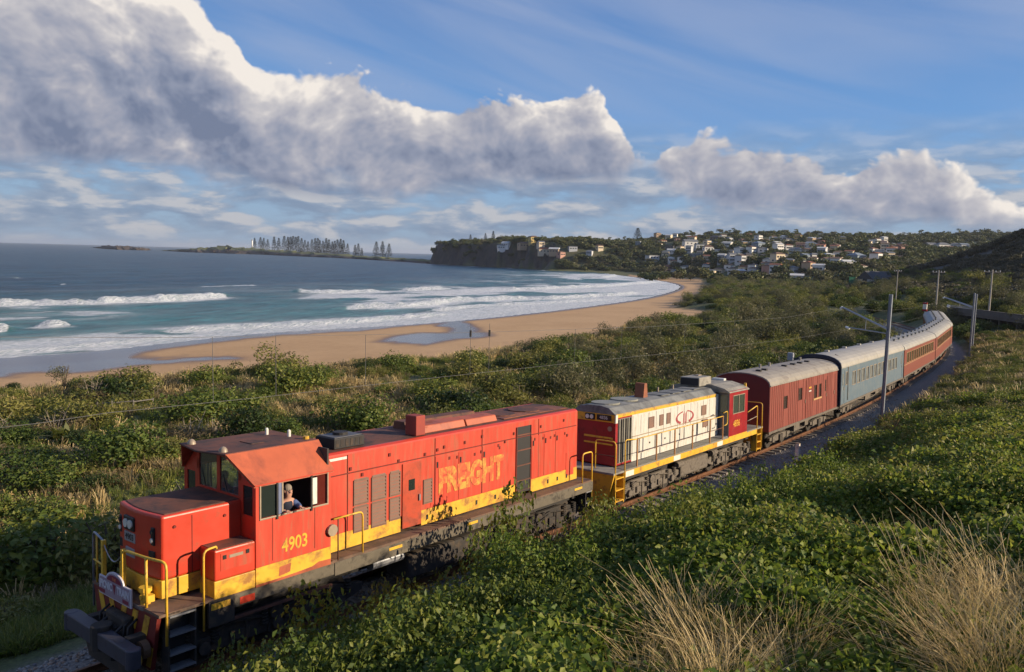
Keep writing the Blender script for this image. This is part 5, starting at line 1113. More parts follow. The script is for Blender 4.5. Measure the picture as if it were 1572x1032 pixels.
# -- scatter helper (instances on real points)
def lib(name, meshes):
    c = bpy.data.collections.new(name)
    for i, m_ in enumerate(meshes): o = bpy.data.objects.new('%s_%02d' % (name, i), m_); c.objects.link(o)
    return c
def scatter(name, label, cat, P, coll, nvar, smin, smax, tilt=.2, zs=None, seed=1, kind='stuff', group=None):
    rs = np.random.RandomState(seed); n = len(P); o0 = P[len(P) // 2].copy(); me = bpy.data.meshes.new(name); me.vertices.add(n); me.vertices.foreach_set('co', (P - o0).astype(np.float32).ravel())
    rot = np.stack([rs.normal(0, tilt, n), rs.normal(0, tilt, n), rs.uniform(0, 6.28, n)], 1); s = rs.uniform(smin, smax, n) if np.isscalar(smin) else smin * rs.uniform(.75, 1.25, n)
    sc = np.stack([s, s, s * (rs.uniform(*zs, n) if zs else 1)], 1)
    for k, t, a in (('rot', 'FLOAT_VECTOR', rot), ('scl', 'FLOAT_VECTOR', sc)):
        at_ = me.attributes.new(k, t, 'POINT'); at_.data.foreach_set('vector', a.astype(np.float32).ravel())
    at_ = me.attributes.new('idx', 'INT', 'POINT'); at_.data.foreach_set('value', rs.randint(0, nvar, n).astype(np.int32))
    o = bpy.data.objects.new(name, me); COL.objects.link(o); o.location = o0
    g = bpy.data.node_groups.new('scatter_' + name, 'GeometryNodeTree'); g.interface.new_socket('Geometry', in_out='INPUT', socket_type='NodeSocketGeometry'); g.interface.new_socket('Geometry', in_out='OUTPUT', socket_type='NodeSocketGeometry')
    N = g.nodes; gi = N.new('NodeGroupInput'); go = N.new('NodeGroupOutput'); ci = N.new('GeometryNodeCollectionInfo'); ci.inputs['Collection'].default_value = coll; ci.inputs['Separate Children'].default_value = True; ci.inputs['Reset Children'].default_value = True
    ip = N.new('GeometryNodeInstanceOnPoints'); ip.inputs['Pick Instance'].default_value = True
    def na(nm, dt): a = N.new('GeometryNodeInputNamedAttribute'); a.data_type = dt; a.inputs['Name'].default_value = nm; return a.outputs['Attribute']
    er = N.new('FunctionNodeEulerToRotation'); g.links.new(na('rot', 'FLOAT_VECTOR'), er.inputs[0]); g.links.new(er.outputs[0], ip.inputs['Rotation'])
    g.links.new(na('scl', 'FLOAT_VECTOR'), ip.inputs['Scale']); g.links.new(na('idx', 'INT'), ip.inputs['Instance Index'])
    g.links.new(gi.outputs[0], ip.inputs['Points']); g.links.new(ci.outputs[0], ip.inputs['Instance']); g.links.new(ip.outputs[0], go.inputs[0])
    md = o.modifiers.new('Scatter', 'NODES'); md.node_group = g
    tag(o, label, cat, group, kind); return o

# -- creeper on the bank by the viewpoint
def sprig(seed, n, size, rad, mt, asp=.85, h=.18):
    rs = np.random.RandomState(seed); d = rs.normal(0, 1, (n, 3)); d[:, 2] = np.abs(d[:, 2]) * .8 + .5; d /= np.linalg.norm(d, axis=1)[:, None]
    p = np.stack([rs.normal(0, rad * .5, n), rs.normal(0, rad * .5, n), rs.uniform(0, h, n)], 1)
    v, f = leaf_arrays(p, d, size, asp, rs, .45, .3); return np_mesh('sprig', v, f, mt, attr=np.repeat(rs.uniform(0, 1, n), 4))
ivy = lib('creeper', [sprig(200 + i, 40, .072, .34, L_ivy) for i in range(4)] + [sprig(206, 30, .07, .34, L_olive, .5, .28)] + [sprig(210, 30, .08, .3, L_green, .6, .22)])
ivyn = lib('creeper_fine', [sprig(220 + i, 34, .062, .24, L_ivy, .8, .14) for i in range(4)] + [sprig(230, 34, .05, .24, L_green, .6, .16)])
rs = np.random.RandomState(5)
def cand(n, x0, x1, y0, y1): return rs.uniform(x0, x1, n), rs.uniform(y0, y1, n)
def bank_pts(n, x0, x1, y0, y1, hmax, seed, ymask):
    x, y = cand(n, x0, x1, y0, y1); z, dt, *_ = terrain(x, y, True); m = ymask(x, y, dt)
    H = hmax * sstep(.3, .75, fbm(x, y, .55, 3, seed)) + .06
    u = rs.uniform(0, 1, n) ** .45; return np.stack([x, y, z + H * u], 1)[m]
near = lambda x, y, dt: (dt < -4.6 - .8 * fbm(x, y, .5, 2, 1)) & (np.hypot(x - CAM[0], y - CAM[1]) > 2.6)
P1 = bank_pts(40000, -7, 17, -17.5, -4, .55, 61, near)
P1 = P1[az_of(P1[:, 0], P1[:, 1]) > -.95]
rN = np.linalg.norm(P1 - CAM, axis=1)
Pn = bank_pts(75000, -7, 9, -16.5, -6.5, .42, 61, near); Pn = Pn[(np.linalg.norm(Pn - CAM, axis=1) < 10.5) & (az_of(Pn[:, 0], Pn[:, 1]) > -.9) & (az_of(Pn[:, 0], Pn[:, 1]) < .8)]
scatter('creeper', 'small-leaved green creeper nearest the viewpoint, at the bottom of the picture', 'creeper', Pn, ivyn, 5, .75, 1.2, .3, seed=22)
scatter('creeper', 'green leafy creeper smothering the embankment slope on the camera side of the track', 'creeper', P1[rN > 9.0], ivy, 6, .6, 1.1, .25, seed=2)
P2 = bank_pts(30000, 14, 48, -20, -4, .7, 62, lambda x, y, dt: dt < -4.0 - 1.2 * fbm(x, y, .4, 2, 1))
P2 = P2[(az_of(P2[:, 0], P2[:, 1]) > -.1)]
scatter('creeper', 'green creeper on the bank beside the red van and the blue carriage', 'creeper', P2, ivy, 6, 1.1, 2.0, .25, seed=3)
# dry grass
def grass_clump(seed, n, h, mt, rad=.12, w=.006, droop=.3, heads=True, segs=3):
    rs = np.random.RandomState(seed); V = []; F = []; LC = []
    for i in range(n):
        a = rs.uniform(0, 6.28); r0 = rad * math.sqrt(rs.uniform()); b = np.array([math.cos(a) * r0, math.sin(a) * r0, -.05]); dr = np.array([math.cos(a + rs.normal(0, .7)), math.sin(a + rs.normal(0, .7)), 0]); hh = h * rs.uniform(.45, 1.1); dd = droop * rs.uniform(.2, 1.3); sd = np.array([-dr[1], dr[0], 0]); lc = rs.uniform()
        k = len(V)
        for j in range(segs + 1):
            t = j / segs; c = b + np.array([0, 0, hh * t * (1 - .25 * dd * t)]) + dr * dd * hh * t * t; ww = w * (1 - t * .75) * (1.0 if j < segs or not heads else 2.2)
            V += [c - sd * ww, c + sd * ww]; LC += [lc, lc]
            if j: q = k + 2 * j; F.append([q - 2, q - 1, q + 1, q])
    return np_mesh('grass', np.array(V), np.array(F), mt, attr=np.array(LC))
straw = lib('straw', [grass_clump(300 + i, 140, .62, L_straw, .26, .0042, 1.0, True, 5) for i in range(4)])
straw_far = lib('straw_far', [grass_clump(310 + i, 40, .6, L_straw if i < 2 else L_tan, .25, .018, .5) for i in range(4)])
green_t = lib('green_grass', [grass_clump(320 + i, 40, .45, L_grass, .22, .016, .6, False) for i in range(3)])
def clump_pts(lst, n, sx, z_off=0.):
    out = []
    for px, py in lst:
        h_ = hit(px, py, 60, z_off)
        if h_ is None: continue
        x = h_[0] + rs.normal(0, sx, n); y = h_[1] + rs.normal(0, sx, n); z = terrain(x, y); out.append(np.stack([x, y, z + .05], 1))
    return np.vstack(out)
scatter('dry_grass', 'straw coloured dry grass standing among the creeper at the bottom of the bank view', 'grass', clump_pts([(960, 1055), (1010, 1035), (1060, 1030), (1095, 1030), (1140, 1030), (1175, 1040), (1225, 1060), (1120, 1080), (1040, 1090), (1180, 1090), (985, 1100), (1240, 1020)], 5, .25), straw, 4, .4, 1.0, .34, seed=4)
scatter('dry_grass', 'tall pale dry grass at the right edge of the bank', 'grass', clump_pts([(1470, 1000), (1500, 980), (1535, 960), (1570, 950), (1590, 990), (1520, 1040), (1560, 1060), (1460, 1060), (1600, 1070), (1500, 1090)], 8, .28), straw, 4, .55, 1.15, .30, seed=5)
scatter('dry_grass', 'thin straw stalks poking through the creeper', 'grass', clump_pts([(1300, 960), (1250, 900), (1390, 900), (1330, 1020), (900, 1000), (1440, 830), (1360, 860), (1530, 780)], 3, .6), straw, 4, .4, .8, .3, seed=6)

# -- scrub on the far part of the bank (lit, tan and green)
x, y = cand(9000, 36, 125, -34, 6); z, dt, *_ = terrain(x, y, True); m = (dt < -4.3) & (az_of(x, y) < .62) & (az_of(x, y) > .1)
P3 = np.stack([x, y, z + rs.uniform(0, .35, len(x))], 1)[m]
scr = lib('bank_scrub', [shrubs_o[0], shrubs_g[0], shrubs_t[0], shrubs_o[1], shrubs_t[1], shrubs_t[2]])
scatter('bank_scrub', 'olive and straw coloured scrub covering the bank right of the carriages', 'scrub', P3, scr, 6, .45, 1.3, .15, (.5, .9), seed=7)
scatter('verge_grass', 'rank green and dry grass between the scrub on the right bank', 'grass', P3[::2] + [.5, .3, 0], straw_far, 4, .7, 1.5, .2, seed=8)

x, y = cand(1500, 17, 48, -10, -3.6); z, dt, *_ = terrain(x, y, True); m = (dt < -3.8) & (dt > -8.5) & (rs.uniform(0, 1, len(x)) < .42)
scatter('verge_scrub', 'pale weeds and small scrub along the top of the cutting beside the ballast', 'scrub', np.stack([x, y, z + .15], 1)[m], lib('verge_lib', [shrubs_o[1], shrubs_t[0], shrubs_o[2], shrubs_t[1]]), 4, .3, .75, .2, (.6, 1.1), seed=17)
# -- shrubs between the viewpoint and the track, tops set against the train
TOPS = [(352, 1012, -3.9, 1.0), (400, 1002, -4.1, 1.2), (455, 962, -4.0, 1.2), (505, 945, -4.4, 1.3), (548, 925, -4.2, 1.2), (597, 872, -3.8, .9), (640, 905, -4.3, 1.3), (700, 893, -4.5, 1.4), (748, 868, -4.2, 1.3),
        (800, 820, -4.0, 1.1), (848, 760, -3.9, 1.5), (890, 798, -4.3, 1.3), (945, 775, -4.3, 1.3), (1000, 778, -4.4, 1.3), (470, 1010, -5.2, 1.4), (560, 985, -5.4, 1.5), (640, 965, -5.6, 1.5), (730, 930, -5.4, 1.5), (820, 890, -5.4, 1.6), (900, 860, -5.4, 1.5), (980, 835, -5.6, 1.4),
        (540, 1040, -6.6, 1.4), (650, 1020, -6.8, 1.5), (760, 985, -6.8, 1.5), (860, 935, -6.8, 1.5)]
TL = ['leafy shrub in shadow below the front steps of 4903', 'shaded green shrub under the cab of 4903', 'tall thin sapling rising against the fuel tank of 4903', 'green shrub in front of the middle of the orange locomotive', 'tall bright shrub covering the rear steps of 4903', 'sunlit shrub beside the ladder of the white locomotive', 'shaded shrub on the slope below the trackside row']
for i, (px, py, yy, w_) in enumerate(TOPS):
    d = ray(px, py); p = CAM + d * ((yy - CAM[1]) / d[1]); g = tz1(p[0], p[1]); h_ = max(p[2] - g, .5)
    lab = TL[0] if px < 410 and yy > -5 else TL[1] if px < 560 and yy > -5 else TL[2] if px == 597 else TL[3] if px < 790 and yy > -5 else TL[4] if px < 870 and yy > -5 else TL[5] if yy > -5 else TL[6]
    plant('trackside_shrub', lab, 'shrub', 'shrubs growing beside the track', shrub_fine[i % 4], rnd.choice(stem_m), (p[0], p[1], g - .08), w_ * (1.25 if px != 597 else .7), None, h_ * 1.12)

x, y = cand(5200, -5, 16, -10.5, -3.6); z, dt, *_ = terrain(x, y, True); m = (dt < -3.5 - .5 * fbm(x, y, .9, 2, 9)) & (x < 15.5 + dt * .2) & (fbm(x, y, .5, 2, 19) > .34)
scatter('slope_bushes', 'tangled green bushes filling the shaded slope below locomotive 4903', 'bushes', np.stack([x, y, z - .05], 1)[m][:1500], lib('slope_lib', shrub_fine), 4, .45, .95, .2, (.8, 1.5), seed=15)
# -- dunes between the train and the beach
BIG = [(25, 745, 3.6, 0), (75, 752, 3.4, 0), (120, 740, 2.2, 1), (150, 748, 1.9, 2), (225, 712, 2.8, 0), (262, 705, 2.8, 1), (330, 690, 2.2, 0), (300, 668, 2.0, 1), (60, 668, 2.2, 1), (110, 655, 2.0, 0), (20, 640, 2.2, 0), (410, 610, 2.2, 0), (455, 655, 2.2, 0), (205, 605, 2.6, 0), (225, 606, 2.2, 0), (130, 615, 2.0, 1), (350, 592, 2.2, 0), (560, 575, 2.6, 2), (610, 575, 2.4, 0), (520, 605, 2.4, 1), (680, 640, 2.6, 0), (690, 600, 2.6, 0), (740, 590, 2.6, 1),
       (810, 600, 4.6, 0), (840, 585, 4.4, 0), (880, 620, 4.6, 3), (790, 625, 3.4, 1), (760, 640, 2.8, 0), (930, 600, 4.4, 3), (975, 590, 4.6, 3), (1010, 610, 4.2, 0), (1050, 600, 4.6, 3), (1100, 590, 4.6, 3), (1000, 560, 4.6, 3), (1060, 555, 4.8, 2), (1120, 555, 5.2, 3), (1160, 565, 4.6, 0), (1170, 530, 5.6, 3), (1100, 520, 5.2, 2), (1040, 530, 4.6, 3), (1220, 530, 5.0, 3), (1260, 515, 5.2, 2), (1230, 500, 5.6, 3), (1300, 500, 5.2, 2), (1150, 500, 5.6, 3), (1200, 480, 6.0, 3),
       (1340, 480, 5.0, 2), (1390, 478, 5.0, 1), (1310, 470, 5.0, 0), (920, 560, 3.6, 0), (860, 555, 3.2, 2), (895, 545, 3.0, 0), (1000, 535, 3.4, 2)]
fams = [shrubs_g, shrubs_o, shrubs_d, shrubs_c]
fl = ['bright green bushy shrub on the dune', 'olive yellow-leaved shrub on the dune', 'dark rounded bush casting shade on the dune', 'tall grey-green coastal tree in the thicket']
for px, py, s, k in BIG:
    p = hit(px, py)
    if p is not None: plant('coastal_shrub' if k < 3 else 'coastal_tree', fl[k] + (', at the far left' if px < 200 else ', left of the cab roof' if px < 420 else ', beyond the orange hood' if px < 790 else ', beyond the white locomotive' if px < 1130 else ', beyond the carriages'), 'shrub' if k < 3 else 'tree', 'larger shrubs on the dune' if k < 3 else 'coastal trees beside the line', rnd.choice(fams[k]), rnd.choice(stem_m), (p[0], p[1], p[2] - .15), s * (.74 if k < 3 else .8), None, s * (.58 if k < 3 else .85))
x, y = cand(8000, -14, 190, 7, 115); z, dt, ds, dv, az, r, *_ = terrain(x, y, True)
thick = fbm(x, y, .07, 3, 77)
m = (dt > 7.5) & (dv > 1.0) & (az > -.62) & (az < .62) & (rs.uniform(0, 1, len(x)) < np.where(r < 90, sstep(.40, .60, thick) * .95 + .10, .85)) & (z < 2)
X, Y, Z, RR, DV = x[m], y[m], z[m], r[m], dv[m]; o_ = np.argsort(RR); X, Y, Z, RR, DV = X[o_], Y[o_], Z[o_], RR[o_], DV[o_]
keep = [];
for i in range(len(X)):
    sp = 1.7 + RR[i] * .009
    if all((X[i] - X[j]) ** 2 + (Y[i] - Y[j]) ** 2 > sp * sp for j in keep[-260:]): keep.append(i)
dune = ['low green coastal shrub on the dune between the train and the beach', 'low olive coastal shrub on the dune between the train and the beach', 'small dark coastal bush on the dune between the train and the beach', 'dry twiggy tan bush on the dune between the train and the beach']
def proj(p):
    d = np.array(p) - CAM; z_ = d @ FW; return 786 + FPX * (d @ RT) / z_, 516 - FPX * (d @ UP) / z_
dlook = ['low bright green shrub', 'low olive shrub', 'small dark bush', 'dry twiggy tan bush']
def dune_label(k, x_, y_, z_):
    px, py = proj((x_, y_, z_)); dd1 = float(terrain(np.array([x_]), np.array([y_]), True)[1][0]); dv1 = float(terrain(np.array([x_]), np.array([y_]), True)[3][0])
    a = 'left of 4903' if px < 180 else 'behind the cab of 4903' if px < 510 else 'behind the hood of 4903' if px < 890 else 'behind the white locomotive' if px < 1150 else 'behind the carriages'
    return dlook[k] + (' by the beach edge, ' if dv1 < 11 else ' close to the line, ' if dd1 < 20 else ' in mid dune, ') + a
far_pts = []; cnt = 0
for i in keep:
    if cnt < 290 and RR[i] < 150:
        k = rnd.choices((0, 1, 2, 4), (42, 30, 12, 16))[0]; s = rnd.choice((1.0, 1.3, 1.6, 2.1, 2.7)) * rnd.uniform(.85, 1.1) * (1 + RR[i] * .004) * (.38 + .62 * float(sstep(2, 20, DV[i])))
        fam = shrubs_t if k == 4 else fams[k]
        plant('dune_shrub', dune_label(min(k, 3), X[i], Y[i], Z[i]), 'shrub', 'low shrubs scattered over the dune', rnd.choice(fam), rnd.choice(stem_t if k == 4 else stem_m), (X[i], Y[i], Z[i] - .1), s, None, s * rnd.uniform(.6, .95)); cnt += 1
    else: far_pts.append((X[i], Y[i], Z[i] - .1 - (.8 if DV[i] < 10 else 0)))
x, y = cand(6000, 120, 520, -10, 260); z, dt, ds, dv, az, r, *_ = terrain(x, y, True)
m = (np.abs(dt) > np.where(x > 185, -1, np.where(x > 128, 4.2, 7))) & (dv > 1) & (ds > 22) & (az > -.1) & (az < .64) & (z < 6) & (dt > -60)
m &= ~((az > az_px(1290)) & (r > 175) & (rs.uniform(0, 1, len(x)) < .3)); P4 = np.stack([x, y, z - .2], 1)[m]
thk = lib('thicket', [shrubs_g[0], shrubs_g[1], shrubs_o[0], shrubs_d[0], shrubs_c[0], shrubs_c[1], shrubs_o[2]])
scatter('coastal_thicket', 'dense coastal thicket stretching from the curve of the line to the town', 'thicket', P4, thk, 7, 1.8, 3.8, .1, (.6, 1.05), seed=9)
if far_pts: scatter('dune_scrub', 'scrub far along the dune beside the beach', 'scrub', np.array(far_pts), thk, 7, 1.5, 3.0, .1, (.6, 1.0), seed=10)
# grass and low growth over the whole dune
x, y = cand(60000, -16, 150, 4.2, 80); z, dt, ds, dv, az, r, *_ = terrain(x, y, True)
m = (dt > 4.0) & (dv > -.2) & (az > -.64) & (az < .6) & (rs.uniform(0, 1, len(x)) < 30 / np.maximum(r, 30)); t_ = fbm(x, y, .09, 3, 78)
PG = np.stack([x, y, z - .02], 1)[m]; tt = t_[m] + rs.normal(0, .09, m.sum()); dd_ = dt[m]; rr_ = r[m]
dry = (tt > .50) & (dd_ > 9)
scatter('dune_grass', 'straw coloured tussock grass between the dune shrubs', 'grass', PG[dry], straw_far, 4, .8 + rr_[dry] * .008, 1, .2, (.7, 1.1), seed=11)
scatter('green_growth', 'green grass and creeping plants on the slope behind the train', 'grass', PG[~dry], lib('mixed_growth', [green_t.objects[0].data, green_t.objects[1].data, green_t.objects[2].data, ivy.objects[0].data, ivy.objects[4].data, ivy.objects[1].data]), 6, .85 + rr_[~dry] * .010, 1, .2, seed=12)
# slope just beyond the track: grass cover
x, y = cand(26000, -12, 40, 3.6, 17); z, dt, ds, dv, az, r, *_ = terrain(x, y, True); m = (dt > 3.6 + .6 * fbm(x, y, .8, 2, 4)) & (az > -.66) & (az < .3)
scatter('embankment_grass', 'green grass on the embankment in the shadow of the train', 'grass', np.stack([x, y, z], 1)[m], lib('growth_b', [green_t.objects[0].data, green_t.objects[1].data, green_t.objects[2].data, ivy.objects[2].data]), 4, .6, 1.2, .25, seed=13)
# lone spindly tree at the beach edge
p = hit(97, 603); e = plant('beach_tree', 'small bare-stemmed tree standing alone at the edge of the beach', 'tree', None, crown('foliage', L_casu, 900, 420, .10, .3, 6, (.5, .5, .5), (.2, .35), 1.3, .9, 1, .3), stems('stem', M_bark, 77, 5, 1.3, .03, .3), (p[0], p[1], p[2] - .1), 2.0, 0)
# spiky plants (flax / banana like) on the left
def spiky(seed, n=34, L=1.0):
    rs_ = np.random.RandomState(seed); V = []; F = []; LC = []
    for i in range(n):
        a = rs_.uniform(0, 6.28); e_ = rs_.uniform(.5, 1.4); dr = np.array([math.cos(a) * math.cos(e_), math.sin(a) * math.cos(e_), math.sin(e_)]); sd = np.array([-math.sin(a), math.cos(a), 0]); k = len(V); l = L * rs_.uniform(.6, 1.1); lc = rs_.uniform()
        for j, w in enumerate((.03, .085, .07, .0)):
            t = j / 3; c = dr * l * t + np.array([0, 0, -.28 * l * t * t]); V += [c - sd * w, c + sd * w]; LC += [lc, lc]
            if j: q = k + 2 * j; F.append([q - 2, q - 1, q + 1, q])
    return np_mesh('fronds', np.array(V), np.array(F), L_olive, attr=np.array(LC))
sp = [spiky(1), spiky(2)]
for px, py, s in ((48, 640, 2.2), (62, 655, 2.4), (75, 640, 2.2), (92, 652, 2.3), (105, 668, 2.0), (88, 672, 1.8), (195, 712, 1.4), (118, 676, 1.7)):
    p = hit(px, py + 10)
    if p is not None:
        e = tag(empty('spiky_plant', (p[0], p[1], p[2]), rnd.uniform(0, 6)), 'clump of broad sword-shaped leaves among the dune scrub at the left', 'plant', 'spiky leaved plants on the left of the dune'); e.scale = (s, s, s)
        o = bpy.data.objects.new('fronds', rnd.choice(sp)); COL.objects.link(o); o.parent = e
# driftwood rails / old fence among the dune plants
M_wood = mat('weathered_wood', (.16, .145, .135), .9, 0, .25, 6)
def beam(name, label, cat, a, b, r=.07, grp=None):
    a = Vector(a); b = Vector(b); o = MB().cyl((0, 0, 0), tuple(b - a), r, 7).build(name, M_wood); o.location = a; return tag(o, label, cat, grp)
for (a, b, lb) in (((145, 650), (172, 647), 'short weathered log lying in scrub at the left'), ((62, 647), (112, 642), 'long weathered log among the sword-leaved plants')):
    p1 = hit(*a); p2 = hit(*b)
    if p1 is not None and p2 is not None: beam('weathered_log', lb, 'log', p1 + [0, 0, .45], p2 + [0, 0, .5], .10)
fe = tag(empty('old_fence', tuple(hit(166, 638))), 'low broken timber fence in the scrub left of the locomotive', 'fence'); b0 = Vector(hit(166, 638))
for i, (px, py) in enumerate(((150, 638), (172, 636), (205, 634), (235, 630))):
    p = Vector(hit(px, py)) - b0; MB().cyl(p - Vector((0, 0, .2)), p + Vector((0, 0, 1.0)), .06, 6).build('post', M_wood, fe)
    if i: MB().cyl(q + Vector((0, 0, .85)), p + Vector((0, 0, .9)), .04, 6).build('rail', M_wood, fe); MB().cyl(q + Vector((0, 0, .4)), p + Vector((0, 0, .45)), .04, 6).build('rail', M_wood, fe)
    q = p

# -- ballast stones
M_st = [mat('ballast_stone_grey', (.33, .30, .27), .9, 0, .35, 9), mat('ballast_stone_rust', (.30, .21, .15), .9, 0, .35, 9), mat('ballast_stone_dark', (.14, .135, .14), .9, 0, .3, 9)]
def stone(seed, mt):
    rs_ = random.Random(seed); bm = bmesh.new(); bmesh.ops.create_icosphere(bm, subdivisions=1, radius=1)
    for v in bm.verts: v.co *= rs_.uniform(.65, 1.15)
    me = bpy.data.meshes.new('stone'); bm.to_mesh(me); bm.free(); me.materials.append(mt); return me
stn = lib('stones', [stone(i, M_st[(0, 0, 1, 2, 0, 1)[i]]) for i in range(6)])
ss = rs.uniform(-12, 60, 46000); ss = ss[rs.uniform(0, 1, len(ss)) < np.clip(14 / np.maximum(np.abs(ss - 2), 14), .12, 1)]
yy = rs.uniform(-3.2, 3.0, len(ss)); PB = np.array([trk(s)[:2] + (trk(s)[3],) for s in ss]); bx = PB[:, 0] - np.sin(PB[:, 2]) * yy; by = PB[:, 1] + np.cos(PB[:, 2]) * yy
bz = terrain(bx, by); keepb = (np.abs(np.abs(yy) - .7525) > .09)
scatter('ballast_stones', 'grey and rusty ballast stones along the track', 'gravel', np.stack([bx, by, bz + .0], 1)[keepb], stn, 6, .022, .052, 1.0, seed=14)
for i, (px, py) in enumerate(((1350 / 1.0, 655), (1180, 745))):
    pass

# ================================================================== POLES AND WIRES
M_galv = mat('galvanised_steel', (.30, .33, .38), .45, .5, .12, 2); M_wire = mat('overhead_wire', (.10, .10, .105), .6, .2); M_pole = mat('concrete_pole', (.42, .38, .33), .85, 0, .15, 3); M_ins = mat('insulator_white', (.70, .72, .74), .3)
def mast(x, y, h, label, arm_to, wide=.19, lean=(0, 0)):
    g = tz1(x, y); e = tag(empty('overhead_line_mast', (x, y, g)), label, 'mast', 'overhead line masts beside the track'); T_ = h - g
    col_ = MB().prism([(-wide / 2, -.09), (wide / 2, -.09), (wide / 2, -.075), (.012, -.075), (.012, .075), (wide / 2, .075), (wide / 2, .09), (-wide / 2, .09), (-wide / 2, .075), (-.012, .075), (-.012, -.075), (-wide / 2, -.075)], -.3, T_, 'z').build('column', M_galv, e)
    ax, ay, zc, zm = arm_to; ax -= x; ay -= y; d = Vector((ax, ay, 0))
    up = MB().tube([(0, 0, zm - g - 1.0), tuple(d * .96 + Vector((0, 0, zm - g + .05)))], .060, 7).build('cantilever_tube', M_galv, e)
    MB().cyl(tuple(d * .96 + Vector((0, 0, zm - g + .05))), tuple(d + Vector((0, 0, zm - g - .05))), .08, 8).build('insulator', M_ins, e)
    MB().tube([(0, 0, zc - g + .15), tuple(d * .8 + Vector((0, 0, zc - g + .25)))], .040, 6).build('registration_tube', M_galv, e)
    MB().tube([tuple(d * .45 + Vector((0, 0, zc - g + .2))), tuple(d * .45 + Vector((0, 0, zm - g - .55)))], .02, 5).build('drop_bracket', M_galv, e)
    MB().cyl(tuple(d * .78 + Vector((0, 0, zc - g + .2))), tuple(d * .86 + Vector((0, 0, zc - g + .25))), .07, 8).build('insulator', M_ins, e)
    MB().box(-.25, .25, -.25, .25, -.3, .12).build('footing', M_conc, e); return e
mast(43.6, -3.15, 6.55, 'nearest galvanised mast, standing beside the blue carriage', (45.3, .1, 4.1, 5.5))
mast(103.0, 1.6, 5.2, 'second mast, beside the bend where the red carriages turn', (104.5, 5.2, 3.1, 4.4), .22)
mast(106.5, 1.9, 5.0, 'twin mast standing just behind the second mast at the bend', (108.5, 5.9, 3.1, 4.3), .22)
m4 = mast(-38.0, -3.0, 7.5, 'overhead line mast out of view behind the locomotive', (-36.0, .1, 6.2, 7.6))
def wire(name, pts, r, label):
    b = Vector(pts[0]); o = MB().tube([Vector(p) - b for p in pts], r, 4).build(name, M_wire); o.location = b; return tag(o, label, 'wire')
cont = [(-36, 0, 6.2), (-20, 0, 5.6), (-.4, 0, 5.08), (.8, 0, 5.10), (4, 0, 4.99), (9.1, 0, 4.87), (16.3, 0, 4.67), (22.9, 0, 4.46), (37, 0, 4.12), (45.3, .1, 4.05), (60, 1.2, 3.5), (75, 2.4, 3.2), (90, 3.6, 3.1), (104.5, 5.2, 3.1), (120, 8.3, 3.1), (135, 13.6, 3.1)]
mess = [(-36, 0, 7.6), (-20, 0, 7.0), (-.9, 0, 6.62), (1.9, 0, 6.43), (6.9, 0, 6.18), (11.6, 0, 5.97), (21.2, 0, 5.62), (35.5, 0, 5.34), (45.3, .1, 5.5), (60, 1.2, 4.7), (75, 2.4, 4.3), (90, 3.6, 4.2), (104.5, 5.2, 4.4), (120, 8.3, 4.2), (135, 13.6, 4.3)]
wire('contact_wire', cont, .006, 'lower overhead contact wire above the train'); mw_ = wire('catenary_wire', mess, .006, 'upper catenary wire above the train')
mz = np.array(mess); cz = np.array(cont)
for i, x_ in enumerate((2.9, 4.4, 6.95, 10.78, 11.6, 16, 19, 24, 29, 34, 40)):
    a = Vector((x_, 0, np.interp(x_, cz[:, 0], cz[:, 2]))) - Vector(mess[0]); b = Vector((x_, 0, np.interp(x_, mz[:, 0], mz[:, 2]))) - Vector(mess[0]); MB().cyl(a, b, .006, 4).build('dropper', M_wire, mw_)
    if x_ in (10.78, 11.6): MB().cyl(b - Vector((0, 0, .12)), b + Vector((0, 0, .06)), .035, 6).build('clamp', M_soot, mw_); MB().cyl(b, b + Vector((0, 0, .25)), .006, 4).build('dropper', M_wire, mw_)
# power poles near the road
def pole(px, pyb, rr, pyt, label, arm=1.1, r=.17, hang=0.0):
    b = atr(px, pyb, rr); g = tz1(b[0], b[1]); t = atr(px, pyt, rr); e = tag(empty('power_pole', (b[0], b[1], g)), label, 'pole', 'concrete power poles by the road'); H = t[2] - g
    MB().cyl((0, 0, -.3), (0, 0, H), r, 8, r * .65).build('shaft', M_pole, e)
    if arm:
        dx = Vector((RT[0], RT[1], 0)).normalized() * arm; MB().cyl(tuple(-dx + Vector((0, 0, H - .4))), tuple(dx + Vector((0, 0, H - .4))), .07, 6).build('crossarm', M_wood, e)
        for k in (-.9, -.4, .4, .9): MB().cyl(tuple(dx * k + Vector((0, 0, H - .35))), tuple(dx * k + Vector((0, 0, H - .12))), .05, 6).build('insulator', M_ins, e)
    return e, Vector((b[0], b[1], g + H - .3))
po = [pole(1376, 448, 210, 414, 'slim power pole showing above the top of the nearest mast', .9, .13), pole(1437, 468, 170, 415, 'middle power pole, in front of the dark ridge', 1.2), pole(1519, 468, 150, 414, 'right-hand power pole rising from the road parapet', 1.4), pole(1640, 470, 135, 412, 'power pole out of view to the right', 1.4)]
for a, b in zip(po[:-1], po[1:]):
    p, q = a[1], b[1]; wire('power_line', [tuple(p.lerp(q, t) - Vector((0, 0, 1.2 * math.sin(t * math.pi)))) for t in np.linspace(0, 1, 7)], .012, 'thin power line between ' + ('the slim pole and the middle power pole' if a is po[0] else 'the middle and right-hand power poles' if a is po[1] else 'the right-hand power pole and the picture edge'))
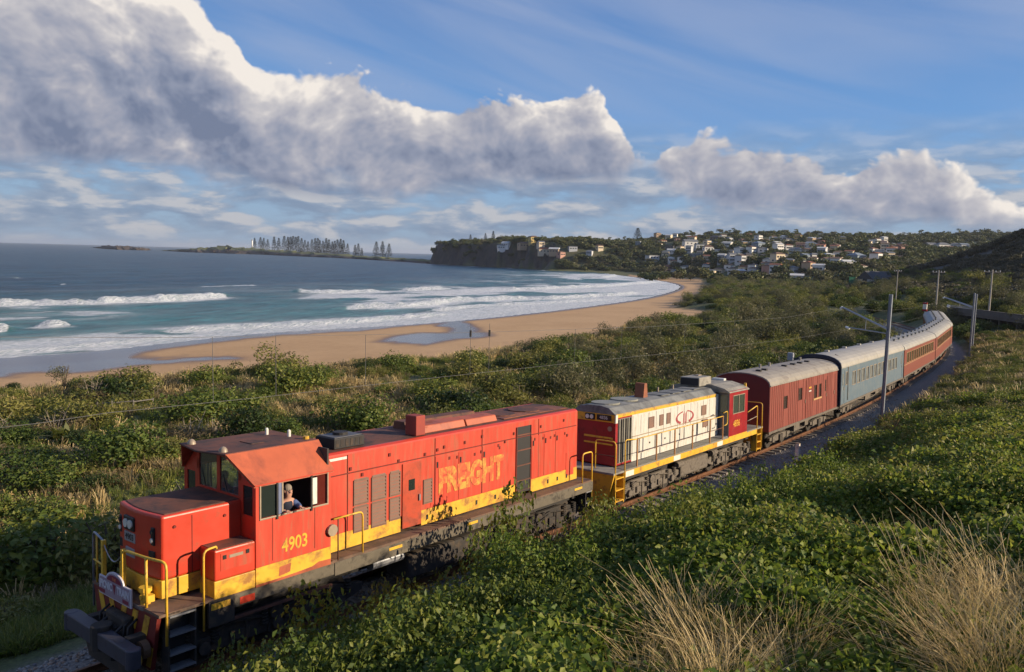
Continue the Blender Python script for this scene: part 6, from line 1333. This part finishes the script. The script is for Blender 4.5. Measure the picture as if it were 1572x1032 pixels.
# white marker post and small lineside things
p = at(1222, 714, -1.15); e = tag(empty('marker_post', (p[0], p[1], tz1(p[0], p[1]))), 'white marker post leaning slightly beside the ballast near the red van', 'post'); MB().box(-.085, .085, -.085, .085, -.1, 1.55).build('post', mat('post_white', (.74, .66, .62), .6, 0, .1, 4, (.3, .2, .15), .3), e, bevel=.01); MB().box(-.09, .09, -.09, .09, 1.552, 1.59).build('cap', M_gframe, e); e.rotation_euler = (0, R(3), 0)
p = at(1418, 497, -.8); e = tag(empty('signal_post', (p[0], p[1], p[2] - .2)), 'small red and white trackside signal beyond the red carriages', 'signal')
MB().cyl((0, 0, 0), (0, 0, 3.6), .07, 8).build('mast', M_galv, e); MB().box(-.2, .2, -.28, .28, 2.5, 3.3).build('white_panel', M_white, e); MB().box(-.22, .22, -.3, .3, 3.3, 3.55).build('red_panel', M_crim, e); MB().box(-.22, .22, -.32, .32, 2.2, 2.5).build('red_panel', M_crim, e)
p = at(1214, 545, -1.6); e = tag(empty('lineside_cabinet', (p[0], p[1], tz1(p[0], p[1]))), 'small grey cabinet on a post beyond the red van roof', 'cabinet'); MB().cyl((0, 0, 0), (0, 0, 2.6), .05, 6).build('post', M_galv, e); MB().box(-.2, .2, -.3, .3, 2.2, 3.0).build('box', mat('cabinet_grey', (.33, .35, .40), .6), e, bevel=.02)
# road embankment and its concrete parapet
M_par = mat('parapet_concrete', (.12, .11, .105), .9, 0, .15, 1.5, (.10, .09, .085), .4, .8)
wa = atr(1455, 470, 158); wb = atr(1570, 468, 140); wc = atr(1900, 470, 130); base = Vector((wa[0], wa[1], -2.4)); rw = tag(empty('road_bridge', tuple(base)), 'low concrete road bridge with a parapet, crossing in front of the dark ridge', 'bridge')
def wallseg(name, a, b, z0, z1, th, mt, par, off=0.0):
    a = Vector((a[0], a[1], 0)); b = Vector((b[0], b[1], 0)); d = (b - a).normalized(); n = Vector((-d.y, d.x, 0)) * th; s = Vector((-d.y, d.x, 0)) * off; q = [a + s, b + s, b + s + n, a + s + n]
    return MB().add([v - Vector((base.x, base.y, base.z - z0)) for v in q] + [v - Vector((base.x, base.y, base.z - z1)) for v in q], [(0, 3, 2, 1), (4, 5, 6, 7), (0, 1, 5, 4), (1, 2, 6, 5), (2, 3, 7, 6), (3, 0, 4, 7)]).build(name, mt, par)
for a, b, n_ in ((wa, wb, 9), (wb, wc, 6)):
    wallseg('deck', a, b, .15, .55, 9, M_par, rw); wallseg('parapet', a, b, .55, 1.35, .25, M_par, rw, -.1); wallseg('coping', a, b, 1.35, 1.45, .34, M_par, rw, -.15)
    for k in range(n_): 
        c = np.array(a) + (np.array(b) - np.array(a)) * (k + .2) / n_; d = np.array(a) + (np.array(b) - np.array(a)) * (k + .32) / n_; wallseg('pier', c, d, -3, .15, 2.0, M_par, rw, .5)
# ================================================================== HEADLAND, ISLAND, TOWN
# rocky islet and the low peninsula with its pines and lighthouse
M_irock = mat('island_rock', (.085, .062, .045), .9, 0, .35, .05, (.04, .03, .026), .5, .03)
def strip_land(name, tab, depth, mats, label, grass=None):     # tab: photo column, waterline row, height
    rows = []; 
    for px, py, h in tab:
        b = at(px, py, SEA); rr = math.hypot(b[0] - CAM[0], b[1] - CAM[1]); u = np.array([(b[0] - CAM[0]) / rr, (b[1] - CAM[1]) / rr])
        rows.append((b, u, h))
    # refine
    R_ = []
    for (b0, u0, h0), (b1, u1, h1) in zip(rows[:-1], rows[1:]):
        for t in np.arange(0, 1, .125): R_.append((b0 * (1 - t) + b1 * t, u0 * (1 - t) + u1 * t, h0 * (1 - t) + h1 * t))
    R_.append(rows[-1]); prof = [(-.02, -.3), (0, 0.02), (.04, .25), (.12, .55), (.25, .8), (.5, 1), (.8, .8), (1, -.2)]
    rs_ = np.random.RandomState(3); V = []; F = []
    for i, (b, u, h) in enumerate(R_):
        for (t, k) in prof: jx = rs_.normal(0, 1, 2) * (6 if 0 < t < 1 else 3); V.append((b[0] + u[0] * depth * t + jx[0], b[1] + u[1] * depth * t + jx[1], SEA + h * k * (1 + rs_.normal(0, .12)) if k > 0 else SEA - 3))
    n = len(prof); 
    for i in range(len(R_) - 1):
        for j in range(n - 1): F.append((i * n + j, i * n + j + 1, (i + 1) * n + j + 1, (i + 1) * n + j))
    mb = MB(); o0 = Vector(V[0]); mb.add([Vector(v) - o0 for v in V], [f[::-1] for f in F]); mi = [1 if (k % (n - 1)) >= 3 and grass else 0 for k in range(len(F))]; mb.mi = mi
    o = mb.build(name, mats, None, True); o.location = o0; return tag(o, label, None, None, 'structure')
M_igr = mat('headland_grass', (.12, .13, .035), .9, 0, .3, .02, (.045, .06, .02), .4, .03)
strip_land('rock_islet', [(143, 380.5, .5), (152, 381.5, 6), (165, 382.5, 13), (180, 383.5, 12), (200, 384, 11), (218, 384.5, 9), (232, 384.5, .5)], 160, [M_irock, M_igr], 'dark rock islet')
strip_land('peninsula', [(250, 385.5, .5), (262, 386, 4), (290, 387.5, 9), (305, 388, 14), (322, 388.5, 12), (335, 389, 20), (360, 389.8, 20), (385, 390.5, 17), (420, 392, 14), (460, 393.8, 12), (500, 395.5, 9), (540, 397.5, 7), (590, 400.5, 5), (630, 403, 5), (670, 406, 5), (720, 408, 4)], 330, [M_irock, M_igr], 'low rocky peninsula', True)
def on_land(px, py, rr):
    p = atr(px, py, rr); return p
lp = atr(387, 379, 2780); LH = tag(empty('lighthouse', tuple(lp)), 'small white lighthouse at the left end of the pines on the peninsula', 'lighthouse')
M_lw = mat('lighthouse_white', (.80, .80, .78), .5); MB().cyl((0, 0, -6), (0, 0, 20), 3.6, 14, 2.4).build('tower', M_lw, LH); MB().cyl((0, 0, 20), (0, 0, 21), 3.4, 14).build('gallery', M_lw, LH); MB().cyl((0, 0, 21), (0, 0, 24), 1.8, 10).build('lantern', M_glass, LH); MB().cyl((0, 0, 24), (0, 0, 26.5), 2.2, 10, .2).build('dome', M_lw, LH)
# pines
def pine_mesh(seed, tiers=13, n=620, w=.17):
    rs_ = np.random.RandomState(seed); P = []; D = []
    for i in range(n):
        t = rs_.uniform(0, 1) ** .85; tier = int(t * tiers) / tiers; rr = w * (1 - tier) ** .75 * rs_.uniform(.3, 1) + .012; a = rs_.uniform(0, 6.28); z = .10 + .9 * tier + rs_.normal(0, .008) + .03 * (rr / w)
        P.append((rr * math.cos(a), rr * math.sin(a), z)); D.append((math.cos(a) * .5, math.sin(a) * .5, .8))
    v, f = leaf_arrays(np.array(P), np.array(D), .062, .6, rs_, .4); return np_mesh('crown', v, f, L_pine, attr=np.repeat(rs_.uniform(0, 1, n), 4))
pines = [pine_mesh(i, 12 + i, 620, (.20, .25, .22)[i]) for i in range(3)]
ptrunk = MB().cyl((0, 0, -.05), (0, 0, .97), .014, 5, .003).mesh('trunk', M_bark)
def pine(px, pyb, pyt, rr, lab, grp, base=None):
    b = atr(px, pyb, rr); H = (pyb - pyt) / FPX * rr; e = tag(empty('norfolk_pine', tuple(b), rnd.uniform(0, 6)), lab, 'tree', grp); e.scale = (H, H, H)
    for m_, n_ in ((rnd.choice(pines), 'crown'), (ptrunk, 'trunk')): o = bpy.data.objects.new(n_, m_); COL.objects.link(o); o.parent = e
    return e
pl1 = [391, 400, 405, 411, 421, 428, 436.5, 442, 446, 450, 454, 458, 463, 468, 473, 479, 484, 488, 491, 496, 501, 505, 510, 514, 518, 523, 527, 533.5, 545, 550, 555.5]
tp1 = [366, 365, 366, 368, 364, 366, 363, 364, 364, 363, 364, 363, 366, 369, 371, 368, 366, 366, 369, 370, 366, 368, 371, 370, 368, 367, 369, 374, 376, 374, 381]
for i, (a, b) in enumerate(zip(pl1, tp1)):
    rr = np.interp(a, [390, 560], [2700, 2050]); yb = np.interp(a, [390, 560], [384, 396])
    pine(a, yb, b, rr, 'dark Norfolk pine in the long row along the peninsula', 'Norfolk pines on the peninsula')
for a, b, l in ((577.5, 371, 'left one of the three lone pines between the peninsula row and the headland'), (587, 370.5, 'middle one of the three lone pines before the headland'), (597, 374, 'right, shortest of the three lone pines before the headland')): pine(a, 398, b, 1900, l, 'three lone pines')
for a, yb, b, rr, l in ((722, 378, 360, 1190, 'thin pine on the headland above the dark cliff'), (745, 374, 358, 1195, 'slender pine left of the headland houses'), (757, 376, 354.5, 1190, 'tallest pine on the headland, beside the first houses'), (978.5, 374, 350, 1120, 'broad pine standing alone on the skyline above the town')):
    e = pine(a, yb, b, rr, l, None)
    if a > 900: e.scale = (e.scale[0] * 1.5, e.scale[1] * 1.5, e.scale[2])
# houses
HB = {}
wallc = {'white': (.78, .75, .70), 'cream': (.68, .56, .40), 'pale grey': (.52, .53, .55), 'tan': (.48, .34, .22), 'blue-grey': (.22, .27, .32), 'yellow': (.55, .42, .16), 'pink': (.50, .28, .22), 'dark': (.13, .12, .12), 'teal': (.14, .26, .27)}
roofc = {'grey': (.16, .17, .18), 'dark': (.06, .06, .065), 'terracotta': (.24, .09, .045), 'white': (.60, .60, .58), 'brown': (.16, .095, .06), 'blue-grey': (.18, .22, .27)}
WM = {k: mat('house_wall_' + k.replace(' ', '_').replace('-', '_'), v, .8, 0, .06, .5) for k, v in wallc.items()}; RM = {k: mat('house_roof_' + k.replace('-', '_'), v, .75, 0, .1, .5) for k, v in roofc.items()}
def house_meshes(w, d, h, kind):
    k = (round(w), round(d), round(h), kind)
    if k in HB: return HB[k]
    w, d, h = k[0], k[1], k[2]
    wall = MB().box(-w / 2, w / 2, -d / 2, d / 2, -5, h).mesh('wall', WM['white']); o = .5; rh = w * .16 if kind != 'flat' else .4
    if kind == 'flat': rf = MB().box(-w / 2 - o, w / 2 + o, -d / 2 - o, d / 2 + o, h + .01, h + .45)
    elif kind == 'hip': rf = MB().add([(-w / 2 - o, -d / 2 - o, h + .01), (w / 2 + o, -d / 2 - o, h + .01), (w / 2 + o, d / 2 + o, h + .01), (-w / 2 - o, d / 2 + o, h + .01), (-w * .22, 0, h + rh), (w * .22, 0, h + rh)], [(0, 1, 5, 4), (1, 2, 5), (2, 3, 4, 5), (3, 0, 4), (3, 2, 1, 0)])
    else: rf = MB().prism([(-d / 2 - o, h + .01), (d / 2 + o, h + .01), (0, h + rh)], -w / 2 - o, w / 2 + o, 'x')
    rf = rf.mesh('roof', RM['grey'])
    win = MB().box(-.9, .9, -.08, .0, 0, 1.3).mesh('window', mat('house_window', (.03, .04, .05), .1)); HB[k] = (wall, rf, win, k); return HB[k]
HOUSES = [  # photo column, row of the base, width in the photo, wall, roof, kind, two storeys
 (769, 382, 12, 'white', 'grey', 'hip', 1), (777, 378, 13, 'white', 'white', 'gable', 1), (803, 379, 15, 'tan', 'brown', 'hip', 1), (819, 373, 13, 'yellow', 'brown', 'hip', 2), (830, 377, 10, 'cream', 'grey', 'gable', 1), (835, 388, 17, 'cream', 'terracotta', 'hip', 1), (851, 388, 15, 'tan', 'white', 'gable', 1), (861, 393, 10, 'pink', 'brown', 'hip', 1), (879, 384, 13, 'pale grey', 'dark', 'flat', 1), (905, 391, 9, 'pale grey', 'grey', 'hip', 1), (920, 383, 8, 'cream', 'brown', 'gable', 1),
 (982, 380, 11, 'blue-grey', 'white', 'flat', 2), (1001, 402, 18, 'pale grey', 'grey', 'flat', 2), (1047, 401, 11, 'white', 'dark', 'hip', 1), (1036, 364, 7, 'white', 'grey', 'hip', 1), (1062, 373, 11, 'cream', 'terracotta', 'gable', 2), (1059, 380, 20, 'white', 'grey', 'gable', 2), (1073, 385, 13, 'pale grey', 'blue-grey', 'flat', 2), (1044, 384, 7, 'cream', 'brown', 'hip', 1), (1028, 383, 12, 'dark', 'dark', 'flat', 1), (1087, 385, 14, 'white', 'brown', 'hip', 1), (1101, 391, 9, 'white', 'grey', 'gable', 1), (1068, 396, 15, 'blue-grey', 'white', 'flat', 1),
 (1118, 383, 8, 'white', 'white', 'gable', 2), (1121, 392, 8, 'cream', 'grey', 'hip', 1), (1098, 369, 14, 'dark', 'dark', 'hip', 1), (1110, 366, 7, 'white', 'brown', 'gable', 1), (1119, 371, 11, 'pale grey', 'grey', 'hip', 1), (1139, 373, 8, 'pink', 'brown', 'hip', 1), (1154, 378, 7, 'white', 'grey', 'gable', 1), (1164, 367, 9, 'white', 'dark', 'hip', 1), (1150, 365, 6, 'cream', 'terracotta', 'gable', 1), (1164, 385, 19, 'blue-grey', 'blue-grey', 'hip', 2), (1171, 388, 11, 'white', 'grey', 'gable', 1), (1173, 401, 15, 'white', 'dark', 'gable', 1), (1157, 415, 13, 'white', 'dark', 'hip', 1), (1131, 397, 13, 'teal', 'grey', 'flat', 1), (1147, 398, 14, 'dark', 'dark', 'hip', 1),
 (1194, 387, 12, 'white', 'white', 'gable', 2), (1193, 404, 16, 'cream', 'brown', 'hip', 2), (1205, 400, 8, 'white', 'dark', 'gable', 1), (1211, 408, 15, 'tan', 'grey', 'hip', 1), (1192, 415, 14, 'pale grey', 'dark', 'hip', 1), (1187, 369, 7, 'white', 'brown', 'hip', 1), (1209, 374, 19, 'white', 'dark', 'hip', 1), (1225, 371, 9, 'yellow', 'brown', 'gable', 2), (1246, 371, 10, 'pale grey', 'grey', 'gable', 1), (1259, 372, 9, 'pink', 'white', 'hip', 1), (1243, 381, 20, 'white', 'blue-grey', 'hip', 1), (1222, 390, 19, 'pale grey', 'grey', 'hip', 1), (1237, 390, 12, 'cream', 'brown', 'gable', 1), (1249, 399, 11, 'white', 'grey', 'hip', 1), (1234, 400, 14, 'blue-grey', 'blue-grey', 'gable', 1), (1233, 409, 10, 'white', 'dark', 'hip', 1), (1282, 383, 9, 'white', 'brown', 'gable', 1), (1216, 420, 16, 'pale grey', 'grey', 'hip', 1), (1223, 433, 18, 'pale grey', 'white', 'gable', 1),
 (1293, 375, 7, 'yellow', 'grey', 'hip', 2), (1311, 373, 5, 'yellow', 'brown', 'gable', 1), (1332, 374, 6, 'white', 'dark', 'gable', 1), (1345, 377, 7, 'white', 'brown', 'gable', 2), (1339, 389, 11, 'white', 'terracotta', 'hip', 1), (1333, 394, 10, 'cream', 'grey', 'gable', 1), (1314, 401, 25, 'blue-grey', 'blue-grey', 'hip', 1), (1300, 411, 17, 'white', 'white', 'gable', 1), (1320, 418, 15, 'white', 'brown', 'hip', 1), (1281, 385, 9, 'cream', 'terracotta', 'gable', 1), (1350, 392, 6, 'white', 'grey', 'gable', 1),
 (1428, 381, 13, 'pale grey', 'grey', 'gable', 1), (1446, 382, 18, 'white', 'grey', 'hip', 1), (1456, 386, 9, 'white', 'brown', 'gable', 1), (1466, 381, 10, 'pale grey', 'grey', 'hip', 1), (1478, 382, 12, 'pale grey', 'blue-grey', 'gable', 1), (1345, 437, 38, 'pale grey', 'dark', 'gable', 1)]
rh = random.Random(4)
for _ in range(900):      # the rest of the town: smaller houses between the ones above
    if len(HOUSES) > 150: break
    px = rh.uniform(1005, 1385); py = rh.uniform(366 if px < 1250 else 371, 424 if px < 1260 else 408)
    if any(abs(px - h[0]) < 8.5 + h[2] * .3 and abs(py - h[1]) < 4.5 for h in HOUSES): continue
    HOUSES.append((px, py, rh.uniform(7, 11.5), rh.choice(['white', 'white', 'white', 'cream', 'cream', 'pale grey', 'tan', 'pink']), rh.choice(['grey', 'white', 'brown', 'terracotta', 'terracotta', 'brown']), rh.choice(['hip', 'gable']), rh.choice([1, 1, 2])))
def hzone(px, py):
    if px < 930: return 'on the headland above the cliff'
    if px > 1400: return 'below the green hill, far right'
    if py > 405: return 'at the town hill\'s foot'
    if py > 390: return 'low on the town hill'
    if py > 377: return 'midway up the town hill'
    return 'atop the town hill'
done = []
for i, (px, py, wp, wc_, rc_, kind, st_) in enumerate(HOUSES):
    p = hit(px, py)
    if p is None or (px > 1400 and math.hypot(p[0] - CAM[0], p[1] - CAM[1]) < 600): p = atr(px, py, 1150)
    rr = math.hypot(p[0] - CAM[0], p[1] - CAM[1]); w = min(max(wp / FPX * rr, 7), 30); d = max(w * .62, 7); h = 3.2 * st_ + .8
    if px in (1345,) and py == 437: w, d, h = 20, 6, 1.6
    meshes = house_meshes(w, d, h, kind)
    same = [q for q in done if q[2] == wc_ and q[3] == rc_ and q[4] == hzone(px, py)]; z_ = hzone(px, py)
    nm = 'long low shed' if w == 20 else ('two-storey house' if st_ == 2 else 'house')
    lab = f"{wc_} {nm} with a {rc_} {kind} roof {z_}"
    e = tag(empty('house', (p[0], p[1], p[2] + .3)), lab, 'house', 'houses of the town'); e.rotation_euler = (0, 0, math.atan2(RT[1], RT[0]) + R(rnd.choice((-35, -20, 10, 25, 40)))); done.append((px, py, wc_, rc_, z_, e, lab))
    def slot(me, mt, nm2, loc=(0, 0, 0), rz=0, sc=None):
        o = bpy.data.objects.new(nm2, me); COL.objects.link(o); o.parent = e; o.location = loc; o.rotation_euler = (0, 0, rz)
        if mt: o.material_slots[0].link = 'OBJECT'; o.material_slots[0].material = mt
        return o
    slot(meshes[0], WM[wc_], 'wall'); slot(meshes[1], RM[rc_], 'roof'); W_, D_, H_, _ = meshes[3]
    for f_ in range(st_):
        for k in range(3): slot(meshes[2], None, 'window', (-W_ * .3 + k * W_ * .3, -D_ / 2, 1.0 + f_ * 3.1))
    slot(meshes[2], None, 'window', (-W_ / 2, 0, 1.0), -math.pi / 2)
# tell alike houses apart by their neighbours
from collections import defaultdict
gr = defaultdict(list)
for q in done: gr[q[6]].append(q)
for lab, qs in gr.items():
    if len(qs) > 1:
        qs.sort(key=lambda q: q[0])
        for k, q in enumerate(qs):
            q[5]['label'] = lab + ', ' + (('left one', 'right one') if len(qs) == 2 else ('left one', 'middle one', 'right one') if len(qs) == 3 else ('first from the left', 'second from the left', 'third from the left', 'fourth from the left', 'fifth from the left'))[min(k, 4)] 
# green sports fence, mound, parked white vehicle roof at the edge of town
p = hit(1325, 440); e = tag(empty('court_fence', tuple(p), math.atan2(RT[1], RT[0])), 'bright green mesh fence of a sports court at the edge of town', 'fence'); M_gf = mat('green_mesh', (.02, .16, .09), .8)
k_ = math.hypot(p[0] - CAM[0], p[1] - CAM[1]) / FPX
for i in range(6): MB().box(-20 * k_ + i * 8 * k_ - .08, -20 * k_ + i * 8 * k_ + .08, -.08, .08, -1, 14 * k_).build('post', M_gf, e)
for i in range(5): MB().box(-20 * k_ + i * 8 * k_ + .1, -12 * k_ + i * 8 * k_ - .1, -.03, .03, 0, 13 * k_ - (i % 2)).build('mesh_panel', M_gf, e)
# trees of the town and the hills
tt = [crown('crown', L_town, 400 + i, 420, .26, .8, 9, (.75, .75, .6), (.3, .48), .55, .9) for i in range(4)]; tk = MB().cyl((0, 0, -.3), (0, 0, .55), .05, 5, .02).mesh('trunk', M_bark)
tgum = [crown('crown', L_casu, 420 + i, 420, .18, .6, 9, (.5, .5, .7), (.22, .36), .9, 1.0, 1.0, .2) for i in range(2)]
n_t = 0; names_t = {0: 'dark rounded tree on the town hill', 1: 'pale-stemmed grey-green gum tree at the foot of the town hill'}
cands = [(rnd.uniform(985, 1470), rnd.uniform(362, 432)) for _ in range(900)]
cands.sort(key=lambda c: -c[1]); placed = []
for px, py in cands:
    if n_t >= 230: break
    if any(abs(px - h[0]) < h[2] * .62 and h[1] - 5 < py < h[1] + 6 for h in HOUSES) or any(abs(px - q[0]) < 5.5 and abs(py - q[1]) < 3.2 for q in placed): continue
    p = hit(px, py)
    if p is None: continue
    rr = math.hypot(p[0] - CAM[0], p[1] - CAM[1])
    if rr < 380: continue
    placed.append((px, py)); gum = py > 408 and rnd.random() < .5; s = rnd.uniform(4.5, 8.5) * (1.2 if gum else 1) * (.8 + rr / 3000)
    zn = 1 if gum else 0
    e = tag(empty('gum_tree' if gum else 'hillside_tree', (p[0], p[1], p[2]), rnd.uniform(0, 6)), names_t[zn] + (', left part' if px < 1130 else ', middle part' if px < 1300 else ', right part') + (' near the crest' if py < 378 else ' mid-slope' if py < 400 else ' low down' if zn == 0 else ''), 'tree', ('trees among the houses of the town', 'gum trees below the town')[zn]); e.scale = (s, s, s * rnd.uniform(.7, 1.0))
    for m_, n2_ in ((rnd.choice(tgum if gum else tt), 'crown'), (tk, 'trunk')): o = bpy.data.objects.new(n2_, m_); COL.objects.link(o); o.parent = e
    n_t += 1
town = lib('bush', tt + tgum)
PT = []
for _ in range(2600):
    px = rnd.uniform(640, 1640); py = rnd.uniform(352, 440); a = az_px(px); rr = rnd.uniform(430, 1300); x = CAM[0] + rr * math.sin(a + AZ0); y = CAM[1] + rr * math.cos(a + AZ0); PT.append((x, y))
for _ in range(1300):
    px = rnd.uniform(640, 1010) if _ < 600 else rnd.uniform(850, 1015); a = az_px(px); rr = rnd.uniform(850, 1300); PT.append((CAM[0] + rr * math.sin(a + AZ0), CAM[1] + rr * math.cos(a + AZ0)))
PT = np.array(PT); z, dt, ds, dv, az, r, tn, t0 = terrain(PT[:, 0], PT[:, 1], True)
m = (ds > 8) & (z > -6.5) & ((t0 > .02) | (r > 620))
hs = np.array([(q[5].location.x, q[5].location.y) for q in done])
dh = np.min(np.hypot(PT[:, 0][:, None] - hs[:, 0][None], PT[:, 1][:, None] - hs[:, 1][None]), 1); m &= dh > 11
scatter('hillside_bush', 'dark trees and bush covering the headland and the hill behind the town', 'bushland', np.stack([PT[:, 0], PT[:, 1], z - 1], 1)[m], town, 6, 3.8, 8.0, .1, (.6, .95), seed=31)
PT = np.array([(CAM[0] + rr * math.sin(a + AZ0), CAM[1] + rr * math.cos(a + AZ0)) for a, rr in ((az_px(rnd.uniform(1285, 1640)), rnd.uniform(170, 440)) for _ in range(5200))]); z, dt, ds, dv, az, r, tn, t0 = terrain(PT[:, 0], PT[:, 1], True)
m = (tn > 0) & (fbm(PT[:, 0], PT[:, 1], .03, 3, 66) > .38)
L_ridge = leaf_mat('ridge_scrub_leaf', (.030, .034, .018), (.085, .078, .046), (.18, .145, .09), .15)
scatter('ridge_scrub', 'sombre scrub on the dark ridge beyond the road bridge', 'scrub', np.stack([PT[:, 0], PT[:, 1], z - .3], 1)[m], lib('ridge', [crown('f', L_ridge, 440 + i, 500, .2, .6, 9) for i in range(3)]), 3, 1.2, 3.2, .1, (.5, .9), seed=32)
for i, (px, py) in enumerate(((1480, 364), (1500, 362), (1512, 361), (1518, 359), (1528, 360), (1540, 362), (1408, 364), (1420, 364), (1432, 363), (1445, 365))):
    p = atr(px, py + 5, 1280); s = rnd.uniform(5, 8); e = tag(empty('skyline_tree', tuple(p)), 'dark tree on the skyline of the green hill at the right' if px > 1460 else 'dark tree on the skyline left of the green hill', 'tree', 'skyline trees at the right' if px > 1460 else 'skyline trees left of the green hill'); e.scale = (s * 1.2, s * 1.2, s * 1.2)
    for m_, n2_ in ((rnd.choice(tt), 'crown'), (tk, 'trunk')): o = bpy.data.objects.new(n2_, m_); COL.objects.link(o); o.parent = e

# sea air: far things fade a little
hm = bpy.data.materials.new('haze_air'); hm.use_nodes = True; T = NT(hm.node_tree)
T.n('ShaderNodeOutputMaterial', Volume=T.n('ShaderNodeVolumePrincipled', Color=(.80, .87, 1.0), Density=.000055, Anisotropy=.2))
hz_o = MB().box(-20000, 20000, -20000, 20000, -18, 85).build('haze', hm); tag(hz_o, 'thin sea haze', None, None, 'stuff')
